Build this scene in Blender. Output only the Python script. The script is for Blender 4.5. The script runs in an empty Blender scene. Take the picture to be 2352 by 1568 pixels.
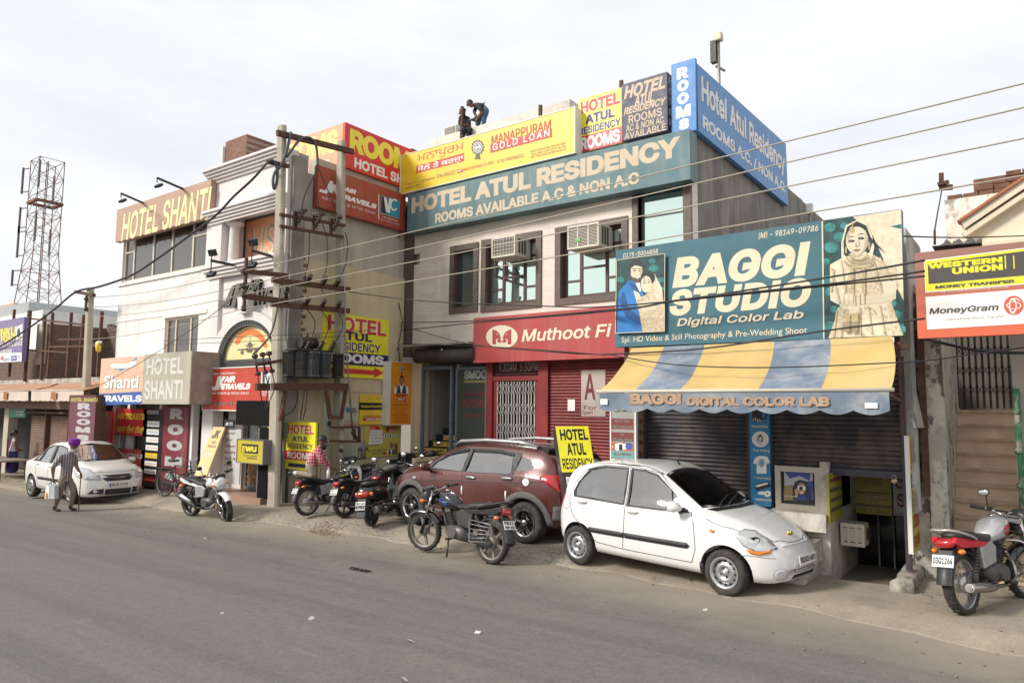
import bpy,bmesh,math,random
import numpy as np
from mathutils import Vector,Matrix,Quaternion
from mathutils.bvhtree import BVHTree
from mathutils.geometry import delaunay_2d_cdt
random.seed(7)
PI = math.pi; R = math.radians
SC = bpy.context.scene; COL = SC.collection
# ------------------------------------------------------------------ camera
H = 2.2; FX = 1630.4
def _rot(yaw,p,r):
 fw = np.array([-math.sin(yaw)*math.cos(p),math.cos(yaw)*math.cos(p),math.sin(p)])
 rt = np.array([math.cos(yaw),math.sin(yaw),0]); up = np.cross(rt,fw)
 return fw,rt*math.cos(r)+up*math.sin(r),-rt*math.sin(r)+up*math.cos(r)
FW,RT,UP = _rot(R(36.51),R(5.267),R(.54))
cam = bpy.data.cameras.new('camera'); co = bpy.data.objects.new('camera',cam); COL.objects.link(co)
cam.sensor_width = 36; cam.lens = 36*FX/2352; cam.clip_start = .1; cam.clip_end = 2000
co.matrix_world = Matrix(((RT[0],UP[0],-FW[0],0),(RT[1],UP[1],-FW[1],0),(RT[2],UP[2],-FW[2],H),(0,0,0,1)))
SC.camera = co
# ------------------------------------------------------------------ sky and sun
SUN_EL,SUN_AZ = R(33),R(214)
w = bpy.data.worlds.new('World'); SC.world = w; w.use_nodes = True
nt = w.node_tree; nt.nodes.clear()
out = nt.nodes.new('ShaderNodeOutputWorld'); bg = nt.nodes.new('ShaderNodeBackground')
sky = nt.nodes.new('ShaderNodeTexSky'); sky.sky_type = 'NISHITA'; sky.sun_disc = False
sky.sun_elevation = SUN_EL; sky.sun_rotation = SUN_AZ; sky.air_density = 1.2; sky.dust_density = 4; sky.ozone_density = 1
tc = nt.nodes.new('ShaderNodeTexCoord'); mp = nt.nodes.new('ShaderNodeMapping'); mp.inputs['Scale'].default_value = (1.2,1.2,4)
nz = nt.nodes.new('ShaderNodeTexNoise'); nz.inputs['Scale'].default_value = 1.6; nz.inputs['Detail'].default_value = 8; nz.inputs['Roughness'].default_value = .6
rp = nt.nodes.new('ShaderNodeValToRGB'); rp.color_ramp.elements[0].position = .3; rp.color_ramp.elements[1].position = .62
rp.color_ramp.elements[0].color = (6.35,6.6,7.05,1); rp.color_ramp.elements[1].color = (7.75,7.72,7.68,1)
mx = nt.nodes.new('ShaderNodeMixRGB'); mx.inputs[0].default_value = .93
nt.links.new(tc.outputs['Generated'],mp.inputs[0]); nt.links.new(mp.outputs[0],nz.inputs[0]); nt.links.new(nz.outputs[0],rp.inputs[0])
nt.links.new(sky.outputs[0],mx.inputs[1]); nt.links.new(rp.outputs[0],mx.inputs[2]); nt.links.new(mx.outputs[0],bg.inputs[0])
bg.inputs[1].default_value = .1; nt.links.new(bg.outputs[0],out.inputs[0])
sl = bpy.data.lights.new('sun','SUN'); sl.energy = 2.7; sl.angle = R(14); sl.color = (1,.94,.85)
so = bpy.data.objects.new('sun',sl); COL.objects.link(so)
_d = Vector((math.sin(SUN_AZ)*math.cos(SUN_EL),math.cos(SUN_AZ)*math.cos(SUN_EL),math.sin(SUN_EL)))
so.rotation_euler = _d.to_track_quat('Z','Y').to_euler()
vs = SC.view_settings; vs.view_transform = 'Standard'; vs.look = 'None'; vs.exposure = .48; vs.gamma = 1
SC.cycles.max_bounces = 6; SC.cycles.transparent_max_bounces = 12
# ------------------------------------------------------------------ survey: picks on the photograph turned into points on known planes
ZC = dict(D=(0,0,1.7415),c1=(0,1100,.66986),c2=(0,560,.44643),c3=(400,500,.60606),c4=(350,1350,.5102),c5=(1000,450,.5102),c6=(1000,1150,.63752),
c7=(1550,1400,.57389),c8=(1550,350,.53146),d1=(1550,850,.44643),d2=(2250,150,.47824),d3=(2350,800,.57398),d4=(2150,1500,.6059),
d5=(2900,1500,.57394),d6=(3500,600,.51027),d7=(3500,1300,.76508),e1=(0,1250,.41466),e2=(1050,1850,.29762),e3=(700,1850,.1658),
e4=(1600,1900,.2551),e5=(3600,1950,.3381),e6=(1780,380,.11482),e7=(1150,1500,.2551),e8=(1050,1250,.28699),h1=(800,550,.3507),h2=(800,1150,.21046),h3=(3560,1330,.23602),h4=(3600,620,.2423))
KS = .02
def ray(c,x,y):
 ox,oy,s = ZC[c]; x = (ox+x*s)/1.7415; y = (oy+y*s)/1.7415
 return FW+RT*(x-1176)/FX-UP*(y-784)/FX
def P(c,x,y,X=None,Y=None,z=None,road=None):
 d = ray(c,x,y)
 t = X/d[0]if X is not None else Y/d[1]if Y is not None else(z-H)/d[2]if z is not None else(road-H)/(d[2]-KS*d[0])
 return Vector((d[0]*t,d[1]*t,H+d[2]*t))
def zr(x):return KS*max(-45,min(25,x))
# ------------------------------------------------------------------ materials
MATS = {}
def lin(c):
 if isinstance(c,str):
  c = [int(c[i:i+2],16)/255 for i in(0,2,4)]
  c = [v/12.92 if v<=.04045 else((v+.055)/1.055)**2.4 for v in c]
 return tuple(c)
class NT:
 def __init__(s,name):
  s.m = bpy.data.materials.new(name); s.m.use_nodes = True; s.t = s.m.node_tree
  s.b = s.t.nodes['Principled BSDF']; s.tc = None
 def n(s,typ,inp={},**kw):
  nd = s.t.nodes.new('ShaderNode'+typ)
  for k,v in kw.items():setattr(nd,k,v)
  for k,v in inp.items():
   if isinstance(v,bpy.types.NodeSocket):s.t.links.new(v,nd.inputs[k])
   else:nd.inputs[k].default_value = v
  return nd
 def co(s,scale=None,rot=None):
  if not s.tc:s.tc = s.n('TexCoord')
  o = s.tc.outputs['Object']
  if scale or rot:o = s.n('Mapping',{0:o,'Scale':scale or(1,1,1),'Rotation':rot or(0,0,0)}).outputs[0]
  return o
 def noise(s,sc,det=6,ro=.6,scale=None,co=None):
  return s.n('TexNoise',{'Vector':co or s.co(scale),'Scale':sc,'Detail':det,'Roughness':ro}).outputs[0]
 def ramp(s,f,a,b):return s.n('MapRange',{0:f,1:a,2:b,3:0.,4:1.}).outputs[0]
 def mix(s,f,a,b,mode='MIX'):
  return s.n('MixRGB',{0:f,1:a if isinstance(a,bpy.types.NodeSocket)else(*a,1),2:b if isinstance(b,bpy.types.NodeSocket)else(*b,1)},blend_type=mode).outputs[0]
 def math(s,op,a,b=0.):return s.n('Math',{0:a,1:b},operation=op).outputs[0]
 def bump(s,h,st=.3,dist=.02):
  b = s.n('Bump',{'Height':h,'Strength':st,'Distance':dist}); s.t.links.new(b.outputs[0],s.b.inputs['Normal'])
 def col(s,c):s.t.links.new(c,s.b.inputs['Base Color'])
def mat(name,c,rough=.6,metal=0,var=.08,vs=2.5,dirt=0,dc=(.06,.05,.04),ds=1.2,streak=False,bump=0,bs=40,spec=.5,coat=0,emit=0):
 """a surface of one colour with uneven tone, and stains or streaks of grime where asked"""
 if name in MATS:return MATS[name]
 k = NT(name); c = lin(c); b = k.b
 b.inputs['Roughness'].default_value = rough; b.inputs['Metallic'].default_value = metal
 b.inputs['Specular IOR Level'].default_value = spec; b.inputs['Coat Weight'].default_value = coat; b.inputs['Coat Roughness'].default_value = .16
 o = None
 if var:
  n = k.noise(vs,5); o = k.mix(k.ramp(n,.3,.7),[x*(1-var)for x in c],[min(1,x*(1+var))for x in c])
 if dirt:
  n = k.noise(ds,8,.7,scale=(3.5,3.5,.35)if streak else None)
  f = k.math('MULTIPLY',k.ramp(n,.46,.75),dirt)
  o = k.mix(f,o if o else c,dc)
 if o:k.col(o)
 else:b.inputs['Base Color'].default_value = (*c,1)
 if var and rough>.25:
  r = k.n('MapRange',{0:k.noise(vs*4,4),1:.3,2:.7,3:rough*.85,4:min(1,rough*1.15)}).outputs[0]; k.t.links.new(r,b.inputs['Roughness'])
 if bump:k.bump(k.noise(bs,5),bump,.01)
 if emit:b.inputs['Emission Color'].default_value = (*c,1); b.inputs['Emission Strength'].default_value = emit
 MATS[name] = k.m; return k.m
def glass(name,tint=(.3,.34,.33),a=.3,rough=.03):
 """window glass: a tint to look through under a clear reflecting skin"""
 if name in MATS:return MATS[name]
 k = NT(name); k.t.nodes.remove(k.b); o = k.t.nodes['Material Output']
 tr = k.n('BsdfTransparent',{0:(*tint,1)}); gl = k.n('BsdfGlossy',{0:(1,1,1,1),1:rough})
 fr = k.math('ADD',k.math('MULTIPLY',k.math('POWER',k.n('LayerWeight',{0:.5}).outputs['Facing'],2.5),.6),a); mxs = k.n('MixShader',{0:fr,1:tr.outputs[0],2:gl.outputs[0]})
 k.t.links.new(mxs.outputs[0],o.inputs[0]); MATS[name] = k.m; return k.m
# ------------------------------------------------------------------ meshes and things
def lerp(a,b,t):return a+(b-a)*t
def link(o):COL.objects.link(o); return o
ROOTM = {}
def tag(o,label,cat,group=None,kind=None):
 if label:o['label'] = label
 if cat:o['category'] = cat
 if group:o['group'] = group
 if kind:o['kind'] = kind
 return o
def T(name,label,cat,loc,rz=0,group=None,sc=1,tilt=None):
 o = link(bpy.data.objects.new(name,None)); o.empty_display_size = .2
 m = Matrix.Translation(Vector(loc))@Matrix.Rotation(rz,4,'Z')
 if tilt:m = m@Matrix.Rotation(tilt[0],4,tilt[1])
 m = m@(Matrix.Diagonal((*sc,1))if isinstance(sc,tuple)else Matrix.Scale(sc,4))
 o.matrix_world = m; ROOTM[o.name] = m.inverted()
 return tag(o,label,cat,group)
class MB:
 """collects shapes into one mesh"""
 def __init__(s):s.v = []; s.f = []; s.m = []; s.s = []
 def add(s,vs,fs,mi=0,sm=False):
  b = len(s.v); s.v+=[tuple(v)for v in vs]
  for f in fs:s.f.append([i+b for i in f]); s.m.append(mi); s.s.append(sm)
  return s
 def box(s,x0,y0,z0,x1,y1,z1,mi=0):
  return s.add([(x,y,z)for z in(z0,z1)for y in(y0,y1)for x in(x0,x1)],[(0,2,3,1),(4,5,7,6),(0,1,5,4),(2,6,7,3),(0,4,6,2),(1,3,7,5)],mi)
 def cbox(s,c,d,mi=0):return s.box(c[0]-d[0]/2,c[1]-d[1]/2,c[2]-d[2]/2,c[0]+d[0]/2,c[1]+d[1]/2,c[2]+d[2]/2,mi)
 def bar(s,p,q,w,h=None,mi=0,up=(0,0,1)):
  p,q = Vector(p),Vector(q); d = (q-p).normalized(); u = Vector(up)
  if abs(d.dot(u))>.98:u = Vector((0,1,0))
  a = d.cross(u).normalized()*w/2; b = a.cross(d).normalized()*(h or w)/2
  vs = [e+i*a+j*b for e in(p,q)for i,j in((-1,-1),(1,-1),(1,1),(-1,1))]
  return s.add(vs,[(0,1,2,3),(7,6,5,4),(0,4,5,1),(1,5,6,2),(2,6,7,3),(3,7,4,0)],mi)
 def tube(s,pts,r,n=8,mi=0,cap=True,closed=False,sx=1):
  pts = [Vector(p)for p in pts]; N = len(pts); rs = r if isinstance(r,(list,tuple))else[r]*N
  vs = []; prev = None
  for i,p in enumerate(pts):
   a = pts[(i-1)%N]if closed else pts[max(0,i-1)]; b = pts[(i+1)%N]if closed else pts[min(N-1,i+1)]
   d = (b-a).normalized()if(b-a).length>1e-9 else Vector((0,0,1))
   if prev is None:u = d.orthogonal().normalized()if abs(d.z)>.95 else d.cross(Vector((0,0,1))).normalized()
   else:u = (prev-d*prev.dot(d)); u = u.normalized()if u.length>1e-6 else d.orthogonal().normalized()
   prev = u; w_ = d.cross(u)
   vs+=[p+(u*math.cos(2*PI*k/n)*sx+w_*math.sin(2*PI*k/n))*rs[i]for k in range(n)]
  fs = [(i*n+k,i*n+(k+1)%n,(i+1)%N*n+(k+1)%n,(i+1)%N*n+k)for i in range(N if closed else N-1)for k in range(n)]
  s.add(vs,fs,mi,n>4)
  if cap and not closed:
   b = len(s.v)-N*n
   s.f+=[[b+k for k in range(n)][::-1],[b+(N-1)*n+k for k in range(n)]]; s.m+=[mi]*2; s.s+=[False]*2
  return s
 def lathe(s,prof,c,ax='y',n=24,mi=0,sm=True,ang=None):
  c = Vector(c); N = len(prof)
  def pt(r,h,a):
   ca,sa = r*math.cos(a),r*math.sin(a)
   return c+Vector({'z':(ca,sa,h),'y':(ca,h,sa),'x':(h,ca,sa)}[ax])
  vs = [pt(r,h,2*PI*k/n)for r,h in prof for k in range(n)]
  fs = [(i*n+k,i*n+(k+1)%n,(i+1)*n+(k+1)%n,(i+1)*n+k)for i in range(N-1)for k in range(n)]
  return s.add(vs,fs,mi,sm)
 def loft(s,st,n=16,mi=0,cap=True,fn=None):
  """st: rows (x, y, z, half width, half height, roundness) along x"""
  vs = []
  for x,y,z,hw,hh,p in st:
   for k in range(n):
    a = 2*PI*k/n; ca,sa = math.cos(a),math.sin(a)
    q = Vector((x,y+hw*math.copysign(abs(ca)**(2/p),ca),z+hh*math.copysign(abs(sa)**(2/p),sa)))
    vs.append(fn(q)if fn else q)
  N = len(st)
  s.add(vs,[(i*n+k,i*n+(k+1)%n,(i+1)*n+(k+1)%n,(i+1)*n+k)for i in range(N-1)for k in range(n)],mi,True)
  if cap:
   b = len(s.v)-N*n; s.f+=[[b+k for k in range(n)][::-1],[b+(N-1)*n+k for k in range(n)]]; s.m+=[mi]*2; s.s+=[True]*2
  return s
 def prism(s,poly,fn,a,b,mi=0,sm=False):
  n = len(poly); vs = [fn(u,v,a)for u,v in poly]+[fn(u,v,b)for u,v in poly]
  s.add(vs,[list(range(n))[::-1],list(range(n,2*n))],mi)
  return s.add(vs,[(i,(i+1)%n,n+(i+1)%n,n+i)for i in range(n)],mi,sm)
 def ball(s,c,r,n=12,mi=0,sc=(1,1,1)):
  m = n//2; c = Vector(c)
  vs = [c+Vector((r*sc[0]*math.sin(PI*i/m)*math.cos(2*PI*k/n),r*sc[1]*math.sin(PI*i/m)*math.sin(2*PI*k/n),r*sc[2]*math.cos(PI*i/m)))for i in range(m+1)for k in range(n)]
  return s.add(vs,[(i*n+k,(i+1)*n+k,(i+1)*n+(k+1)%n,i*n+(k+1)%n)for i in range(m)for k in range(n)],mi,True)
 def build(s,name,mats,parent=None,local=False,bevel=0,label=None,sub=0,fix=True):
  me = bpy.data.meshes.new(name)
  mats = mats if isinstance(mats,(list,tuple))else[mats]
  vs = s.v
  if parent is not None and not local:
   m = ROOTM[parent.name]; vs = [m@Vector(v)for v in vs]
  me.from_pydata([tuple(v)for v in vs],[],s.f)
  for m in mats:me.materials.append(m)
  me.polygons.foreach_set('material_index',s.m); me.polygons.foreach_set('use_smooth',s.s)
  if fix:
   bm = bmesh.new(); bm.from_mesh(me); bmesh.ops.remove_doubles(bm,verts=bm.verts,dist=1e-5)
   bmesh.ops.recalc_face_normals(bm,faces=bm.faces); bm.to_mesh(me); bm.free()
  me.update()
  o = link(bpy.data.objects.new(name,me))
  if parent is not None:
   o.parent = parent
   if parent.name in ROOTM:ROOTM[o.name] = ROOTM[parent.name]
  if bevel:
   b = o.modifiers.new('bevel','BEVEL'); b.width = bevel; b.segments = 2; b.limit_method = 'ANGLE'
  if sub:
   b = o.modifiers.new('sub','SUBSURF'); b.levels = b.render_levels = sub
  if label:o['label'] = label
  return o
def copy_tree(o,parent=None):
 c = link(o.copy())
 if parent is not None:c.parent = parent
 for ch in list(o.children):copy_tree(ch,c)
 return c
def struct(o):o['kind'] = 'structure'; return o
# ------------------------------------------------------------------ lettering
_tx = {}
import os
try:FONT = bpy.data.fonts.load(os.path.join(bpy.utils.resource_path('LOCAL'),'datafiles','fonts','Inter.woff2'))
except Exception:FONT = None
def outlines(s,shear,sp,serif):
 cu = bpy.data.curves.new('t','FONT'); cu.body = s; cu.shear = shear; cu.space_character = sp; cu.resolution_u = 3; cu.fill_mode = 'NONE'
 if FONT and not serif and all(ord(c)<256 for c in s):cu.font = FONT; cu.body = s.replace('I','\u2160').replace('l','\u2160')
 o = bpy.data.objects.new('t',cu); COL.objects.link(o); bpy.context.view_layer.update()
 me = bpy.data.meshes.new_from_object(o.evaluated_get(bpy.context.evaluated_depsgraph_get()))
 co = [(v.co.x,v.co.y)for v in me.vertices]; nb = {}
 for e in me.edges:i,j = e.vertices; nb.setdefault(i,[]).append(j); nb.setdefault(j,[]).append(i)
 COL.objects.unlink(o); bpy.data.objects.remove(o); bpy.data.curves.remove(cu); bpy.data.meshes.remove(me)
 loops,seen = [],set()
 for i in sorted(nb):
  if i in seen:continue
  lp,prev,cur = [],None,i
  while cur not in seen:
   seen.add(cur); lp.append(cur); nx = [k for k in nb[cur]if k!=prev and k not in seen]
   if prev is None:nx = [k for k in nb[cur]if k==cur+1]or nx
   if not nx:break
   prev,cur = cur,nx[0]
  q = np.array([co[k]for k in lp])
  if len(q)>2:loops.append(q[np.linalg.norm(q-np.roll(q,1,0),axis=1)>1e-5])
 return[q for q in loops if len(q)>2]
def winding(p,loops):
 w_ = np.zeros(len(p),int)
 for q in loops:
  a,b = q,np.roll(q,-1,0)
  for(x0,y0),(x1,y1)in zip(a,b):
   c = (x1-x0)*(p[:,1]-y0)-(p[:,0]-x0)*(y1-y0)
   w_+=((y0<=p[:,1])&(y1>p[:,1])&(c>0)).astype(int)-((y0>p[:,1])&(y1<=p[:,1])&(c<0)).astype(int)
 return w_
def area2(q):r = np.roll(q,-1,0); return(q[:,0]*r[:,1]-r[:,0]*q[:,1]).sum()
def glyphs(s,bold=0.,shear=0.,sp=1.,serif=False):
 """the words as triangles: outlines fattened by bold, then filled"""
 key = (s,bold,shear,sp,serif)
 if key not in _tx:
  loops = outlines(s,shear,sp,serif)
  big = max(loops,key=lambda q:abs(area2(q))); sg = 1 if area2(big)>0 else-1
  if bold:
   o = []
   for q in loops:
    e0 = q-np.roll(q,1,0); e1 = np.roll(q,-1,0)-q
    n0 = np.stack([e0[:,1],-e0[:,0]],1)/np.linalg.norm(e0,axis=1)[:,None]; n1 = np.stack([e1[:,1],-e1[:,0]],1)/np.linalg.norm(e1,axis=1)[:,None]
    m = n0+n1; l2 = (m*m).sum(1)[:,None]; o.append(q+sg*bold*m*2/np.maximum(l2,1.2))
   loops = o
  P_,F_,n = [],[],0; lo = [q.min(0)for q in loops]; hi = [q.max(0)for q in loops]; todo = set(range(len(loops)))
  while todo:
   grp = [todo.pop()]
   for i in grp:
    for j in list(todo):
     if(lo[i]<=hi[j]).all()and(lo[j]<=hi[i]).all():todo.discard(j); grp.append(j)
   g = [loops[i]for i in grp]; vs = [Vector(p)for q in g for p in q]; ed = []; k = 0
   for q in g:ed+=[(k+i,k+(i+1)%len(q))for i in range(len(q))]; k+=len(q)
   v,_,f = delaunay_2d_cdt(vs,ed,[],0,1e-6)[:3]
   if not f:continue
   v = np.array([tuple(p)for p in v]); f = np.array([list(t)for t in f]); keep = winding(v[f].mean(1),g)!=0
   P_.append(v); F_+=[[int(i)+n for i in t]for t in f[keep]]; n+=len(v)
  a = np.concatenate(P_); used = sorted({i for t in F_ for i in t})or[0]
  _tx[key] = (a,F_,a[used].min(0),a[used].max(0))
 return _tx[key]
class Face:
 """a flat printed face: origin o, unit axes u (along the words), v (up), n (out of the face); draws in metres or from picks"""
 def __init__(s,o,u,v,n=None):
  s.o,s.u,s.v = Vector(o),Vector(u).normalized(),Vector(v).normalized(); s.n = Vector(n).normalized()if n else s.u.cross(s.v)
  s.k = 0; s.LL = []; s.G = MB(); s.lm = []; s.gm = []; s.c = 'D'
 def w(s,a,b,h=0):return s.o+s.u*a+s.v*b+s.n*h
 def uv(s,x,y):
  d = Vector(ray(s.c,x,y)); c = Vector((0,0,H)); t = (s.o-c).dot(s.n)/d.dot(s.n); p = c+d*t-s.o
  return p.dot(s.u),p.dot(s.v)
 def _mi(s,lst,m):
  if m not in lst:lst.append(m)
  return lst.index(m)
 def txt(s,t,x0,y0,x1,y1,m,bold=.02,shear=0.,sp=1.,out=None,ow=.03,serif=False):
  """words t in the box (x0,y0)-(x1,y1): metres, y up"""
  s.L = MB(); s.LL.append(s.L)
  if out:L = s.L; s.LL.pop(); s.txt(t,x0,y0,x1,y1,out,bold+ow,shear,sp,serif=serif)
  a,fs,lo,hi = glyphs(t,bold,shear,sp,serif); s.k+=1; hh = s.k*.0003+.0015
  kx = (x1-x0)/max(1e-6,hi[0]-lo[0]); ky = (y1-y0)/max(1e-6,hi[1]-lo[1])
  s.L.add([s.w(x0+(p[0]-lo[0])*kx,y0+(p[1]-lo[1])*ky,hh)for p in a],fs,s._mi(s.lm,m))
 def t(s,t,xl,yt,xr,yb,m,**kw):
  """the same from picks: top left corner (xl, yt) and bottom right corner (xr, yb)"""
  a = s.uv(xl,yt); b = s.uv(xr,yb); s.txt(t,a[0],b[1],b[0],a[1],m,**kw)
 def poly(s,pts,m,px=True,z=None):
  s.k+=1; hh = s.k*.0003+.0015
  q = [s.uv(*p)for p in pts]if px else pts
  if len(q)>4:
   vs,_,fs = delaunay_2d_cdt([Vector(p)for p in q],[(i,(i+1)%len(q))for i in range(len(q))],[],1,1e-6)[:3]
  else:vs,fs = q,[list(range(len(q)))]
  s.G.add([s.w(p[0],p[1],hh)for p in vs],fs,s._mi(s.gm,m))
 def rect(s,x0,y0,x1,y1,m,px=True):
  if px:(x0,y0),(x1,y1) = s.uv(x0,y0),s.uv(x1,y1)
  s.poly([(x0,y0),(x1,y0),(x1,y1),(x0,y1)],m,False)
 def oval(s,cx,cy,rx,ry,m,px=True,n=24,a0=0,a1=2*PI,rot=0):
  pts = [(rx*math.cos(lerp(a0,a1,i/n)),ry*math.sin(lerp(a0,a1,i/n)))for i in range(n+(a1-a0<6.2))]
  s.poly([(cx+p*math.cos(rot)-q*math.sin(rot),cy+p*math.sin(rot)+q*math.cos(rot))for p,q in pts],m,px)
 def ring(s,cx,cy,rx,ry,w_,m,a0=0,a1=2*PI,n=28,px=True):
  s.k+=1; hh = s.k*.0003+.0015
  f = s.uv if px else(lambda*p:p)
  o = [f(cx+rx*math.cos(lerp(a0,a1,i/n)),cy+ry*math.sin(lerp(a0,a1,i/n)))for i in range(n+1)]
  q = [f(cx+(rx-w_)*math.cos(lerp(a0,a1,i/n)),cy+(ry-w_*ry/rx)*math.sin(lerp(a0,a1,i/n)))for i in range(n+1)]
  s.G.add([s.w(*p,hh)for p in o+q],[(i,i+1,n+2+i,n+1+i)for i in range(n)],s._mi(s.gm,m))
 def done(s,parent,lname='lettering',gname='printed_shapes'):
  for L in s.LL:
   if L.v:u = sorted(set(L.m)); L.m = [u.index(i)for i in L.m]; L.build(lname,[s.lm[i]for i in u],parent,fix=False)
  if s.G.v:s.G.build(gname,s.gm,parent,fix=False)
def face_y(X0,Z0,Y):return Face((X0,Y,Z0),(1,0,0),(0,0,1),(0,-1,0))
def face_x(Y0,Z0,X):return Face((X,Y0,Z0),(0,1,0),(0,0,1),(1,0,0))
def sign_y(name,label,X0,X1,Z0,Z1,Y,m,dep=.12,group=None,cat='sign',frame=None,fw=.03):
 """a board facing the street; returns its printed face"""
 t = T(name,label,cat,((X0+X1)/2,Y+dep/2,Z0),group=group)
 MB().box(X0,Y,Z0,X1,Y+dep,Z1).build('board',m,t)
 if frame:
  b = MB()
  for a,c,d,e in((X0-fw,Z0-fw,X1+fw,Z0),(X0-fw,Z1,X1+fw,Z1+fw),(X0-fw,Z0,X0,Z1),(X1,Z0,X1+fw,Z1)):b.box(a,Y-.012,c,d,Y+dep,e)
  b.build('frame',frame,t)
 f = face_y(X0,Z0,Y); f.thing = t; f.W,f.Hh = X1-X0,Z1-Z0; return f
def sign_x(name,label,Y0,Y1,Z0,Z1,X,m,dep=.12,group=None,cat='sign',frame=None,fw=.03):
 t = T(name,label,cat,(X-dep/2,(Y0+Y1)/2,Z0),group=group)
 MB().box(X-dep,Y0,Z0,X,Y1,Z1).build('board',m,t)
 if frame:
  b = MB()
  for a,c,d,e in((Y0-fw,Z0-fw,Y1+fw,Z0),(Y0-fw,Z1,Y1+fw,Z1+fw),(Y0-fw,Z0,Y0,Z1),(Y1,Z0,Y1+fw,Z1)):b.box(X-dep,a,c,X+.012,d,e)
  b.build('frame',frame,t)
 f = face_x(Y0,Z0,X); f.thing = t; f.W,f.Hh = Y1-Y0,Z1-Z0; return f
# ================================================================== setting: ground
def brick_mat(name,axis='y',c1=(.26,.1,.06),c2=(.16,.07,.045),mo=(.3,.27,.24),sc=1.,dirt=.5,dc=(.05,.04,.035),bw=.235,bh=.085):
 if name in MATS:return MATS[name]
 k = NT(name); xyz = k.n('SeparateXYZ',{0:k.co()}).outputs
 v = k.n('CombineXYZ',{0:xyz[0]if axis=='y' else xyz[1],1:xyz[2]}).outputs[0]
 b = k.n('TexBrick',{'Vector':v,'Color1':(*c1,1),'Color2':(*c2,1),'Mortar':(*mo,1),'Scale':1.,'Mortar Size':.007,'Mortar Smooth':.3,'Bias':0.,'Brick Width':bw,'Row Height':bh})
 n = k.noise(3.2,8,.7); o = k.mix(k.math('MULTIPLY',k.ramp(n,.42,.7),dirt),b.outputs[0],dc)
 n2 = k.noise(18,4); o = k.mix(k.math('MULTIPLY',k.ramp(n2,.35,.7),.35),o,(.3,.2,.15)); k.col(o)
 k.b.inputs['Roughness'].default_value = .9; k.bump(k.math('SUBTRACT',n2,b.outputs['Fac']),.6,.02); MATS[name] = k.m; return k.m
def patchy(name,c1,c2,c3=None,sc=2.4,lo=.47,hi=.53,rough=.9,stretch=(1,1,1),crack=True):
 """peeling paint: two or three coats showing through each other with ragged edges"""
 if name in MATS:return MATS[name]
 k = NT(name); n = k.noise(sc,10,.68,scale=stretch); o = k.mix(k.ramp(n,lo,hi),c1,c2)
 n1 = k.noise(sc*.7,9,.7,co=k.co((1.3,1.2,.8),(0,.5,.3)))
 if c3:o = k.mix(k.ramp(n1,lo+.04,hi+.05),o,c3)
 n2 = k.noise(14,5); o = k.mix(k.math('MULTIPLY',k.ramp(n2,.3,.75),.3),o,[x*.55 for x in c1])
 k.col(o); k.b.inputs['Roughness'].default_value = rough; k.bump(n,.5,.02); MATS[name] = k.m; return k.m
def road_mat():
 k = NT('worn_asphalt'); xyz = k.n('SeparateXYZ',{0:k.co()}).outputs
 a = k.mix(k.ramp(k.noise(.35,7,.6,scale=(.22,1.1,1)),.3,.7),(.12,.114,.107),(.176,.166,.152))
 st = k.noise(1.1,5,.6,scale=(.07,2.2,1)); a = k.mix(k.math('MULTIPLY',k.ramp(st,.44,.62),.6),a,(.088,.085,.082))
 gr = k.noise(70,3,.7); a = k.mix(k.math('MULTIPLY',k.ramp(gr,.38,.66),.5),a,(.27,.25,.22))
 sp = k.n('TexVoronoi',{'Vector':k.co(),'Scale':34.}).outputs[0]; a = k.mix(k.math('MULTIPLY',k.ramp(sp,.13,.05),.45),a,(.3,.28,.25))
 pt = k.noise(.55,6,.62,co=k.co((.3,.9,1),(0,0,.1))); a = k.mix(k.math('MULTIPLY',k.ramp(pt,.58,.68),.45),a,(.085,.081,.077))
 for sc_,am in((26,.3),(9,.22)):a = k.mix(k.math('MULTIPLY',k.ramp(k.noise(sc_,4,.75),.42,.62),am),a,(.082,.077,.072))
 sf = k.noise(1.3,7,.75,co=k.co((.5,5,1),(0,0,-.04))); a = k.mix(k.math('MULTIPLY',k.ramp(sf,.6,.7),.3),a,(.26,.245,.22))
 e = k.math('ADD',xyz[1],k.math('MULTIPLY',k.noise(.9,8,.65),1.7)); e2 = k.math('ADD',e,k.math('MULTIPLY',k.math('MAXIMUM',k.math('ADD',xyz[0],6.),0.),.16))
 a = k.mix(k.math('MULTIPLY',k.ramp(e2,8.5,9.95),.92),a,(.3,.26,.205))
 k.col(a); k.b.inputs['Roughness'].default_value = .88; k.b.inputs['Specular IOR Level'].default_value = .3
 k.bump(k.math('ADD',k.noise(110,3),k.math('MULTIPLY',st,.5)),.5,.012); return k.m
def paver_mat():
 k = NT('zigzag_pavers'); s = k.n('SeparateXYZ',{0:k.co((1,1,1),(0,0,.03))}).outputs
 zz = k.math('PINGPONG',s[0],.11); y = k.math('ADD',s[1],k.math('MULTIPLY',zz,.55)); v = k.n('CombineXYZ',{0:s[0],1:y}).outputs[0]
 b = k.n('TexBrick',{'Vector':v,'Color1':(.27,.235,.19,1),'Color2':(.22,.195,.16,1),'Mortar':(.11,.095,.078,1),'Scale':1.,'Mortar Size':.008,'Mortar Smooth':.2,'Brick Width':.22,'Row Height':.115})
 o = k.mix(k.math('MULTIPLY',k.ramp(k.noise(.8,8,.68),.4,.6),.9),b.outputs[0],(.31,.265,.205))
 o = k.mix(k.math('MULTIPLY',k.ramp(k.noise(2.4,6),.56,.78),.5),o,(.12,.1,.085)); k.col(o)
 k.b.inputs['Roughness'].default_value = .9; k.bump(k.math('SUBTRACT',k.noise(30,4),b.outputs['Fac']),.6,.015); return k.m
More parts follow.
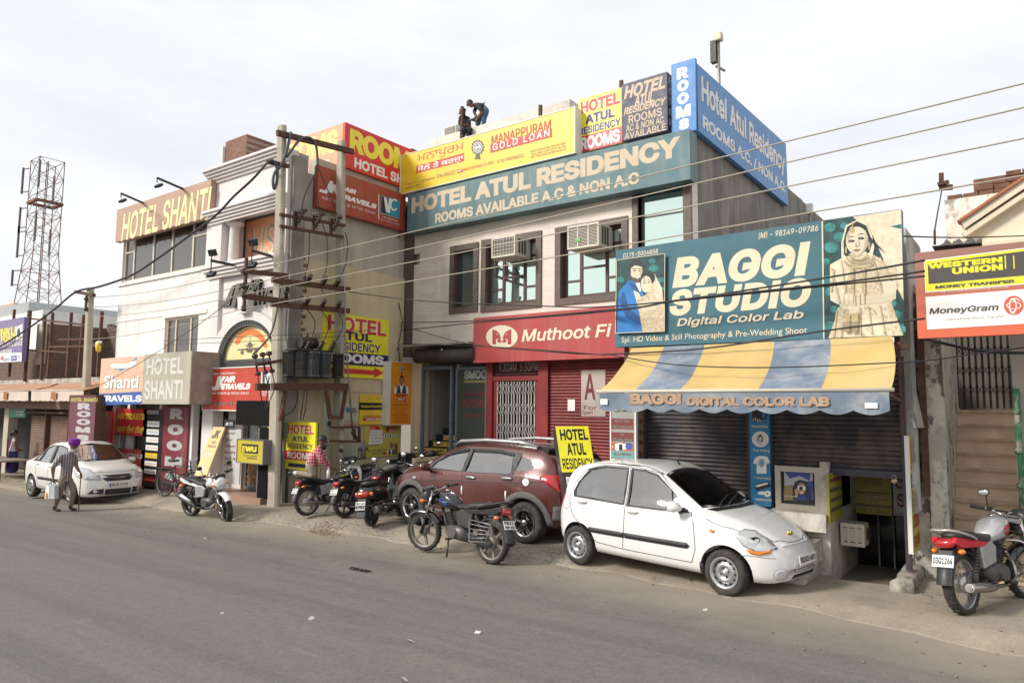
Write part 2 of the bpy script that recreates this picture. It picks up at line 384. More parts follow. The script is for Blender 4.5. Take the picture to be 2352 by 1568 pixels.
def slab_mat():
 k = NT('dusty_concrete'); a = k.mix(k.ramp(k.noise(1.1,8,.65),.32,.68),(.26,.225,.178),(.38,.325,.25))
 c = k.n('TexVoronoi',{'Vector':k.n('VectorMath',{0:k.co(),1:k.n('TexNoise',{'Vector':k.co(),'Scale':2.5,'Detail':4.}).outputs[1]},operation='ADD').outputs[0],'Scale':.8},feature='DISTANCE_TO_EDGE').outputs[0]
 a = k.mix(k.math('MULTIPLY',k.math('MULTIPLY',k.ramp(c,.018,.004),k.ramp(k.noise(.7,3),.54,.66)),.85),a,(.05,.042,.035))
 a = k.mix(k.math('MULTIPLY',k.ramp(k.noise(26,5,.7),.4,.72),.4),a,(.13,.11,.09))
 a = k.mix(k.math('MULTIPLY',k.ramp(k.noise(.9,6),.55,.7),.5),a,(.1,.088,.075)); k.col(a)
 k.b.inputs['Roughness'].default_value = .92; k.bump(k.noise(45,6),.45,.012); return k.m
def sheet(name,xs,ys,zf,m):
 b = MB(); n = len(ys); b.add([(x,y,zf(x,y))for x in xs for y in ys],[(i*n+j,(i+1)*n+j,(i+1)*n+j+1,i*n+j+1)for i in range(len(xs)-1)for j in range(n-1)],0,True)
 return struct(b.build(name,m,fix=False))
fr = lambda a,b,n:[a+(b-a)*i/n for i in range(n+1)]
sheet('ground',fr(-400,400,80),fr(-150,500,30),lambda x,y:zr(x)-.06,mat('packed_earth',(.2,.17,.13),.95))
ROAD = road_mat(); sheet('road',fr(-120,45,165),fr(-35,9.9,45),lambda x,y:zr(x),ROAD)
def edge(x):return(9.1 if x<-6 else 9.1-.42*min(1,(x+6)/3)if x<-3 else 8.68-.2*(x+3))+.06*math.sin(x*2.3)+.05*math.sin(x*5.1+1)
def pav(x,y):
 t = (y-edge(x)); hgt = .17 if x<-5.6 else lerp(.17,.07,min(1,(x+5.6)/.8))
 return zr(x)+(-.012 if t<=0 else hgt*(1-(1-min(1,t/.75))**2))
def apron(name,x0,x1,y1,m,n=None):
 xs = fr(x0,x1,n or int((x1-x0)*5)); ts = [0,.02,.06,.12,.2,.32,.46,.6,.75,.9]; b = MB(); N = len(ts)+6
 vs = []
 for x in xs:
  e = edge(x); ys = [e+t for t in ts]; ys+=[ys[-1]+(y1-ys[-1])*(j+1)/6 for j in range(6)]
  vs+=[(x,y,pav(x,y))for y in ys]
 b.add(vs,[(i*N+j,(i+1)*N+j,(i+1)*N+j+1,i*N+j+1)for i in range(len(xs)-1)for j in range(N-1)],0,True)
 return struct(b.build(name,m,fix=False))
SLAB = slab_mat(); PAVER = paver_mat()
apron('pavement',-14.6,-5.6,15.5,PAVER); apron('forecourt',-60,-14.6,11.5,SLAB,120); apron('footpath',-5.6,-2.31,10.5,SLAB)
apron('footpath',-2.31,-1.5,10.1,SLAB); apron('footpath',-1.5,20,11.3,SLAB,60)
# ================================================================== setting: buildings
PL_W = mat('white_plaster','e4e2de',.85,var=.05,dirt=.45,dc=(.4,.36,.31),ds=1.1,streak=True)
PL_P = mat('pale_lilac_paint','dcd6d4',.8,var=.04,vs=1.2,dirt=.18,dc=(.42,.38,.35),streak=True)
CONC = mat('raw_concrete',(.3,.275,.245),.92,var=.22,vs=1.6,dirt=.75,dc=(.1,.088,.076),ds=.9,streak=True,bump=.3)
CONC_L = mat('grey_cement_render',(.46,.42,.355),.92,var=.15,vs=1.2,dirt=.5,dc=(.22,.195,.165),ds=.8,streak=True,bump=.2)
YEL_W = mat('faded_yellow_paint',(.57,.485,.32),.85,var=.09,vs=.9,dirt=.4,dc=(.3,.24,.15),ds=1.0,streak=True)
DARK = mat('dark_interior',(.018,.016,.015),.9,var=.2)
BROWN = mat('brown_granite',(.105,.075,.062),.55,var=.3,vs=14)
WOOD_D = mat('dark_red_wood',(.075,.03,.022),.5,var=.25,vs=5)
IRON = mat('rusty_iron',(.09,.045,.03),.85,var=.35,vs=9,dirt=.5,dc=(.2,.08,.035),ds=5)
STEEL = mat('dull_steel',(.3,.29,.28),.45,.7,var=.15)
BLACK = mat('black_paint',(.012,.012,.013),.5)
CABLE = mat('black_cable',(.022,.022,.024),.6,var=0)
WHITE = mat('white_paint',(.78,.77,.74),.5,var=.05)
BRK_Y = brick_mat('brick_wall_across'); BRK_X = brick_mat('brick_wall_along','x'); BRK_D = brick_mat('sooty_brick_across','y',(.13,.07,.05),(.085,.055,.045),(.16,.145,.13),dirt=.7)
BRK_DX = brick_mat('sooty_brick_along','x',(.13,.07,.05),(.085,.055,.045),(.16,.145,.13),dirt=.7)
def tile_mat():
 k = NT('wood_grain_tiles'); s = k.n('SeparateXYZ',{0:k.co()}).outputs; v = k.n('CombineXYZ',{0:s[0],1:s[2]}).outputs[0]
 b = k.n('TexBrick',{'Vector':v,'Color1':(.76,.68,.6,1),'Color2':(.66,.58,.51,1),'Mortar':(.78,.72,.65,1),'Scale':1.,'Mortar Size':.006,'Brick Width':.62,'Row Height':.2})
 g = k.noise(3.0,6,.65,scale=(1.2,1,16)); o = k.mix(k.math('MULTIPLY',k.ramp(g,.4,.65),.4),b.outputs[0],(.42,.35,.3))
 o = k.mix(k.math('MULTIPLY',k.ramp(k.noise(.6,5,.6,scale=(3,3,.5)),.5,.72),.3),o,(.36,.32,.28)); k.col(o); k.b.inputs['Roughness'].default_value = .5; return k.m
TILE = tile_mat()
def pane_mat(name,c,rough=.05,spec=.6):
 """sheet glass with a coloured film, seen from outside: dark body, mirror skin"""
 if name in MATS:return MATS[name]
 k = NT(name); k.b.inputs['Base Color'].default_value = (*c,1); k.b.inputs['Roughness'].default_value = rough; k.b.inputs['Metallic'].default_value = spec
 k.bump(k.noise(.9,2),.05,.05); MATS[name] = k.m; return k.m
MIRROR_G = pane_mat('green_mirror_glass',(.6,.77,.73),.02,.95); SMOKED = pane_mat('smoked_glass',(.2,.19,.175),.06,.8)
def frame_rect(b,X0,X1,Z0,Z1,Y,w,d,mi=0):
 """four butted bars round an opening in a wall facing the street"""
 b.box(X0,Y,Z0,X1,Y+d,Z0+w,mi).box(X0,Y,Z1-w,X1,Y+d,Z1,mi).box(X0,Y,Z0+w,X0+w,Y+d,Z1-w,mi).box(X1-w,Y,Z0+w,X1,Y+d,Z1-w,mi)
 return b
def wall_holes(b,X0,X1,Z0,Z1,Y,dep,holes,mi=0):
 """a wall facing the street with rectangular openings, as butted blocks"""
 xs = sorted({X0,X1}|{v for h in holes for v in h[:2]});
 for a,c in zip(xs,xs[1:]):
  z = Z0
  for h in sorted([h for h in holes if h[0]<=a+1e-6 and h[1]>=c-1e-6],key=lambda h:h[2]):
   if h[2]>z:b.box(a,Y,z,c,Y+dep,h[2],mi)
   z = h[3]
  if z<Z1:b.box(a,Y,z,c,Y+dep,Z1,mi)
 return b
def shutter(name,X0,X1,Z0,Z1,Y,m,parent=None,pitch=.075,label=None,rail=None):
 """a roll-down shutter: one sheet of curved slats"""
 b = MB(); n = max(2,int((Z1-Z0)/pitch)); rows = []
 for i in range(n):
  z = Z0+(Z1-Z0)*i/n; dz = (Z1-Z0)/n
  rows+=[(z,.012),(z+.15*dz,-.004),(z+.5*dz,-.014),(z+.85*dz,-.004)]
 rows.append((Z1,.012)); m_ = len(rows)
 b.add([(x,Y+d,z)for x in(X0,X1)for z,d in rows],[(i,m_+i,m_+i+1,i+1)for i in range(m_-1)],0,False)
 return b.build(name,m,parent,fix=False)
# ---------------- the hotel building (set back from the street)
YA = 14.5; AT = T('hotel_building','tiled two storey hotel building with brown framed windows under the long teal sign','building',(-10,YA,0))
W1 = (-12.85,-11.89,4.73,6.57); W2 = (-11.74,-9.85,4.70,6.60); W3 = (-9.40,-7.45,4.70,6.60); W4 = (-7.16,-5.95,4.3,7.2)
b = MB(); wall_holes(b,-14.25,-5.87,3.87,9.0,YA,.3,[W1,W2,W3,W4,(-14.36+.1,-14.04,6.24,6.55)]); b.build('tiled_wall',TILE,AT)
b = MB(); b.box(-14.25,YA+.31,3.87,-5.88,YA+9,4.1).box(-14.25,YA+9,-.5,-5.88,YA+9.3,9.0).box(-14.25,YA+.31,8.75,-5.88,YA+9,8.98); b.build('floor_slab',CONC_L,AT)
b = MB(); b.box(-6.1,YA+.31,-.5,-5.87,34,8.95); b.add([(-5.87,14.52,8.95),(-5.87,34,8.95),(-6.1,34,8.95),(-6.1,14.52,8.95),(-5.87,21.9,8.5),],[]);
b.build('side_wall',mat('dark_stained_concrete',(.22,.2,.175),.92,var=.35,vs=1.1,dirt=.95,dc=(.06,.054,.047),ds=.8,streak=True,bump=.3),AT)
MB().box(-14.63,YA-.05,3.6,-14.26,YA+.3,8.0).build('corner_strip',BROWN,AT)
MB().box(-14.4,YA+.1,6.2,-14.0,YA+.25,6.6).build('vent_block',CONC,AT)
b = MB(); b.box(-14.4,15.2,8.98,-9.45,15.45,10.2).box(-9.68,15.45,8.98,-9.45,20,10.2).box(-14.4,15.45,8.98,-14.17,20,10.2); b.build('parapet',patchy('weathered_whitewash',(.7,.66,.6),(.78,.74,.68),(.5,.46,.41),1.6,.4,.6),AT)
b = MB(); frame_rect(b,-7.3,-5.9,4.1,7.35,YA-.06,.14,.35); b.box(-6.05,YA-.1,3.9,-5.87,YA-.061,7.4); b.build('window_surround',BROWN,AT)
for W in(W1,W2,W3):
 MBf = MB(); frame_rect(MBf,W[0]-.02,W[1]+.02,W[2]-.02,W[3]+.02,YA-.04,.16,.3); fo = MBf.build('window_surround',BROWN,AT)
def window(W,cols,rails,m_frame,m_pane,Y,parent,w=.055,name='window'):
 b = MB(); frame_rect(b,W[0],W[1],W[2],W[3],Y,w,.08)
 for c in cols:b.box(c-w/2,Y+.003,W[2]+w,c+w/2,Y+.077,W[3]-w)
 xs = [W[0]+w/2]+list(cols)+[W[1]-w/2]
 for i,zs in enumerate(rails):
  for z in zs:b.box(xs[i]+w/2,Y+.006,z-w*.35,xs[i+1]-w/2,Y+.074,z+w*.35)
 f = b.build(name,m_frame,parent); MB().box(W[0]+w*.5,Y+.03,W[2]+w*.5,W[1]-w*.5,Y+.045,W[3]-w*.5).build('pane',m_pane,f); return f
window((W1[0]+.14,W1[1]-.14,W1[2]+.14,W1[3]-.14),[],[[]],WOOD_D,pane_mat('dim_green_glass',(.2,.3,.27),.05,.9),YA+.12,AT)
for W in(W2,W3):
 a = (W[0]+.14,W[1]-.14,W[2]+.14,W[3]-.14); w3 = (a[1]-a[0])
 window(a,[a[0]+w3*.3,a[0]+w3*.72],[[a[2]+.42,a[3]-.4],[a[2]+.72],[a[2]+.42,a[3]-.4]],WOOD_D,MIRROR_G,YA+.12,AT,.075)
window((-7.14,-6.05,4.24,7.2),[],[[5.1,6.55]],BROWN,MIRROR_G,YA+.1,AT,.05)
b = MB(); b.box(-14.25,YA,-.4,-13.86,YA+.3,3.86).box(-12.7,YA+.15,-.4,-12.6,YA+.4,3.35); b.box(-9.7,YA-.02,-.4,-9.58,YA+.2,3.4)
b.build('door_jamb',YEL_W,AT)
RED_P = mat('red_painted_steel',(.24,.018,.02),.6,var=.2,vs=3,dirt=.4,dc=(.1,.02,.02)); RED_D = mat('dull_red_slats',(.2,.03,.028),.6,var=.25,vs=3,dirt=.5,dc=(.09,.05,.045))
b = MB(); b.box(-14.2,YA+.5,-.4,-13.9,YA+5,3.86).box(-12.72,YA+.42,-.4,-12.62,YA+5,3.86); b.build('stairwell_wall',mat('grey_stairwell_paint',(.34,.32,.3),.8),AT)
b = MB(); b.box(-14.2,YA+5,-.4,-5.9,YA+5.1,3.86); b.build('back_wall',mat('dim_wall',(.09,.085,.08),.9),AT)
GRAN = mat('dark_green_granite',(.02,.03,.026),.35,var=.35,vs=18)
b = MB()
for i in range(20):
 z = -.12+.17*i; y = 12.9+.28*i
 xl = -13.88 if y>YA-.1 else-14.62+.08*i*.2
 b.box(xl,y,-.5 if y<15 else z-.3,-12.72,y+.28,z+.17)
b.build('stairs',GRAN,AT)
b = MB(); b.box(-12.71,13.0,-.4,-12.6,YA-.01,.9).box(-14.62,12.9,-.4,-14.3,13.2,.25); b.build('stair_side_wall',YEL_W,AT)
STK = mat('yellow_sticker',(.62,.5,.05),.5); STR = mat('red_sticker',(.5,.04,.03),.5); STW = mat('white_print',(.8,.79,.76),.5,var=.03)
st_f = []
for i,(xa,xb)in((3,(-14.1,-13.2)),(5,(-13.85,-13.0)),(6,(-13.8,-12.95)),(7,(-13.72,-12.85)),(8,(-13.6,-12.8))):
 y = 12.9+.28*i-.004; z = -.12+.17*i; f = face_y(xa,z+.02,y); L = xb-xa
 f.rect(0,0,L,.13,STK,False); f.rect(0,.03,L*.45,.1,STR,False); f.txt('MANAPPURAM',L*.05,.045,L*.4,.085,STW); f.txt('OGL',L*.78,.03,L*.97,.1,mat('blue_print',(.02,.1,.4),.5)); f.oval(L*.6,.065,.04,.055,mat('skin_print',(.4,.22,.14),.6),False)
 f.done(AT,'stair_lettering','stair_sticker')
BLUE_FR = mat('blue_grey_steel',(.13,.17,.2),.5,var=.15)
b = MB(); b.box(-13.86,YA-.03,-.3,-13.79,YA+.06,3.3).box(-12.79,YA-.03,-.3,-12.72,YA+.06,3.3).box(-13.79,YA-.03,3.2,-12.79,YA+.06,3.3); b.build('door_frame',BLUE_FR,AT)
b = MB(); frame_rect(b,-12.59,-11.5,-.1,3.25,YA-.03,.07,.1); gp = b.build('glass_door',BLUE_FR,AT)
MB().box(-12.53,YA+.0,0,-11.56,YA+.015,3.19).build('pane',pane_mat('grey_green_glass',(.09,.105,.095),.12,.35),gp)
DRED = mat('dark_red_print',(.18,.03,.028),.6); GREYP = mat('grey_print',(.28,.29,.28),.6)
f = face_y(0,0,YA-.002); f.c = 'c7'
f.t('SMOO',535,140,690,200,GREYP,bold=.04); f.t('HOTEL ATUL RESIDENCY',525,290,700,320,DRED); f.t('ROOMS',527,340,688,400,DRED,bold=.03); f.t('AC & NON AC',525,440,690,472,DRED)
f.rect(532,212,690,225,mat('dull_ochre_print',(.25,.2,.07),.6)); f.done(gp)
b = MB(); b.tube([P('D',958,818,Y=14.2),P('D',1095,814,Y=14.2)],.2,14); b.build('shutter_roll',mat('dark_slat_roll',(.05,.042,.038),.7,var=.3,vs=6),AT)
b = MB(); b.box(-14.25,YA-.6,3.82,-11.7,YA-.01,3.868); b.build('soffit',CONC,AT)
b = MB(); b.box(-11.49,YA-.08,-.3,-11.3,YA+.1,3.4).box(-9.86,YA-.08,-.3,-9.58,YA+.1,3.4).box(-11.3,YA-.06,2.86,-9.86,YA+.1,2.98).box(-11.29,YA-.03,-.2,-11.16,YA+.05,2.85).box(-10.0,YA-.03,-.2,-9.87,YA+.05,2.85); b.build('shop_frame',RED_P,AT)
s_ = shutter('rolling_shutter',-11.3,-9.87,2.99,3.6,YA,mat('maroon_slats',(.075,.02,.02),.6,var=.3),AT)
f = face_y(0,0,YA-.03); f.c = 'c7'; f.t('9.30AM  5:30PM',778,98,1048,143,mat('faded_stencil',(.42,.36,.32),.7),bold=.0); f.t('WORKING HOURS',778,70,1040,90,MATS['faded_stencil'],bold=0); f.done(s_,'stencil_lettering')
b = MB(); n = 13; xs = fr(-11.14,-10.0,n)
for i,x in enumerate(xs):b.bar((x,YA-.05+.015*(i%2),.0),(x,YA-.05+.015*(i%2),2.84),.026,.014)
for z0 in(.0,.5,1.0,1.5,2.0,2.5):
 for i in range(n):
  for s in(0,1):
   za,zb = (z0+.02,z0+.28)if(i+s)%2 else(z0+.28,z0+.02)
   b.bar((xs[i],YA-.075-.012*s,za),(xs[i+1],YA-.075-.012*s,zb),.018,.007)
b.build('folding_gate',mat('galvanised_paint',(.5,.48,.46),.5,var=.15),AT)
s_ = shutter('rolling_shutter',-9.58,-7.3,-.1,3.5,YA,RED_D,AT)
f = face_y(0,0,YA-.02); f.c = 'c7'; SHW = mat('painted_off_white',(.46,.4,.36),.7,dirt=.4); f.rect(1350,140,1520,462,SHW)
f.t('A',1372,165,1450,345,mat('painted_dark_red',(.16,.03,.03),.7),bold=.02); f.t('For',1368,385,1460,415,MATS['painted_dark_red'],bold=.01); f.t('Open',1345,418,1430,455,MATS['painted_dark_red'],bold=.01)
f.rect(1256,343,1307,423,STW); f.done(s_,'painted_lettering','painted_panel')
# ---------------- white corner building of the travel shop
YJ = 10.4; JK = T('travel_office_building','narrow lilac white building with cornices, a column and an arched window','building',(-16.2,YJ,0))
b = MB(); XJ0,XJ1 = -17.95,-14.62
b.box(XJ0,YJ+.75,5.9,XJ1-.08,YJ+1.0,8.0).box(XJ0,YJ,5.9,XJ0+.5,YJ+.74,7.4).box(-14.86,YJ,5.9,XJ1,YJ+.3,7.4)
b.box(XJ0,YJ,-.4,-17.45,YJ+.3,5.7).box(-17.45,YJ+.1,3.15,-14.9,YJ+.3,5.7).box(-14.9,YJ,-.4,XJ1,YJ+.3,5.7)
b.box(XJ0,YJ,7.4,XJ1,YJ+.3,8.2).box(XJ0,YJ+1.0,8.0,XJ1-.1,YJ+8,8.2); b.build('wall',PL_P,JK)
b = MB()
def cornice(z,h,X0=XJ0,X1=XJ1,pr=.26,n=4):
 for i in range(n):b.box(X0-.05-pr*(i+1)/n*.3,YJ-pr*(i+1)/n,z+h*i/n,X1+.02,YJ+(.02 if i else.02)-.021,z+h*(i+1)/n-.006)
cornice(8.2,.34,pr=.3,n=5); cornice(7.05,.35,n=5); cornice(5.55,.34,pr=.22,n=4)
b.box(XJ0,YJ+.0,8.2,XJ1,YJ+.3,8.53).box(XJ0+.5,YJ+.0,7.28,-14.86,YJ+.74,7.4).box(XJ0+.01,YJ+.001,5.7,XJ1-.01,YJ+.75,5.9)
b.build('cornice',PL_P,JK)
colx = P('h1',395,1100,Y=YJ+.25).x
b = MB(); b.lathe([(.0,5.9),(.2,5.9),(.2,5.98),(.15,6.0),(.145,6.1),(.125,6.9),(.13,6.94),(.17,7.0),(.24,7.02),(.24,7.08),(0,7.08)],(colx,YJ+.25,0),'z',24)
b.build('column',PL_P,JK)
vw = [P('h1',530,940,Y=YJ+.74),P('h1',505,1420,Y=YJ+.74)]
b = MB(); frame_rect(b,vw[0].x,XJ1-.1,5.91,vw[0].z,YJ+.66,.09,.09); wf = b.build('window',mat('grey_aluminium',(.06,.065,.07),.4),JK)
ORG = mat('faded_orange_film',(.78,.36,.2),.35,var=.06); MB().box(vw[0].x+.06,YJ+.69,5.94,XJ1-.14,YJ+.705,vw[0].z-.06).build('pane',ORG,wf)
f = face_y(0,0,YJ+.688); f.c = 'h1'; TAU = mat('taupe_letter',(.36,.29,.2),.5); CRM = mat('cream_print',(.74,.66,.5),.5,var=.03)
f.t('VISA',590,1040,985,1325,TAU,bold=.0,out=CRM,ow=.02,shear=.1); f.done(wf)
b = MB(); ac = (-16.13,3.32); ra = 1.02; ha = 1.38
def arc(r1,h1,n=28):return[(ac[0]+r1*math.cos(PI*i/n),ac[1]+h1*math.sin(PI*i/n))for i in range(n+1)]
aL = P('h2',470,1380,Y=YJ+.08); aT = P('h2',970,730,Y=YJ+.08); ac = (aT.x,aL.z); ra = ac[0]-aL.x; ha = aT.z-ac[1]
def band(b,r0,h0,r1,h1,ya,yb,mi=0):
 o,i_ = arc(r1,h1),arc(r0,h0); n = len(o)
 b.add([(x,y,z)for y in(ya,yb)for q in(o,i_)for x,z in q],[(k,k+1,n+k+1,n+k)for k in range(n-1)]+[(2*n+k,2*n+k+1,k+1,k)for k in range(n-1)]+[(n+k,n+k+1,3*n+k+1,3*n+k)for k in range(n-1)]+[(k+2*n,k+3*n,k+1+3*n,k+1+2*n)for k in range(n-1)],mi)
band(b,ra+.14,ha+.14,ra+.42,ha+.36,YJ-.06,YJ+.1); b.prism([(ac[0]-.17,ac[1]+ha+.3),(ac[0]+.17,ac[1]+ha+.3),(ac[0]+.22,ac[1]+ha+.72),(ac[0]-.22,ac[1]+ha+.72)],lambda u,v,w_:(u,w_,v),YJ-.2,YJ+.1); b.build('arch_moulding',PL_P,JK)
b = MB(); band(b,ra,ha,ra+.13,ha+.13,YJ-.02,YJ+.1)
for i in range(34):
 a = PI*i/33; b.cbox((ac[0]+(ra+.07)*math.cos(a),YJ-.03,ac[1]+(ha+.07)*math.sin(a)),(.035,.03,.035))
b.box(ac[0]-ra-.13,YJ-.02,ac[1]-.3,ac[0]+ra+.13,YJ+.1,ac[1]-.02)
for i in range(4):b.box(ac[0]-ra,YJ-.04,ac[1]-.28+.065*i,ac[0]+ra,YJ-.021,ac[1]-.25+.065*i)
af = b.build('arched_frame',mat('dark_grey_moulding',(.075,.08,.085),.5),JK)
f = Face((0,YJ+.085,0),(1,0,0),(0,0,1)); f.c = 'h2'; f.poly(arc(ra+.02,ha+.02),mat('pale_yellow_film',(.8,.7,.36),.5,var=.04),False)
f.ring(965,1210,330,430,60,mat('orange_arc',(.75,.2,.04),.5),R(200),R(350),26)
f.ring(965,1210,285,350,38,MATS['orange_arc'],R(205),R(345),26)
GJ = mat('grey_print_plane',(.13,.11,.09),.6)
f.poly([(945,1060),(948,925),(960,925),(962,1060)],GJ); f.oval(950,1090,48,52,GJ); f.oval(945,1195,62,48,GJ)
f.poly([(835,1080),(910,1100),(1000,1090),(1062,1060),(1010,1108),(890,1118)],GJ); f.poly([(705,1172),(900,1155),(1180,1130),(1150,1160),(960,1195),(705,1190)],GJ)
f.poly([(888,1100),(905,1100),(905,1160),(888,1160)],GJ); f.poly([(985,1100),(998,1100),(998,1160),(985,1160)],GJ); f.oval(806,1235,32,42,GJ); f.oval(1067,1205,34,44,GJ); f.done(af)
b = MB(); f = Face((0,YJ-.02,0),(1,0,0),(0,0,1)); f.c = 'h2'; KB = [mat('black_raised_letter',(.02,.019,.018),.5),mat('taupe_letter_face',(.13,.115,.095),.5)]
lt = T('raised_letters','big black raised letters of the travel office on the white wall above its arch','letters',P('h2',600,300,Y=YJ+.05))
def raised(pts,fs):
 be = {}; m_ = len(pts); b.add([(u,YJ+.0,v)for u,v in pts],fs,1)
 for t_ in fs:
  for i in range(len(t_)):e = (t_[i],t_[(i+1)%len(t_)]); be[frozenset(e)] = be.get(frozenset(e),0)+1
 ed = [tuple(e)for e,c in be.items()if c==1]; b.add([(u,y,v)for y in(YJ+.0,YJ+.09)for u,v in pts],[(i,j,m_+j,m_+i)for i,j in ed])
raised([f.uv(*p)for p in((345,340),(375,245),(470,240),(590,-30),(650,-55),(540,335))],[list(range(6))])
for s_,x0,y0,x1,y1 in(('K',590,-60,930,325),('AIR',900,-140,1120,20),('TRAVELS',790,62,1600,275)):
 a,fs,lo,hi = glyphs(s_,.03,.25); p0,p1 = f.uv(x0,y0),f.uv(x1,y1); kx = (p1[0]-p0[0])/(hi[0]-lo[0]); ky = (p0[1]-p1[1])/(hi[1]-lo[1]); raised([(p0[0]+(q[0]-lo[0])*kx,p1[1]+(q[1]-lo[1])*ky)for q in a],fs)
b.build('letters',KB,lt,fix=False)
b = MB(); b.box(-14.86,YJ+.301,-.4,-14.62,YA-.06,8.0).box(-14.86,YJ+.301,8.0,-14.62,11.0,8.5).box(-15.0,YA-3.2,8.0,-14.62,YA-.06,8.53); b.build('side_wall',CONC_L,JK)
b = MB(); b.box(-14.619,YJ+.1,-.3,-14.52,10.88,8.36).box(-14.619,10.881,6.9,-14.54,11.1,8.02); b.build('concrete_pier',CONC,JK)
b = MB()
for i in range(19):b.box(-14.60,10.881,2.9+.16*i,-14.53,10.95+.05*(i%2)+.02*math.sin(i*3),2.9+.16*i+.085)
b.build('toothed_bricks',BRK_X,JK)
MB().box(-14.615,10.86,-.3,-14.55,YA-.08,5.86).build('yellow_wall',YEL_W,JK)
b = MB(); b.box(-14.54,11.7,-.3,-14.53,YA-.1,.0); b.box(-14.548,12.5,2.55,-14.535,14.0,2.62).build('wall_ledge',YEL_W,JK)
b = MB(); b.box(-17.44,YJ+.45,-.4,-16.75,YJ+.6,2.3).box(-16.75,YJ+1.2,-.4,-14.9,YJ+1.3,3.14); b.build('entrance_wall',PL_P,JK)
b = MB(); b.box(-17.44,YJ-.35,-.4,-14.7,YJ+1.2,.02); b.build('entrance_step',mat('speckled_granite',(.33,.2,.14),.5,var=.3,vs=40),JK)
b = MB(); frame_rect(b,-16.7,-15.2,.03,2.9,YJ+.5,.08,.1); b.box(-16.2,YJ+.503,.11,-16.12,YJ+.59,2.82); df = b.build('glass_door',mat('grey_door_frame',(.16,.16,.16),.4),JK)
MB().box(-16.66,YJ+.54,.08,-15.24,YJ+.55,2.86).build('pane',pane_mat('milky_glass',(.3,.33,.33),.15,.3),df)
f = face_y(0,0,YJ+.53); f.c = 'c4'; OR2 = mat('orange_letter',(.55,.22,.05),.5); f.t('AIR',1253,985,1310,1065,OR2,bold=.03,out=GREYP); f.t('TICKET',1218,1070,1330,1155,OR2,bold=.02,out=GREYP); f.done(df)
b = MB(); b.box(-19.3,11.5,8.2,-18.2,15.5,10.05).build('roof_room',BRK_Y,JK)
MB().box(-19.34,11.42,8.2,-19.301,11.6,9.9).build('roof_plaster_edge',PL_W,JK)
# ---------------- white hotel block to its left
YS = 10.5; SH = T('plain_white_hotel_block','plain stained white hotel block with a band of smoked windows under its sign','building',(-20.5,YS,0))
WB = (-23.2,-18.35,5.98,7.4); WL = (-20.35,-18.55,2.6,4.66)
b = MB(); wall_holes(b,-23.32,-17.96,2.2,8.0,YS,.25,[WB,WL]); b.box(-23.32,YS+.251,-.5,-23.1,20,7.9).box(-23.32,YS+.26,7.9,-17.96,20,8.0).box(-23.32,YS+1.8,-.5,-17.96,YS+2,2.2).box(-18.2,YS+.26,2.2,-17.96,20,7.9); b.build('wall',PL_W,SH)
b = MB(); b.box(-23.4,YS-.05,5.88,-17.97,YS-.001,5.97).box(-23.33,YS-.02,4.74,-17.97,YS-.001,4.79).box(-20.42,YS-.04,4.67,-18.1,YS-.021,4.8); b.build('ledge',PL_W,SH)
CRM_FR = mat('cream_aluminium',(.62,.57,.47),.4)
window(WB,[-22.6,-21.4,-20.3,-19.15],[[6.95],[],[],[],[6.95]],CRM_FR,SMOKED,YS+.06,SH,.07)
window(WL,[-19.85,-19.05],[[],[],[3.2]],CRM_FR,SMOKED,YS+.06,SH,.06)
b = MB(); b.box(-23.3,YS+.3,2.0,-17.97,YS+1.8,2.19); b.build('soffit',CONC,SH)
for xx in(-23.3,-22.35,-20.45,-18.75):MB().box(xx,YS+.02,-.5,xx+.14,YS+.2,2.19).build('shop_pier',PL_W,SH)
b = MB(); b.box(-22.2,YS+.25,-.45,-20.5,YS+.3,2.0); b.build('shop_glass',pane_mat('shop_window_glass',(.06,.06,.055),.06,.5),SH)
b = MB(); frame_rect(b,-18.6,-17.98,-.3,2.1,YS+.35,.1,.1); b.box(-18.5,YS+.42,-.2,-18.08,YS+.46,2.0); b.build('wooden_door',mat('varnished_wood',(.14,.06,.025),.5,var=.3),SH)
b = MB(); b.box(-24,YS-.9,-.7,-17.97,YS+2,-.27); b.build('plinth',mat('red_brown_tile',(.3,.17,.12),.7,var=.2),SH)
# ---------------- studio shop front at the right
YB = 10.4; BG = T('studio_shop_building','low shop building with dark roller shutters under the striped awning and the studio billboard','building',(-3.2,YB,0))
NAVY = mat('rusty_navy_slats',(.042,.038,.048),.62,var=.3,vs=2.5,dirt=.9,dc=(.19,.14,.1),ds=1.6,spec=.4)
k_ = MATS['rusty_navy_slats']
b = MB(); b.box(-5.22,YB-.12,-.3,-5.04,YB+.3,4.3); b.build('brick_pier',BRK_X,BG)
b = MB(); b.box(-5.25,YB-.3,-.3,-5.1,YB-.121,2.9).box(-1.43,YB+.05,.9,-1.3,YB+1.5,4.6).box(-5.0,YB+.1,2.9,-1.43,YB+6,3.1).box(-5.0,YB+6,-.4,-1.5,YB+6.2,3.0).box(-5.22,YB+.301,-.4,-5.04,YB+6.2,3.1); b.build('wall',patchy('peeling_grey_whitewash',(.42,.4,.37),(.28,.26,.24),(.6,.57,.52),2.2,.45,.55),BG)
shutter('rolling_shutter',-5.0,-3.42,-.1,2.9,YB,NAVY,BG,.062)
shutter('rolling_shutter',-3.06,-1.44,1.42,2.9,YB,NAVY,BG,.062)
b = MB(); b.box(-3.06,YB-.025,1.33,-1.44,YB+.01,1.42).box(-2.35,YB-.05,1.37,-2.15,YB-.026,1.385); b.build('bottom_rail',mat('blue_black_steel',(.035,.037,.06),.5,dirt=.4,dc=(.14,.1,.07)),BG)
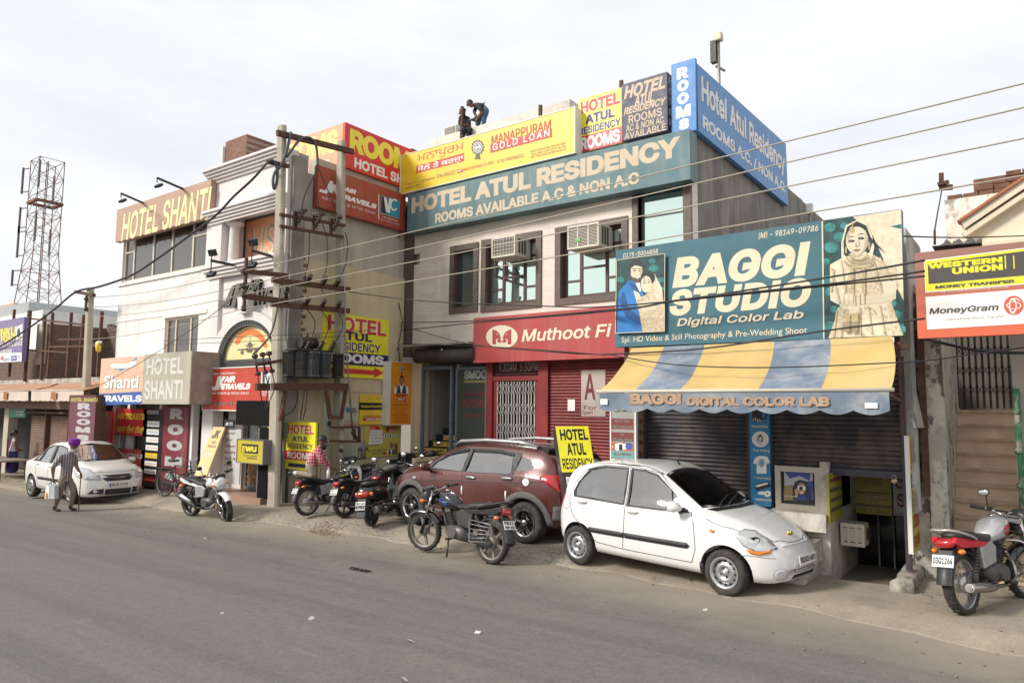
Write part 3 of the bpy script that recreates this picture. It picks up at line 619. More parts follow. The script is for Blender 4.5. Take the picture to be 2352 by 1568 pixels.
for a,d,c,z in((-5.07,.06,-5.0,-.2),(-3.42,.03,-3.06,-.2),(-1.44,.06,-1.385,.2)):MB().box(a,YB-d,z,c,YB+.04,2.9).build('shutter_guide',MATS['blue_black_steel'],BG)
b = MB(); b.tube([(-5.16,YB-.35,-.1),(-5.16,YB-.35,2.6)],.045,10); b.build('drain_pipe',mat('grey_pvc',(.42,.4,.38),.5),BG)
b = MB(); frame_rect(b,-3.02,-2.42,.83,1.42,YB-.1,.075,.1); wf = b.build('window',mat('dirty_cream_frame',(.45,.4,.33),.6,dirt=.4),BG)
MB().box(-2.96,YB-.06,.88,-2.48,YB-.05,1.4).build('pane',pane_mat('dark_pane',(.03,.03,.03),.05,.5),wf)
b = MB(); b.box(-3.05,YB-.35,.6,-2.31,YB+.2,.83).box(-2.42,YB-.11,.83,-2.31,YB+1.2,1.5).box(-3.05,YB-.15,-.2,-2.305,YB+.2,.6).box(-2.42,YB+.2,-1.6,-2.31,YB+3,1.6); b.build('window_ledge',patchy('scuffed_whitewash',(.66,.62,.56),(.52,.47,.41),(.3,.27,.24),3,.42,.6),BG)
b = MB(); b.box(-3.0,YB-.6,.22,-2.4,YB-.16,.5).box(-3.0,YB-.9,-.15,-2.46,YB-.61,.22).box(-3.0,YB-.61,-.15,-2.46,YB-.16,.22); b.build('steps',patchy('scuffed_cement',(.4,.36,.31),(.6,.57,.52),None,3,.5,.56),BG)
b = MB(); b.box(-2.3,10.12,-2.2,-1.5,15,-2.1).box(-1.5,10.12,-2.2,-1.44,15,.0).box(-2.42,14.9,-2.2,-1.4,15,1.6).box(-2.32,10.1,-2.2,-1.5,10.14,-.07); b.build('basement',DARK,BG)
b = MB()
for i in range(6):b.box(-2.3,10.2+.25*i,-2.1,-1.52,10.45+.25*i,-.3-.25*i)
b.build('basement_steps',mat('dark_step',(.06,.055,.05),.9),BG)
b = MB()
for x in(-2.0,-1.8):b.tube([(x,11.9,-2.1),(x,11.9,.9)],.018,6,1)
b.box(-2.3,11.95,-2.1,-1.5,11.98,.75); b.build('inner_shopfront',[mat('dark_glass_wall',(.012,.013,.014),.15),STEEL],BG)
# ---------------- staircase building at the far right
RB = T('stair_building','peeling building with a steep open staircase and a dark gate under the orange sign','building',(-.6,12,0))
PEEL = patchy('peeling_dark_plaster',(.56,.52,.47),(.07,.065,.06),(.4,.37,.33),4,.49,.51,stretch=(1,1,.7))
b = MB(); b.box(-1.5,10.9,-.2,-1.2,11.2,3.9); b.build('left_pier',PEEL,RB)
b = MB(); b.box(-1.199,10.86,-.2,-1.0,13.3,3.9); b.build('front_pier',patchy('stained_cream_plaster',(.62,.57,.49),(.44,.4,.34),(.1,.09,.08),3,.5,.54,stretch=(1,1,.6)),RB)
b = MB(); b.box(-1.27,10.8,1.1,-1.19,10.859,3.6); b.build('rusty_strap',IRON,RB)
STEPM = mat('worn_sandstone',(.72,.57,.42),.8,var=.2,vs=3,dirt=.25,dc=(.3,.2,.13),ds=2)
b = MB()
for i in range(11):
 y0 = 11.0+.18*i; z1 = .17+.205*i; b.box(-.999,y0,-.2,-.1,y0+.18 if i<10 else 14.5,z1-.035).box(-.998,y0-.045,z1-.034,-.051,y0+.18 if i<10 else 14.5,z1,1)
b.build('stairs',[STEPM,mat('worn_nosing',(.5,.39,.28),.7,var=.25,vs=6)],RB)
b = MB(); b.box(-.25,10.9,-.2,.5,11.25,3.9); b.build('right_pier',mat('grey_beige_paint',(.38,.34,.3),.85,var=.12,dirt=.3,dc=(.25,.22,.19),streak=True),RB)
b = MB(); b.box(-1.2,14.5,2.0,1.6,14.7,4.4).box(1.5,11.3,-.2,1.6,14.5,4.4); b.build('back_wall',mat('dim_brown_wall',(.1,.08,.065),.9,var=.25),RB)
b = MB(); xs = fr(-1.0,-.25,9)
for i,x in enumerate(xs):b.bar((x,13.05,2.25),(x,13.05,3.9),.03,.02)
for z0 in(2.45,2.75,3.05,3.35,3.65):
 for i in range(9):b.bar((xs[i],13.03,z0),(xs[i+1],13.03,z0+.16),.02,.01).bar((xs[i],13.02,z0+.16),(xs[i+1],13.02,z0),.02,.01)
b.build('folding_gate',mat('dark_green_iron',(.02,.026,.022),.6),RB)
b = MB(); pts = [P('d7',738,330,Y=10.8),P('d7',752,590,Y=10.8),P('d7',768,800,Y=10.8),P('d7',776,1160,Y=10.8)]; b.tube(pts,.035,10)
for t in(.15,.4,.62,.8):q = pts[0].lerp(pts[-1],t); b.tube([q-Vector((0,0,.03)),q+Vector((0,0,.03))],.045,10)
b.build('green_pipe',patchy('flaking_green_paint',(.02,.13,.06),(.02,.1,.05),(.3,.27,.22),9,.45,.55),RB)
GB = T('gabled_building','cracked cream building with a plaster gable and ragged brick parapet behind the orange sign','building',(0,14,0))
CRK = patchy('cracked_cream_plaster',(.72,.65,.54),(.78,.75,.7),(.3,.28,.26),2.6,.46,.53)
zt = P('h4',650,580,Y=14).z; b = MB(); b.box(-1.2,14.75,3.0,5,15.1,zt); b.build('wall',CRK,GB)
b = MB(); rr = random.Random(3); zc = zt
for r in range(4):
 x = -1.18+[0,.38,.62,.9][r]+rr.uniform(0,.1)
 while x<5:
  L = rr.uniform(.2,.25); b.box(x,14.8+rr.uniform(-.03,.02),zc+.005,x+L,15.02,zc+.085); x+=L+.015
 zc+=.095
b.box(-.75,14.83,zt,5,15.0,zc-.06)
b.build('brick_parapet',mat('weathered_brick',(.15,.075,.05),.9,var=.4,vs=6,dirt=.5,bump=.4),GB)
YG = 13.9; CRG = mat('cream_moulding',(.7,.62,.48),.8,dirt=.25,dc=(.4,.33,.25),streak=True)
g0 = P('h4',1000,1085,Y=YG); g1 = P('h4',2047,385,Y=YG); sl_ = (g1.z-g0.z)/(g1.x-g0.x); xm = g0.x+2.6; zm = g0.z+2.6*sl_
b = MB(); b.prism([(g0.x,g0.z),(xm,zm),(2*xm-g0.x,g0.z),(2*xm-g0.x,g0.z-.5),(g0.x,g0.z-.5)],lambda u,v,w_:(u,w_,v),YG+.2,YG+.85); b.build('gable',CRG,GB)
b = MB();
for o,w_,d in((0,.14,.12),(.2,.07,.16)):
 b.prism([(g0.x,g0.z-o),(xm,zm-o),(xm,zm-o-w_),(g0.x+.05,g0.z-o-w_)],lambda u,v,y:(u,y,v),YG+d-.12,YG+.199)
b.box(g0.x,YG-.02,g0.z-.55,4,YG+.199,g0.z-.42); b.build('rake_moulding',CRG,GB)
b = MB(); b.prism([(g0.x-.05,g0.z+.0),(xm,zm+.03),(xm,zm),(g0.x,g0.z-.02)],lambda u,v,y:(u,y,v),YG-.05,YG+.3); b.build('rake_tiles',mat('orange_edging',(.4,.14,.07),.8),GB)
b = MB(); b.box(g0.x+.05,YG+.03,g0.z-.85,4,YG+.3,g0.z-.551)
for i in range(26):
 x = g0.x+.12+.09*i; b.box(x,YG-.01,g0.z-.84,x+.05,YG+.029,g0.z-.76)
 b.tube([(x,YG+.01,g0.z-.68),(x+.03,YG+.01,g0.z-.62),(x+.07,YG+.01,g0.z-.67),(x+.05,YG+.01,g0.z-.72)],.008,5)
b.build('frieze',mat('ochre_plaster',(.5,.35,.2),.8,var=.15),GB)
b = MB(); b.box(g0.x+.04,YG+.3,3.95,3.5,YG+.8,g0.z-.3); b.build('lower_wall',CRG,GB)
# ================================================================== signs
def paint(name,c,rough=.5,**k):return mat(name,c,rough,**{**dict(var=.07,vs=1.5,dirt=.24,dc=(.3,.27,.23),ds=.9,streak=True,bump=.12,bs=2.5),**k})
TEAL = paint('weathered_teal_sheet',(.07,.155,.175),.55,var=.18,vs=.8,dirt=.55,dc=(.27,.3,.26)); BEIGE = mat('beige_letter',(.56,.46,.33),.6,var=.08)
YELS = paint('yellow_flex',(.8,.55,.025),.4); REDL = mat('red_letter',(.5,.045,.025),.5); GRYL = mat('dark_grey_letter',(.09,.085,.07),.5)
LEM = paint('lemon_flex',(.82,.76,.03),.4,dirt=.08); REDF = paint('red_flex',(.62,.03,.03),.4,dirt=.05); NAVL = mat('navy_letter',(.035,.02,.1),.5); REDH = mat('bright_red_letter',(.6,.05,.04),.5)
NAVF = paint('navy_flex',(.03,.032,.075),.5,dirt=.15); BLUF = paint('blue_flex',(.03,.2,.52),.45,dirt=.3,dc=(.12,.3,.55)); BLUS = paint('sky_blue_flex',(.07,.24,.55),.45,dirt=.2,dc=(.2,.36,.6)); SILV = mat('silver_letter',(.76,.76,.76),.5); INK = mat('black_ink',(.015,.014,.014),.5,var=0)
MUTR = paint('brick_red_flex',(.4,.045,.045),.5,var=.06); JKR = paint('tomato_red_flex',(.5,.05,.025),.45,dirt=.12); JKR2 = paint('dull_red_flex',(.36,.055,.03),.5)
AW = (.02,0)
f = sign_y('fascia_sign','long weathered teal fascia sign with beige capitals across the top of the tiled front',-14.18,-5.75,7.07,8.18,14.1,TEAL,.39)
f.c = 'c8'; f.t('HOTEL ATUL RESIDENCY',183,830,2205,520,BEIGE,bold=.045); f.t('ROOMS AVAILABLE A.C & NON A.C',358,950,1895,722,BEIGE,bold=.035); f.done(f.thing)
def emblem(f,cx,cy,rx,ry):
 f.oval(cx,cy,rx,ry*.72,GRYL)
 for i in range(14):a = 2*PI*i/14; f.oval(cx+rx*1.02*math.cos(a),cy+ry*.73*math.sin(a),rx*.14,ry*.1,GRYL,n=6)
 f.ring(cx,cy,rx*.8,ry*.58,rx*.1,STW); f.ring(cx,cy,rx*.55,ry*.4,rx*.12,STW); f.rect(cx-rx*.35,cy-ry*.08,cx+rx*.35,cy+ry*.08,STW)
 f.poly([(cx-rx*.25,cy+ry*.7),(cx+rx*.25,cy+ry*.7),(cx+rx*.5,cy+ry*1.2),(cx-rx*.5,cy+ry*1.25)],GRYL)
f = sign_y('finance_sign','long bright yellow sign with a black round emblem, above the teal fascia',-14.49,-8.63,8.26,9.38,14.1,YELS,.36,frame=WHITE,fw=.02)
f.c = 'c8'; f.t('ਮਨਾਪੁਰਮ',225,512,577,482,REDL,bold=.0); f.poly([(217,592),(577,493),(577,555),(217,647)],REDL); f.t('ਸੋਨੇ ਤੇ ਕਰਜ਼ਾ',225,592,572,555,STW,bold=.01)
emblem(f,680,452,44,72); f.t('MANAPPURAM',783,365,1230,313,REDL,bold=.01); f.poly([(775,432),(1237,308),(1237,372),(775,492)],REDL); f.t('GOLD LOAN',793,428,1220,366,STW,bold=.01,sp=1.25)
f.t('Toll Free: 1800420 22 33',368,657,510,651,GRYL,bold=0); f.poly([(525,622),(567,612),(567,635),(525,645)],REDL); f.t('24x7',529,625,560,632,STW)
f.t('MANAPPURAM FINANCE LTD. (MAFIL)',573,608,800,578,REDL,bold=0); f.t('GST NO: 03AABCM6882E1ZL',825,547,1030,521,GRYL,bold=0)
f.t('Branch: Rajpura Colony, Patiala Bus Stand',1078,472,1340,432,GRYL,bold=0); f.t('ਦਫਤਰ: ਰਾਜਪੁਰਾ ਕਲੋਨੀ ਪਟਿਆਲਾ ਬਸ ਸਟੈਂਡ',1078,496,1340,452,GRYL,bold=0); f.t('email: 2795ptpt-patialabusstand@manappuram.com',1078,516,1345,474,GRYL,bold=0)
f.t('www.manappuram.com',258,697,357,691,GRYL,bold=0); f.t('H O Valapad, Kerala',133,726,212,721,GRYL,bold=0); f.t('ਮੁੱਖ ਦਫਤਰ ਵਲਾਪਾਡ, ਕੇਰਲਾ',133,753,242,742,GRYL,bold=0); f.done(f.thing)
f = sign_y('rooftop_sign','lemon yellow and red rooftop sign between the long yellow sign and the navy one',-8.70,-7.53,8.39,9.69,14.4,LEM,.1)
f.c = 'd2'; f.poly([(125,838),(497,741),(497,880),(125,968)],REDF); f.t('HOTEL',152,545,480,552,REDH,bold=.04,out=STW); f.t('ATUL',192,652,435,665,NAVL,bold=.04,out=STW); f.t('RESIDENCY',142,762,487,735,NAVL,bold=.025,out=STW); f.t('ROOMS',152,842,480,870,STW,bold=.04,out=REDL,ow=.02); f.done(f.thing)
f = sign_y('rooftop_sign','navy rooftop sign with cream slanted lettering beside the blue corner hoarding',-7.47,-6.34,8.35,9.70,14.3,NAVF,.34)
f.c = 'd2'
for s_,a,b_,c_,d_,sh in(('HOTEL',512,415,860,425,.25),('ATUL',600,492,762,540,.25),('RESIDENCY',512,592,868,560,.25),('ROOMS',553,655,832,655,0),('AC & NON AC',530,737,850,715,0),('AVAILABLE',517,803,865,775,0)):f.t(s_,a,b_,c_,d_,BEIGE,bold=.035 if sh else.02,shear=sh)
f.done(f.thing)
g = face_x(14.3,8.35,-6.34)
for i,ch in enumerate('HOTEL'):g.txt(ch,.1,1.12-.24*i,.25,1.26-.24*i,SILV,bold=.01)
g.done(f.thing,'edge_lettering')
t = T('corner_hoarding','blue rooftop corner hoarding running back along the side of the hotel','hoarding',(-5.9,14.4,8.3)); MB().box(-6.28,14.4,8.25,-5.72,14.5,9.88).build('front_board',BLUF,t)
f = face_y(0,0,14.4); f.c = 'd2'
for ch,a,b_,c_,d_ in(('R',955,264,1055,332),('O',960,370,1055,438),('O',960,476,1056,545),('M',948,585,1076,652),('S',972,690,1060,760)):f.t(ch,a,b_,c_,d_,STW,bold=.06)
f.done(t,'front_lettering')
XS = -5.72; C4 = [P('D',1600,145,X=XS),P('D',1805,331,X=XS),P('D',1811,473,X=XS),P('D',1601,298,X=XS)]
b = MB(); b.add([*C4,*[p-Vector((.12,0,0))for p in C4]],[(0,1,2,3),(7,6,5,4),(0,4,5,1),(1,5,6,2),(2,6,7,3),(3,7,4,0)]); b.build('side_board',BLUS,t)
U = (C4[1]-C4[0]+C4[2]-C4[3]).normalized(); f = Face((XS,14.5,8.4),U,(0,0,1),(1,0,0)); f.c = 'd2'
OUTB = mat('navy_outline',(.02,.05,.14),.5); f.t('Hotel Atul Residency',1157,312,1862,1215,SILV,bold=.03,out=OUTB,ow=.025); f.t('ROOMS A.C. / NON A.C.',1172,645,1868,1350,SILV,bold=.035,out=OUTB,ow=.02); f.done(t,'side_lettering')
f = sign_y('finance_sign','brick red sign with a cream oval emblem over the red shop shutters',-11.68,-7.0,3.32,4.48,14.1,MUTR,.3)
f.c = 'd1'; f.oval(1025,1113,142,104,CRM,n=36); MR = MATS['brick_red_flex']
for s_ in(-1,1):
 X = lambda u:1025+s_*u
 f.poly([(X(8),1130),(X(20),1085),(X(45),1060),(X(85),1043),(X(85),1180),(X(52),1180),(X(52),1135),(X(30),1128),(X(36),1150),(X(20),1168),(X(2),1160),(X(2),1148),(X(16),1150),(X(20),1140)],MR)
 f.oval(X(40),1090,10,3,CRM,n=10); f.ring(X(26),1148,16,16,7,MR,R(-60),R(230)if s_>0 else R(240))
f.t('Muthoot Fi',1203,1048,2010,1112,CRM,bold=.018,shear=.18); f.done(f.thing)
f = sign_x('travel_sign','dull red travel sign with a phone number, high on the grey side wall',11.15,14.26,7.19,8.27,-14.42,JKR2,.15); f.c = 'c5'
f.poly([(540,618),(552,600),(590,612),(628,535),(655,545),(600,640)],STW); f.t('K',610,548,735,662,STW,bold=.06,shear=.3); f.t('AIR',735,578,832,645,STW,bold=.05,shear=.25); f.t('TRAVELS',700,630,993,760,STW,bold=.05,shear=.25)
f.t('AIR TICKETS  @ 98720-33444',565,655,980,805,STW,bold=.0,sp=1.1); f.poly([(1006,640),(1012,642),(1012,838),(1006,836)],STW); f.poly([(1027,648),(1175,688),(1170,830),(1022,790)],mat('teal_logo',(.05,.3,.4),.5)); f.poly([(1032,655),(1085,668),(1070,795),(1028,785)],mat('logo_black',(.02,.03,.045),.5))
f.poly([(1048,660),(1070,668),(1085,740),(1090,672),(1110,678),(1095,790),(1065,780)],STW); f.ring(1130,725,32,48,10,STW,R(40),R(320)); f.t('Visaexpress Consultants Pvt. Ltd',1022,785,1172,838,STW,bold=0); f.t('VISA SERVICES',1035,808,1160,860,STW,bold=.0); f.t('@ 73 73 24 4000',1025,832,1170,888,STW,bold=.0); f.done(f.thing)
t = T('corner_hoarding','red and orange corner hoarding with huge yellow letters on the travel office roof','hoarding',(-14.6,12,8.5))
MB().box(-17.7,12.05,8.5,-14.61,12.13,9.72).build('front_board',paint('sunlit_orange',(.8,.36,.2),.4),t); MB().box(-14.609,12.05,8.5,-14.52,15.4,9.72).build('side_board',REDF,t)  # front board paler than the side: sunlight put into its colour
b = MB()
for x,y in((-14.7,12.3),(-14.7,13.8),(-17.4,12.3),(-16,12.3)):b.box(x-.03,y-.03,8.0,x+.03,y+.03,9.3)
b.build('support_posts',IRON,t); LYEL = mat('yellow_letter',(.85,.72,.06),.45); PYEL = mat('sunlit_yellow_letter',(.85,.7,.22),.45)
f = face_y(0,0,12.05); f.c = 'c5'; q = f.uv(692,138); f.txt('ROOMS',q[0]-2.75,8.98,q[0],9.62,PYEL,bold=.04); f.txt('HOTEL SHANTI',-17.4,8.58,-15.15,8.84,STW,bold=.03); f.done(t,'front_lettering')  # street-facing ROOMS in a paler yellow, with the sunlight painted in
f = face_x(0,0,-14.52); f.txt('ROOMS',12.22,8.98,15.0,9.62,LYEL,bold=.05); f.txt('HOTEL SHANTI',12.4,8.58,15.1,8.86,STW,bold=.035); f.done(t,'side_lettering')
f = sign_x('wall_sign','large lemon wall sign with a navy band and a red arrow, behind the transformer',11.55,13.8,2.93,4.57,-14.5,LEM,.05); f.c = 'c6'; W_ = f.W
f.txt('HOTEL',.12,1.18,W_-.1,1.58,REDH,bold=.03,out=STW); f.txt('ATUL',.35,.98,1.65,1.2,NAVL,bold=.035); f.txt('RESIDENCY',.3,.7,1.95,.93,NAVL,bold=.02,out=STW,ow=.015)
f.rect(0,.33,W_,.66,NAVL,False); f.txt('ROOMS',.28,.38,2.08,.63,STW,bold=.04); f.poly([(0,.1),(1.75,.1),(1.75,.03),(2.12,.17),(1.75,.3),(1.75,.23),(0,.23)],REDH,False); f.done(f.thing)
f = sign_x('lightbox_sign','orange lightbox with a man in a dark waistcoat, by the hotel stairs',13.63,14.46,1.69,3.40,-14.2,paint('orange_flex',(.72,.28,.015),.4,dirt=.05),.3,frame=mat('white_box_edge',(.7,.68,.65),.5),fw=.015)
SKIN = mat('print_skin',(.34,.17,.1),.6); HAIR = mat('print_hair',(.015,.012,.012),.5); SUIT = mat('print_dark_blue',(.03,.05,.09),.6); W_ = f.W
emblem(f,107,143,0,0)if 0 else None
def gear(f,x,y,r):f.oval(x,y,r,r*1.1,GRYL,False,16); f.ring(x,y,r*.7,r*.75,r*.2,STW,px=False); f.rect(x-r*.3,y-r*1.8,x+r*.3,y-r,GRYL,False)
gear(f,W_*.5,1.52,.085); f.rect(.06,1.34,W_-.06,1.345,GRYL,False)
def man(f,x,y,s,coat,shirt=STW,skin=SKIN,hair=HAIR,beard=False):
 """a printed half-length figure: hair, face, neck, shirt and open coat"""
 f.poly([(x-.5*s,y),(x-.46*s,y+.32*s),(x-.2*s,y+.42*s),(x+.2*s,y+.42*s),(x+.46*s,y+.32*s),(x+.5*s,y)],shirt,False); f.poly([(x-.34*s,y),(x-.3*s,y+.36*s),(x-.14*s,y+.42*s),(x-.03*s,y)],coat,False); f.poly([(x+.34*s,y),(x+.3*s,y+.36*s),(x+.14*s,y+.42*s),(x+.03*s,y)],coat,False)
 f.rect(x-.07*s,y+.36*s,x+.07*s,y+.5*s,skin,False); f.oval(x,y+.68*s,.16*s,.22*s,hair,False); f.oval(x,y+.6*s,.135*s,.2*s,skin,False)
 for e in(-1,1):f.oval(x+e*.055*s,y+.63*s,.022*s,.01*s,HAIR,False,8); f.rect(x+e*.055*s-.03*s,y+.655*s,x+e*.055*s+.03*s,y+.667*s,HAIR,False)
 f.poly([(x-.06*s,y+.535*s),(x,y+.555*s),(x+.06*s,y+.535*s),(x,y+.525*s)],HAIR,False); f.poly([(x-.04*s,y+.5*s),(x+.04*s,y+.5*s),(x,y+.485*s)],STW,False)
man(f,W_*.5,.86,.55,SUIT); f.oval(W_*.3,1.03,.05,.07,SKIN,False,12)
f.rect(.2,.78,W_-.2,.84,REDL,False); f.rect(.24,.64,W_-.24,.76,REDH,False); f.txt('24x7',.29,.665,W_-.29,.735,STW,bold=.03); f.rect(.06,.6,W_-.06,.605,REDL,False)
for i,s_ in enumerate(('OTHER PRODUCTS','MONEY TRANSFER','INSURANCE','HOME FINANCE','VEHICLE LOAN','TWO WHEELER LOAN')):w_ = .2 if i==2 else.3; f.txt(s_,W_*.5-w_,.52-.09*i,W_*.5+w_,.555-.09*i,INK if i==0 else REDL,bold=.01); f.rect(.12,.495-.09*i,W_-.12,.498-.09*i,REDL,False)
f.done(f.thing)
f = sign_x('transfer_sign','yellow wall sign with a black strip, left of the orange lightbox',12.82,13.86,1.70,2.49,-14.5,YELS,.04); f.c = 'e7'
f.rect(1122,428,1512,545,INK); f.t('WesternUnion\\WU',1150,462,1488,515,mat('lemon_letter',(.75,.62,.05),.5),bold=.015); f.t('MANAPPURAM',1232,628,1465,665,REDL,bold=.02); f.rect(1178,672,1480,712,REDL); f.t('FINANCE LIMITED',1232,677,1470,708,STW,bold=.02); f.oval(1203,655,22,28,GRYL); f.ring(1203,655,14,18,5,STW); f.t('Call us at toll free no.',1402,342,1530,358,GRYL,bold=0); f.t('1800-425-1122',1402,368,1485,384,GRYL,bold=0); f.done(f.thing)
GLA,GLB = P('e7',572,430,X=-14.5),P('e7',1112,800,X=-14.5)
f = sign_x('loan_board','faded cream board with a blue globe, partly behind the right hand pole',GLA.y,GLB.y,.15,GLA.z,-14.51,paint('faded_cream_flex',(.55,.56,.44),.5,dirt=.3),.03); f.c = 'e7'
f.oval(945,545,37,45,mat('globe_blue',(.04,.25,.5),.5)); f.t('GL',1000,510,1088,588,GRYL,bold=.04); f.oval(640,585,26,55,mat('teal_print',(.03,.15,.18),.5)); f.t('MANAPPURAM',655,705,1078,755,mat('faded_red_print',(.45,.2,.14),.6),bold=.0); f.rect(860,768,1095,795,MATS['faded_red_print']); f.oval(650,760,30,45,GRYL); f.t('OGL',1000,610,1090,622,GRYL); f.done(f.thing)
BA,BB = P('e7',1215,790,X=-14.5),P('e7',1752,1255,X=-14.5)
f = sign_x('cloth_banner','creased yellow banner with a handwritten white paper stuck on it',BA.y,BB.y,BB.z,BA.z,-14.515,paint('mustard_flex',(.55,.48,.08),.5,dirt=.3),.02,cat='banner'); f.c = 'e7'
f.poly([(1290,790),(1430,790),(1510,925),(1430,1000),(1290,1000)],REDL); f.t('ਹਰ ਲੋੜ',1300,815,1370,850,STW,bold=.0); f.poly([(1300,862),(1490,855),(1490,1072),(1270,1088)],STW)
for i,s_ in enumerate(('ਪਾਰਕਿੰਗ ਮਨਾ ਹੈ','ਇੱਥੇ ਗੱਡੀ ਨਾ ਖੜੀ','ਕਰੋ ਜੀ ਧੰਨਵਾਦ','ਸਾਈਡ ਵਾਲੀ ਹੈ')):f.t(s_,1308,875+48*i,1480-25*(i==3),905+48*i,GRYL,bold=0)
for x in(1540,1615,1690):f.oval(x,950,26,34,STW); f.rect(x-9,930,x+9,972,SUIT)
f.t('MANAPPURAM',1592,805,1725,838,REDL,bold=.03); f.rect(1545,845,1728,876,REDL); f.t('FINANCE LIMITED',1592,850,1725,872,STW); f.oval(1570,830,18,24,GRYL); f.t('08153, 93563-08154 ਜੀ',1250,1160,1548,1190,GRYL,bold=0); f.t('1800 420 22 33',1320,1212,1500,1238,GRYL,bold=.0); f.rect(1500,1205,1550,1235,REDL); f.t('ਹੁਣੇ ਹੀ ਸੰਪਰਕ ਕਰੋ :',1240,1085,1440,1112,GRYL,bold=0)
q0,q1 = f.uv(1625,1235),f.uv(1625,1050); man(f,q0[0],q0[1],(q1[1]-q0[1])*1.05,SUIT); f.rect(1672,1072,1720,1238,mat('brown_print',(.2,.1,.04),.6)); f.done(f.thing)
t = T('standing_sign','lemon standing board with a red band, on an iron frame beside the kneeling man','sign',(-14.2,10.75,-.1)); SX0,SX1,SZ0,SZ1 = -14.45,-13.45,.66,1.8
A_,B_ = P('D',658,968,Y=10.55),P('D',722,1082,Y=10.55); SX0,SX1,SZ0,SZ1 = A_.x,B_.x,B_.z,A_.z
MB().box(SX0,10.55,SZ0,SX1,10.6,SZ1).build('board',LEM,t)
b = MB(); b.box(SX0,10.601,-.15,SX0+.04,10.64,SZ1).box(SX1-.04,10.601,-.15,SX1,10.64,SZ1).box(SX0,10.45,-.16,SX1+.25,10.5,-.12).box(SX0,10.3,-.16,SX0+.04,10.95,-.12); b.build('stand',IRON,t)
f = face_y(SX0,SZ0,10.55); W_,h_ = SX1-SX0,SZ1-SZ0; f.rect(0,h_*.2,W_,h_*.395,REDF,False); f.txt('HOTEL',W_*.06,h_*.75,W_*.94,h_*.94,REDH,bold=.03,out=STW); f.txt('ATUL',W_*.22,h_*.59,W_*.78,h_*.7,NAVL,bold=.03); f.txt('RESIDENCY',W_*.08,h_*.44,W_*.92,h_*.55,NAVL,bold=.02); f.txt('ROOMS',W_*.08,h_*.225,W_*.92,h_*.37,STW,bold=.03); f.rect(W_*.12,h_*.05,W_*.8,h_*.13,NAVL,False); f.done(t)
f = sign_y('fascia_sign','dusty pink fascia sign with pale yellow slanted capitals, highest on the white block',-23.15,-17.78,7.24,8.28,10.22,paint('dusty_pink_sheet',(.45,.285,.21),.6),.16); f.c = 'c3'; f.t('HOTEL SHANTI',150,590,728,610,mat('primrose_letter',(.8,.72,.36),.5),bold=.02,shear=.18,out=mat('brown_outline',(.2,.14,.08),.5),ow=.012); f.done(f.thing)
f = sign_y('box_sign','peach and blue box sign with a white airliner over the shop door',-22.17,-19.62,2.18,3.5,9.6,paint('peach_flex',(.78,.45,.32),.5,dirt=.1),.85); f.c = 'c4'; TBL = mat('royal_blue_print',(.03,.1,.33),.5)
f.poly([(90,440),(425,421),(425,520),(90,531)],TBL); f.t('TRAVELS',97,452,424,503,STW,bold=.04); f.t('Shanti',136,300,405,400,GRYL,bold=.03,shear=.05,serif=True); f.t('Shanti',131,296,401,396,STW,bold=.03,shear=.05,serif=True)
LBL = mat('sky_print',(.15,.35,.5),.5); f.poly([(176,222),(190,207),(240,203),(310,205),(345,192),(372,158),(390,155),(378,205),(350,228),(270,248),(200,240)],STW); f.poly([(345,192),(372,158),(390,155),(384,180)],LBL); f.poly([(200,238),(270,246),(345,230),(280,256),(215,252)],LBL); f.poly([(235,243),(290,240),(262,262)],mat('engine_print',(.1,.2,.3),.5)); f.done(f.thing)
f = sign_y('box_sign','grey box sign with pale capitals and a rusty side, next to the airliner sign',-19.61,-17.21,2.19,3.54,9.6,paint('stone_grey_flex',(.42,.39,.3),.5),.85); f.c = 'c4'; PG = mat('pale_grey_letter',(.62,.6,.54),.5); f.t('HOTEL',468,168,750,282,PG,bold=.025,out=GREYP,ow=.01); f.t('SHANTI',450,336,742,484,PG,bold=.025,out=GREYP,ow=.01); f.done(f.thing)
MB().box(-17.209,9.61,2.2,-17.19,10.44,3.53).build('side_panel',mat('rusty_zinc',(.3,.25,.22),.6,var=.3,dirt=.7,dc=(.22,.08,.05),ds=2),f.thing)
MAR = paint('maroon_sheet',(.13,.03,.05),.5,dirt=.1)
f = sign_y('standing_sign','maroon standing sign with grey capitals one under another, behind the white sedan',-23.62,-21.86,-.2,2.42,9.4,MAR,.28,frame=IRON,fw=.012); f.c = 'e1'; SLG = mat('slate_letter',(.42,.41,.41),.5)
f.t('HOTEL SHANTI',685,822,938,860,mat('olive_letter',(.5,.46,.1),.5),bold=.03)
for ch,a,b_,c_,d_ in(('R',752,872,875,936),('O',745,946,873,1010),('O',742,1021,869,1086),('M',731,1096,869,1160),('S',740,1172,856,1236)):f.t(ch,a,b_,c_,d_,SLG,bold=.06)
f.done(f.thing)
MB().box(-23.65,9.41,-.2,-23.625,9.67,2.4).build('white_side',WHITE,f.thing)
a_,b_ = P('c4',95,575,Y=10.2),P('c4',175,830,Y=10.2); f = sign_y('vertical_sign','narrow red vertical sign with yellow capitals, between the maroon sign and the shop glass',a_.x,b_.x,-.2,a_.z,10.2,REDF,.08); f.c = 'c4'
f.t('AIR',95,588,163,608,LYEL,bold=.03)
for i,ch in enumerate('TICKETS'):f.t(ch,112-2*i,620+29*i,142-2*i,641+29*i,LYEL,bold=.04)
f.done(f.thing)
YW = 10.45
def wsign(nm,lab,x0,y0,x1,y1,m,Y=YW,dep=.03,c='c4',**k):
 a,b_ = P(c,x0,y0,Y=Y),P(c,x1,y1,Y=Y); f = sign_y(nm,lab,a.x,b_.x,b_.z,a.z,Y,m,dep,**k); f.c = c; return f
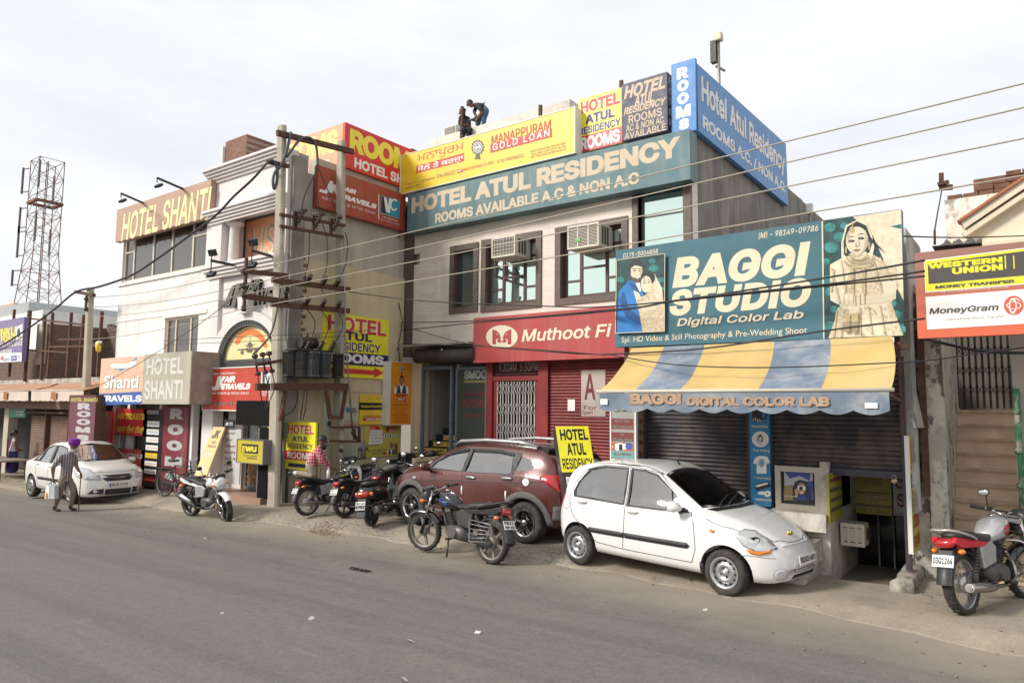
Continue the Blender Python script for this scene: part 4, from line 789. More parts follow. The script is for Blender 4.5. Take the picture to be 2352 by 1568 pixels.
f = wsign('window_sign','red ticket sign in yellow English and Punjabi words, upper one in the shop glass',225,555,460,775,REDF); f.t('AIR TICKETS',235,590,445,645,LYEL,bold=.04); f.t('ਜਹਾਜਾਂ ਦੀਆਂ ਟਿਕਟਾਂ',232,680,440,752,LYEL,bold=.02); f.done(f.thing)
f = wsign('window_sign','red panel with white capitals and an aircraft tail, lower one in the shop glass',207,862,432,1180,paint('vermilion_flex',(.6,.07,.05),.45)); f.t('SHANTI AIR TRAVELS',212,895,428,948,STW,bold=.03); f.poly([(360,1020),(372,990),(384,985),(384,1020)],STW); f.t('ਟਿਕਟਾਂ',340,1100,415,1150,LYEL,bold=.02); f.done(f.thing)
f = wsign('sticker_board','dark glass strip carrying a column of airline name stickers',441,560,562,1180,mat('dark_strip',(.02,.022,.024),.3))
for i,(s_,m_,tm)in enumerate((('BRITISH AIRWAYS',STW,TBL),('SINGAPORE AIRLINES',STW,TBL),('AIR INDIA',STW,REDL),('AIR CANADA',STW,REDL),('Lufthansa',YELS,TBL),('CHINA AIRLINES',STW,REDL),('UNITED AIRLINES',STW,INK),('Emirates',REDF,STW))):y = 652+62*i; x = 470-4*i; f.rect(x,y,x+92,y+48,m_); f.t(s_,x+8 if i not in(2,5)else x+22,y+17,x+86,y+35,tm,bold=.01)
f.rect(470,567,560,600,GREYP); f.done(f.thing)
f = sign_y('vertical_sign','wide maroon vertical sign with grey capitals behind the bicycle',-20.18,-18.75,-.3,2.12,10.46,paint('deep_maroon_sheet',(.17,.01,.025),.5),.05); f.c = 'c4'
for ch,a,b_,c_,d_ in(('R',650,555,750,641),('O',632,676,748,766),('O',624,801,740,891),('M',608,926,740,1016),('S',605,1052,714,1125)):f.t(ch,a,b_,c_,d_,SLG,bold=.07,out=INK,ow=.02)
f.done(f.thing)
f = sign_y('travel_sign','tomato red travel sign with white slanted letters under the arched window',-17.6,-14.72,2.06,3.11,10.2,JKR,.19,frame=WHITE,fw=.025); f.c = 'c4'
f.t('Licence No.: 20/DC/PTA/MAM-3',968,275,1162,288,STW,bold=.01); f.poly([(962,410),(975,385),(1000,385),(1022,303),(1040,303),(1010,412)],STW); f.t('K',1018,302,1080,408,STW,bold=.06,shear=.2); f.t('AIR',1072,302,1158,350,STW,bold=.05,shear=.2); f.t('TRAVELS',1058,360,1278,405,STW,bold=.05,shear=.2)
f.t('AIR TICKETS @ 98720-33444',977,428,1265,447,STW,bold=.02,sp=1.1); f.t('ਅਮਰੀਕਾ ਅਤੇ ਕੈਨੇਡਾ ਦਾ ਵੀਜ਼ਾ',950,497,1400,540,INK,bold=.03,out=STW,ow=.02); f.rect(1365,270,1440,405,STW); f.poly([(1372,280),(1392,280),(1392,395),(1372,395)],SUIT); f.poly([(1392,300),(1405,300),(1412,350),(1420,300),(1432,300),(1420,390)],SUIT); f.t('VISA SERVICES',1368,418,1440,433,STW); f.t('73 73 24',1372,440,1440,458,STW); f.done(f.thing)
b0,b1,b2,b3 = (P('c4',988,697,Y=10.28),P('c4',1077,700,Y=10.28),P('c4',925,1103,Y=9.78),P('c4',834,1086,Y=9.78))
t = T('leaning_board','cream board with slanted initials leaning tilted against the white shop wall','board',b3); n_ = (b1-b0).cross(b3-b0).normalized(); n_ = n_ if n_.y<0 else-n_; b2 = b3+(b1-b0)*1.05
b = MB(); b.add([b0,b1,b2,b3]+[p-n_*.04 for p in(b0,b1,b2,b3)],[(0,1,2,3),(7,6,5,4),(0,4,5,1),(1,5,6,2),(2,6,7,3),(3,7,4,0)]); b.build('board',mat('cream_board',(.72,.5,.22),.6),t)
f = Face(b3,b1-b0,b0-b3,n_); f.v = (b0-b3).normalized(); L_ = (b0-b3).length; W_ = (b1-b0).length
f.txt('JK',W_*.2,L_*.76,W_*.85,L_*.93,GRYL,bold=.05,shear=.2); f.txt('AIR',W_*.35,L_*.66,W_*.75,L_*.71,GRYL); f.txt('TRAVELS',W_*.15,L_*.58,W_*.9,L_*.63,GRYL); f.txt('ਜਹਾਜ਼ਾਂ',W_*.12,L_*.35,W_*.9,L_*.5,CRM,bold=.03,out=GREYP); f.txt('ਦੀਆਂ',W_*.15,L_*.08,W_*.8,L_*.25,CRM,bold=.03,out=GREYP); f.done(t)
f = wsign('notice_panel','pale grey panel with lines of dark red Punjabi words behind the leaning board',1062,712,1188,1150,mat('pale_grey_panel',(.5,.49,.48),.5),Y=10.36)
for i,s_ in enumerate(('ਜਹਾਜ਼ਾਂ','ਦੀਆਂ','ਟਿਕਟਾਂ','ਵਾਜਿਬ','ਰੇਟਾਂ ਤੇ','ਪਾਓ')):f.t(s_,1082-2*i,736+49*i,1160-(i in(1,5))*25,765+49*i,DRED,bold=.02)
f.done(f.thing)
f = wsign('small_panel','small black panel with white initials above the pale grey panel',1072,640,1145,710,mat('glossy_black',(.012,.012,.016),.3),Y=10.3); f.t('JK',1082,663,1105,688,STW,bold=.04,shear=.2); f.t('AIR',1110,663,1140,674,STW,shear=.2); f.t('TRAVEL',1106,678,1143,688,STW,shear=.2); f.done(f.thing)
f = wsign('blank_box_sign','blank black box hanging over the travel shop entrance',1168,493,1418,692,mat('matt_black_sheet',(.008,.008,.008),.8,spec=.1),Y=9.95,dep=.3); f.done(f.thing)
f = wsign('lightbox_sign','yellow square lightbox with a black logo hanging by the first pole',1178,798,1372,990,paint('olive_yellow_flex',(.5,.42,.02),.4),Y=9.75,dep=.35,frame=mat('grey_box_edge',(.14,.14,.14),.5),fw=.02)
f.rect(1210,830,1337,912,INK); f.t('WU',1235,848,1325,898,MATS['lemon_letter'],bold=.06); f.rect(1216,845,1221,900,MATS['lemon_letter']); f.rect(1226,845,1230,900,MATS['lemon_letter']); f.t('WESTERN',1218,918,1330,934,INK,bold=.03); f.t('UNION',1252,936,1328,954,INK,bold=.03); f.done(f.thing)
a_,b_ = P('c4',1350,705,Y=9.95),P('c4',1400,1262,Y=9.95); t = T('tall_panel','tall narrow black panel standing beside the glass ticket door','panel',(a_.x,9.97,b_.z)); MB().box(a_.x,9.95,b_.z,b_.x,10.02,a_.z).build('panel',MATS['matt_black_sheet'],t); MB().box(a_.x-.03,9.945,b_.z,a_.x-.001,10.02,a_.z).build('edge_strip',STEEL,t)
q = [P('d4',118,338,Y=9.55),P('d4',328,318,Y=9.55),P('d4',395,690,Y=9.35),P('d4',178,765,Y=9.35)]
o_ = P('d4',190,860,Y=9.3); U = Vector((.74,.67,.02)).normalized(); V = (q[0]-q[3]).normalized(); N = U.cross(V).normalized(); N = N if N.y<0 else-N
t = T('standing_sign','tilted black box sign, lemon above, between the red and the white car','sign',o_); W_ = (q[1]-q[0]).length*.9; L_ = (q[0]-q[3]).length*1.12; o0 = q[0]-V*L_
b = MB(); cs = [o0,o0+U*W_,o0+U*W_+V*L_,o0+V*L_]; b.add(cs+[p-N*.3 for p in cs],[(0,1,2,3),(7,6,5,4),(0,4,5,1),(1,5,6,2),(2,6,7,3),(3,7,4,0)]); b.build('box',mat('charcoal_sheet',(.035,.035,.037),.5),t)
b = MB(); b.bar(o0+U*.02-N*.28,o0+U*.02-N*.28-V*.42,.04).bar(o0+U*W_-N*.04,o0+U*W_-N*.04-V*.42,.04); b.build('stand',IRON,t)
f = Face(o0,U,V,N); f.rect(.0,L_*.36,W_,L_,LEM,False); f.txt('HOTEL',W_*.1,L_*.8,W_*.95,L_*.96,INK,bold=.035); f.txt('ATUL',W_*.25,L_*.59,W_*.82,L_*.76,INK,bold=.035); f.txt('RESIDENCY',W_*.06,L_*.4,W_*.97,L_*.55,INK,bold=.02); f.txt('ROOMS',W_*.1,L_*.1,W_*.92,L_*.3,SILV,bold=.03); f.done(t)
# ---------------- studio billboard
BBM = paint('slate_teal_canvas',(.04,.135,.175),.6,var=.14,vs=1.2,dirt=.3,dc=(.1,.2,.22),ds=2.2,streak=False); CRL = mat('cream_letter',(.75,.64,.46),.6)
C4 = [P('d3',198,352,Y=9.9),P('d3',2186,63,Y=9.9),P('d3',2206,945,Y=9.9),P('d3',190,1024,Y=9.9)]
t = T('billboard','big teal photo studio billboard showing a bride and a couple','billboard',(-3.3,9.95,3.1)); b = MB(); b.prism([(p.x,p.z)for p in C4],lambda u,v,y:(u,y,v),9.9,10.05); b.build('canvas',BBM,t)
b = MB()
for x in(-5.2,-4.2,-3.2,-2.2,-1.4):b.box(x-.03,10.051,2.9,x+.03,10.1,4.5)
for z in(3.2,4.4):b.box(-5.25,10.101,z,-1.35,10.15,z+.05)
b.build('frame',IRON,t)
f = face_y(0,0,9.9); f.c = 'd3'
SH = mat('letter_shadow',(.02,.07,.09),.6); DTE = mat('dark_teal_photo',(.015,.06,.065),.6,var=.6,vs=9); BTE = mat('bright_teal_photo',(.03,.2,.2),.6,var=.6,vs=10); SKC = mat('bleached_skin',(.66,.6,.45),.6,var=.04); SARI = mat('bleached_silk',(.6,.5,.35),.6,var=.3,vs=26); SARL = mat('pale_veil',(.72,.63,.47),.6,var=.16,vs=14); BKH = mat('photo_black',(.012,.02,.025),.5); SUITB = mat('cobalt_suit',(.02,.18,.5),.6,var=.2,vs=5); GOLD = mat('photo_gold',(.45,.36,.2),.5,var=.4,vs=50); LIP = mat('photo_lip',(.3,.16,.12),.6); PKB = mat('photo_brown_line',(.3,.24,.15),.6)
BX = [(1632,148),(2186,66),(2206,944),(1650,968)]; f.poly(BX,DTE); f.poly([(1850,118),(2186,66),(2203,700),(2100,500),(1990,250)],SARL)
for x,y,r in((1690,190,40),(1760,260,45),(1700,330,50),(1660,430,30),(1790,180,30),(1670,560,45),(1700,640,40),(2110,720,45),(2150,800,40),(2170,900,50),(1690,880,45),(1720,760,30)):f.oval(x,y,r,r*.8,BTE,n=14)
f.poly([(1632,148),(1642,147),(1652,968),(1644,968)],CRL); f.poly([(2110,185),(2186,168),(2186,200)],BTE)
f.poly([(1690,960),(1760,740),(1690,640),(1690,450),(1790,395),(1990,380),(2150,470),(2165,600),(2120,720),(2200,944)],SARI)
f.poly([(1690,460),(1790,395),(1830,470),(1790,640),(1760,730),(1700,650)],SARL); f.poly([(1745,750),(2090,720),(2125,940),(1730,960)],SARL)
f.poly([(1680,962),(1755,745),(1790,770),(1760,960)],SARI); f.poly([(2060,560),(2155,545),(2150,690),(2050,715),(1870,730),(1870,680),(2060,660)],SKC); f.poly([(1690,640),(1760,650),(1880,690),(1870,735),(1730,720),(1695,700)],SKC)
for i in range(5):f.poly([(1866+16*i,665-3*i),(1874+16*i,664-3*i),(1876+16*i,738-3*i),(1868+16*i,739-3*i)],SARL if i%2 else PKB)
for x in(1745,1775,1810,1840):f.oval(x,690,17,38,SKC,n=10); f.oval(x+14,695,2,30,PKB,n=8)
f.poly([(1772,480),(1770,300),(1800,180),(1880,140),(1950,165),(1985,250),(2000,330),(1970,480)],SARL); f.poly([(1788,380),(1785,290),(1810,190),(1880,150),(1945,180),(1975,260),(2080,375),(1985,300),(1965,370),(1800,395)],BKH)
f.poly([(1835,370),(1945,360),(1960,430),(1830,440)],SKC); f.oval(1880,285,78,98,SKC,n=30); f.poly([(1802,262),(1820,195),(1838,205),(1870,165),(1925,195),(1945,215),(1960,270),(1945,185),(1880,150),(1815,185)],BKH)
f.oval(1845,210,20,24,GOLD,n=14); f.poly([(1848,150),(1854,150),(1850,200),(1844,200)],GOLD)
for x,y in((1840,287),(1908,268)):f.oval(x,y,24,9,BKH,n=12); f.oval(x-4,y-1,4,3,SKC,n=6); f.poly([(x-30,y-22),(x,y-35),(x+30,y-26),(x,y-29)],BKH)
f.poly([(1872,290),(1880,325),(1892,325),(1880,330),(1868,326)],PKB); f.poly([(1848,352),(1875,342),(1908,345),(1880,364)],LIP); f.oval(1803,350,7,26,GOLD,n=10); f.oval(1964,320,7,30,GOLD,n=10)
for pts,m in(([(1935,205),(1958,260),(1950,330),(1915,372),(1930,320),(1938,260)],'S'),([(1830,355),(1880,382),(1935,350),(1900,395),(1860,400)],'S'),([(1815,300),(1806,250),(1822,215),(1822,300)],'S'),([(1893,270),(1900,322),(1888,322)],'S'),([(1840,420),(1950,405),(1945,425),(1850,437)],'S')):f.poly(pts,mat('photo_soft_shade',(.5,.42,.29),.6,var=.12,vs=10))
for x0,y0,x1,y1 in((1700,470,1760,720),(1770,420,1800,640),(1990,400,2050,640),(2040,400,2120,560),(1960,740,1985,935),(2040,735,2075,935),(1790,760,1770,955),(1900,745,1905,940),(1740,770,1715,955),(1720,480,1700,640)):f.poly([(x0-4,y0),(x0+4,y0),(x1+7,y1),(x1-7,y1)],MATS['photo_soft_shade'])
rr = random.Random(12)
for i in range(46):x,y = rr.uniform(1760,2110),rr.uniform(745,940); f.ring(x,y,rr.uniform(5,11),rr.uniform(5,11),3,PKB,0,rr.uniform(3,6),8)
for i in range(26):x,y = rr.uniform(1800,2040),rr.uniform(470,640); f.oval(x,y,4,4,PKB,n=6)
for i,(w_,y)in enumerate(((70,395),(90,415),(105,440))):f.ring(1892,y-30,w_,58,12,GOLD,R(15),R(165),16); f.ring(1892,y-22,w_,58,5,PKB,R(15),R(165),16)
for x in(1845,1925):f.poly([(x-8,470),(x+8,468),(x+6,650),(x-6,652)],GOLD)
for x in(1812,1868):f.poly([(x-22,790),(x+22,788),(x+26,850),(x-26,852)],GOLD); f.poly([(x-22,855),(x+22,853),(x+18,920),(x-18,922)],PKB)
f.poly([(215,424),(550,380),(547,918),(206,931)],DTE)
for x,y,r in((470,480,35),(520,560,25),(240,560,25),(460,430,25),(530,620,16)):f.oval(x,y,r,r*.8,BTE,n=12)
f.poly([(214,928),(228,640),(300,560),(370,580),(400,660),(400,790),(440,850),(420,910),(400,922)],SUITB); f.poly([(372,850),(440,830),(520,845),(520,890),(430,905)],SKC); f.oval(350,500,44,72,SKC,n=24); f.poly([(300,520),(298,450),(330,415),(370,418),(392,450),(392,470),(340,458),(312,480),(312,530)],BKH); f.poly([(308,525),(330,545),(350,540),(380,545),(390,520),(385,565),(350,582),(318,565)],mat('photo_beard',(.1,.08,.06),.6))
for x in(338,376):f.oval(x,497,9,4,BKH,n=8); f.poly([(x-14,482),(x+14,478),(x+14,484),(x-14,487)],BKH)
f.poly([(340,543),(375,541),(358,552)],STW); f.poly([(300,575),(345,590),(372,640),(360,720),(330,640)],mat('cobalt_shade',(.01,.08,.27),.6)); f.poly([(345,582),(375,578),(385,640),(372,640)],STW); f.poly([(232,700),(262,640),(300,760),(420,850),(400,880),(280,820)],MATS['cobalt_shade']); f.poly([(378,470),(393,470),(390,530),(375,545)],MATS['photo_soft_shade']); f.poly([(395,920),(370,780),(350,700),(420,660),(470,560),(520,600),(547,760),(547,917)],SARI); f.poly([(440,510),(480,520),(530,620),(545,760),(490,690),(470,600)],SARL); f.oval(432,545,50,52,BKH,n=20); f.oval(420,590,38,58,SKC,n=22)
for x,y in((408,582),(438,576)):f.oval(x,y,8,4,BKH,n=8); f.poly([(x-12,y-12),(x+12,y-14),(x,y-17)],BKH)
f.poly([(405,618),(440,612),(423,628)],STW); f.oval(405,548,8,12,GOLD,n=10); f.poly([(330,630),(370,650),(395,700),(480,720),(490,760),(400,790),(350,700)],SKC); f.poly([(355,700),(400,690),(405,705),(360,718)],GOLD)
for p0,p1 in(((215,424),(550,380)),((206,931),(547,918))):f.poly([p0,p1,(p1[0],p1[1]-4),(p0[0],p0[1]-4)],CRL)
f.poly([(213,424),(217,424),(208,931),(204,931)],CRL); f.poly([(548,380),(552,380),(549,918),(545,918)],CRL)
f.k = 0; f.t('0175-5004858',248,372,492,372,CRL,bold=.01,shear=.15); f.t('(M) - 98149-09786',1192,228,1608,222,CRL,bold=.01,shear=.2)
f.t('BAGGI',588,405,1562,522,CRL,bold=.045,shear=.18,sp=1.06); f.t('STUDIO',572,630,1562,738,CRL,bold=.045,shear=.18,sp=1.06)
f.t('Digital Color Lab',627,830,1514,842,SH,bold=.018,shear=.2); f.t('Digital Color Lab',622,826,1508,838,CRL,bold=.018,shear=.2); f.t('Spl. HD Video & Still Photography & Pre-Wedding Shoot',238,955,1532,940,CRL,bold=0,shear=.06,serif=True); f.done(t)
# ---------------- blue strip panel between the shutters
f = sign_y('strip_sign','tall narrow blue sign listing mug, plate and shirt printing between the dark shutters',-3.36,-3.08,.84,2.23,10.3,paint('azure_flex',(.015,.2,.42),.45),.06); f.c = 'd5'; BK = mat('mug_black',(.02,.02,.02),.4)
f.rect(188,238,258,325,BK); f.ring(268,280,25,32,10,BK); man(f,*f.uv(212,318),.075,BK); man(f,*f.uv(238,322),.06,REDL); f.t('Mug Printing',188,346,300,370,CRL,bold=.02)
f.oval(248,445,58,55,STW); f.ring(248,445,46,44,3,GREYP); f.oval(246,445,30,32,SLG); f.oval(247,435,13,18,SKC); f.poly([(232,470),(234,425),(247,412),(260,425),(262,470),(254,455),(256,430),(240,430)],BKH); f.t('Plate Printing',197,513,313,538,CRL,bold=.02)
f.poly([(198,605),(215,572),(240,562),(275,562),(298,570),(315,605),(300,618),(290,605),(292,685),(222,685),(222,608),(208,622)],STW); f.oval(256,610,24,30,SLG,n=16); f.oval(256,610,14,20,LBL,n=12); f.t('T-Shirt Printing',203,705,320,730,CRL,bold=.02)
f.poly([(208,760),(300,738),(320,772),(222,803)],BK); f.poly([(216,765),(296,746),(302,757),(222,780)],STW); f.oval(258,820,28,12,SILV); f.oval(298,825,24,22,SILV); f.oval(298,825,6,6,BK); f.t('Cassate to DVD',210,852,327,880,CRL,bold=.02); f.done(f.thing)
f = wsign('slim_panel','slim studio price panel beside the drain pipe, behind the white hatchback',487,205,645,560,mat('grey_panel',(.3,.3,.28),.5),Y=10.0,dep=.05,c='d4',frame=WHITE,fw=.02)
f.t('Digital Color Lab',497,225,628,247,INK); f.rect(490,285,634,358,DRED); f.t('Spl. HD Video',508,290,612,316,INK,bold=.01,out=SLG); f.t('Still Photography',496,328,630,355,INK,bold=.01,out=SLG); f.rect(490,375,634,440,DRED); f.t('Pre',546,378,575,404,INK,out=SLG); f.t('Wedding Shoot',496,412,632,445,INK,out=SLG); f.rect(490,442,634,500,mat('orange_red_print',(.5,.1,.04),.5)); f.oval(545,472,50,24,STW); f.oval(605,468,24,24,TBL); f.rect(500,455,512,490,REDL); f.poly([(540,455),(560,455),(564,495),(538,495)],INK); f.rect(490,502,634,545,mat('sea_green_print',(.1,.35,.33),.5)); f.t('MUG PRINTING',505,508,620,535,DRED,bold=.03); f.t('T-SHIRT PRINTING',492,546,632,560,INK); f.done(f.thing)
f = wsign('poster','studio poster of a smiling woman with a camera, inside the small shop window',412,668,615,870,mat('poster_sky',(.35,.37,.38),.5),Y=10.328,dep=.005,c='d5'); f.poly([(412,770),(500,760),(500,870),(412,870)],mat('poster_straw',(.25,.18,.08),.6,var=.3,vs=12)); PB = mat('poster_blue',(.03,.04,.24),.5)
f.poly([(415,670),(600,672),(590,735),(520,700),(450,720)],PB); f.poly([(560,740),(612,735),(612,868),(580,868)],PB); f.poly([(475,868),(470,790),(490,740),(520,728),(560,735),(590,790),(600,868)],BKH); f.oval(532,790,30,40,mat('poster_skin',(.42,.24,.15),.6)); f.poly([(500,868),(525,832),(560,835),(580,868)],PB); f.rect(508,770,562,800,SILV); f.oval(530,787,14,13,INK); f.poly([(485,800),(505,780),(515,800),(505,850),(490,850)],MATS['poster_skin']); f.poly([(520,815),(552,812),(536,824)],STW); f.t('STUDIO',421,835,500,850,STW,bold=.0); f.done(f.thing)
f = wsign('clinic_sign','yellow Hindi clinic sign hanging over the basement stairs',903,690,1165,980,paint('mustard_sheet',(.3,.26,.03),.5),Y=11.6,dep=.04,c='d5'); f.t('आनंद',955,700,1095,772,DRED,bold=0); f.rect(912,815,1150,822,DRED); f.t('दवाखाना',925,825,1145,895,DRED,bold=.0,out=STW,ow=.012); f.rect(912,908,1165,911,GRYL); f.t('97819-98442',930,922,1145,968,INK,bold=.0); f.done(f.thing)
f = wsign('courier_sign','white sign with tall dark red letters beside the yellow clinic sign',1166,690,1330,988,mat('dull_white_sheet',(.36,.35,.33),.5),Y=11.61,dep=.04,c='d5'); f.t('Co',1182,715,1300,795,DRED,bold=.03); f.t('Se',1195,820,1310,925,DRED,bold=.03); f.t('Domes',1187,945,1255,980,GRYL,bold=.01); f.done(f.thing)
a_,b_ = P('d5',722,700,X=-2.27),P('d5',815,1000,X=-2.27); f = sign_x('side_sign','dim yellow sign with red and black rows on the side wall of the basement entry',a_.y,b_.y+.05,.72,1.36,-2.27,MATS['mustard_sheet'],.03); f.c = 'd5'
for i in range(4):f.rect(.05,.52-.13*i,f.W-.05,.57-.13*i,DRED if i<1 else GRYL,False)
f.done(f.thing)
BY0,BY1,BZ0,BZ1 = 10.12,10.75,.18,1.42
a_ = P('d5',1275,420,X=-1.42); b_ = P('d5',1385,1225,X=-1.42); BZ1 = 1.62
pA,pB,pC,pD = P('d5',1276,418,X=-1.345),P('d5',1336,418,X=-1.345),P('d5',1388,1180,X=-1.345),P('d5',1322,1225,X=-1.345)
f = sign_x('blade_sign','yellow courier blade sign with a white edge standing on the rough kerb stub',(pA.y+pD.y)/2,(pB.y+pC.y)/2,(pC.z+pD.z)/2,(pA.z+pB.z)/2,-1.345,paint('dull_yellow_flex',(.5,.46,.06),.45),.05); W_,h_ = f.W,f.Hh
f.rect(0,h_*.55,W_,h_*.67,mat('indigo_print',(.05,.05,.25),.5),False)
for s_,a,b_,m_ in(('COURIER',.84,.97,REDL),('SERVICE',.7,.82,REDL),('DOMESTIC & INTERNATIONAL',.58,.64,STW),('SPEED WORLDWIDE',.49,.53,REDL),('FedEx DHL',.35,.47,TBL),('DTDC ARAMEX',.2,.32,REDL),('TRACK & TRACE',.04,.14,REDL)):f.txt(s_,W_*.08,h_*a,W_*.94,h_*b_,m_,bold=.03)
f.done(f.thing)
b = MB(); b.box(-1.42,f.o.y+.02,.0,-1.37,f.o.y+.06,f.o.z).box(-1.42,f.o.y+W_-.08,.0,-1.37,f.o.y+W_-.04,f.o.z); b.build('legs',IRON,f.thing); MB().box(-1.4,f.o.y-.02,f.o.z,-1.348,f.o.y-.001,f.o.z+h_).build('white_edge',WHITE,f.thing)
q = [P('h3',190,795,Y=10.55),P('h3',345,850,Y=10.75),P('h3',520,1620,Y=10.75),P('h3',420,1620,Y=10.45)]; t = T('tilted_panel','blank grey panel tilted on the peeling pier above the blade sign','panel',q[3]); n_ = (q[1]-q[0]).cross(q[3]-q[0]).normalized(); b = MB(); b.add(q+[p-n_*.05 for p in q],[(0,1,2,3),(7,6,5,4),(0,4,5,1),(1,5,6,2),(2,6,7,3),(3,7,4,0)]); b.build('sheet',mat('grey_flex_back',(.36,.33,.3),.6,var=.12),t)
b = MB(); b.bar(q[0],q[3],.03); b.bar(q[0],q[1],.03); b.build('white_rim',WHITE,t)
# ---------------- orange transfer sign
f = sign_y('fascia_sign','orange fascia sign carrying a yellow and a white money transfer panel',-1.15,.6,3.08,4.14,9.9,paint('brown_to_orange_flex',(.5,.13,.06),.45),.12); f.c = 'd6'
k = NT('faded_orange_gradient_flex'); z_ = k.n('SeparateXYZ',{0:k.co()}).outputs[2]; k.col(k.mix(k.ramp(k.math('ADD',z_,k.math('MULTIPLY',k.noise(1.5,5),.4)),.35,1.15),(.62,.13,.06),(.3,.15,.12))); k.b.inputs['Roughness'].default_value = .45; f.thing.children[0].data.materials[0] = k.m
GW = mat('western_grey',(.07,.065,.06),.5); f.poly([(383,865),(1300,750),(1320,1040),(395,1118)],STW); f.poly([(388,872),(1300,757),(1320,1033),(400,1110)],LEM); f.poly([(413,892),(1260,780),(1275,975),(420,1052)],GW)
f.t('WESTERN',415,892,1000,880,LEM,bold=.05,sp=1.05); f.t('UNION',602,925,1003,940,LEM,bold=.05,sp=1.05)
for x in(1015,1082):f.poly([(x,828),(x+9,827),(x+14,930),(x+5,931)],LEM)
f.t('MONEY TRANSFER',472,1064,1098,1040,GW,bold=.05); f.t('The fastest way to receive money worldwide',515,1106,1047,1082,STW,bold=-.005,shear=.2); f.poly([(396,1152),(1300,1080),(1315,1352),(410,1407)],STW)
f.t('MoneyGram',423,1240,972,1268,GW,bold=.03,shear=.15); f.t('International Money Transfer',560,1318,1012,1318,GW,bold=.0,shear=.15); RG = mat('coral_red',(.6,.1,.07),.5); f.oval(1088,1218,78,76,RG,n=30); f.ring(1088,1218,58,30,8,STW); f.ring(1080,1222,30,62,8,STW); f.ring(1098,1205,46,44,7,STW,R(150),R(330)); f.done(f.thing)
# ---------------- far left signs
a_,b_ = P('c1',0,265,Y=9.9),P('c1',143,520,Y=9.9); zt,zb = P('c1',143,250,Y=9.9).z,P('c1',130,515,Y=9.9).z
f = sign_y('shop_sign','violet motorcycle shop sign with yellow capitals above the tan awning',a_.x-2.5,P('c1',135,400,Y=9.9).x,zb,zt,9.9,paint('violet_flex',(.2,.17,.32),.5),.15); f.c = 'c1'
f.t('RINKU',-30,325,92,358,LYEL,bold=.03); f.t('BIKE POINT',-60,375,92,392,LYEL,bold=.03); f.t('HONDA, ACTIVA, CASH & SERVICE',-60,416,132,424,STW); f.t('SALE & PURCHASE',-40,452,70,464,STW); f.poly([(95,310),(135,290),(135,385),(95,395)],STW); f.oval(112,345,10,28,BK,n=12); f.poly([(-80,470),(130,462),(130,515),(-80,524)],STW); f.t('YAMAHA',15,495,58,512,TBL); f.rect(68,482,100,510,TBL); f.t('LML',73,488,95,500,STW); f.t('TVS',108,482,122,498,TBL); f.poly([(2,505),(12,485),(22,478),(18,508)],REDH); f.done(f.thing)
f = wsign('shop_sign','small green shop sign under the left awning',60,795,150,850,paint('green_flex',(.03,.2,.11),.5),Y=10.3,dep=.05,c='c1'); f.t('Dry Clean',95,812,145,822,STW); f.t('& Tailor',100,828,140,836,STW); f.done(f.thing)
# ================================================================== poles, transformer, lines
POLE = mat('cast_concrete_pole',(.4,.36,.29),.9,var=.14,vs=4,dirt=.35,dc=(.2,.18,.15),ds=2,streak=True,bump=.2)
PORC = mat('brown_glazed_porcelain',(.06,.035,.03),.25); ALU = mat('bare_aluminium_wire',(.36,.32,.25),.5,.2,var=0)
XP = -14.2
def concrete_pole(name,label,base,top,wx0,wy0,wx1,wy1,group=None,band=None):
 t = T(name,label,'utility pole',base,group=group); b = MB(); q = []
 for p,wx,wy in((base,wx0,wy0),(top,wx1,wy1)):
  c = .12*wx; q+=[Vector((p[0]+i*(wx/2-(c if j2 else 0)),p[1]+j*(wy/2-(0 if j2 else c)),p[2]))for i,j,j2 in((-1,-1,0),(-1,-1,1),(1,-1,1),(1,-1,0),(1,1,0),(1,1,1),(-1,1,1),(-1,1,0))]
 b.add(q,[list(range(8))[::-1],list(range(8,16))]+[(i,(i+1)%8,8+(i+1)%8,8+i)for i in range(8)]); b.build('pole',POLE,t); return t
PB1,PT1 = Vector((XP,10.06,-.2)),P('D',648,290,X=XP); PB2,PT2 = Vector((XP,11.93,-.2)),P('D',784,325,X=XP)
pt1 = concrete_pole('utility_pole','concrete pole nearest the street, with torn bills and a yellow patch',PB1,PT1,.36,.15,.24,.13,'transformer poles')
pt2 = concrete_pole('utility_pole','concrete pole behind the transformer, further from the street, with a grey conduit',PB2,PT2,.36,.15,.24,.13,'transformer poles')
f = face_y(0,0,PB1.y-.085); f.c = 'c6'; rr = random.Random(5); BILL = mat('torn_paper',(.5,.46,.38),.9,var=.25,vs=12); BILB = mat('torn_blue_paper',(.25,.4,.5),.9,var=.2); OCH = mat('ochre_stencil',(.6,.42,.06),.7,var=.2)
f.rect(114,838,150,935,OCH)
for i in range(30):
 x,y,r = rr.uniform(112,142),rr.uniform(955,1170),rr.uniform(6,13); f.poly([(x+r*rr.uniform(.6,1.3)*math.cos(a),y+r*rr.uniform(.6,1.3)*math.sin(a))for a in(0,1.2,2.3,3.3,4.4,5.4)],BILL if i%6 else BILB)
f.done(pt1,'bills','pasted_bills')
b = MB(); b.box(XP-.181,PB2.y-.084,1.0,XP+.1,PB2.y-.076,1.55); b.build('yellow_patch',OCH,pt2)
def horn(b,p,d,L=.28,r=.055,mi=0):
 """a ribbed insulator from p along d"""
 d = Vector(d).normalized(); p = Vector(p); pts,rs = [],[]
 for i in range(13):pts.append(p+d*L*i/12); rs.append(r*(.45 if i%3 else 1))
 b.tube(pts,rs,10,mi)
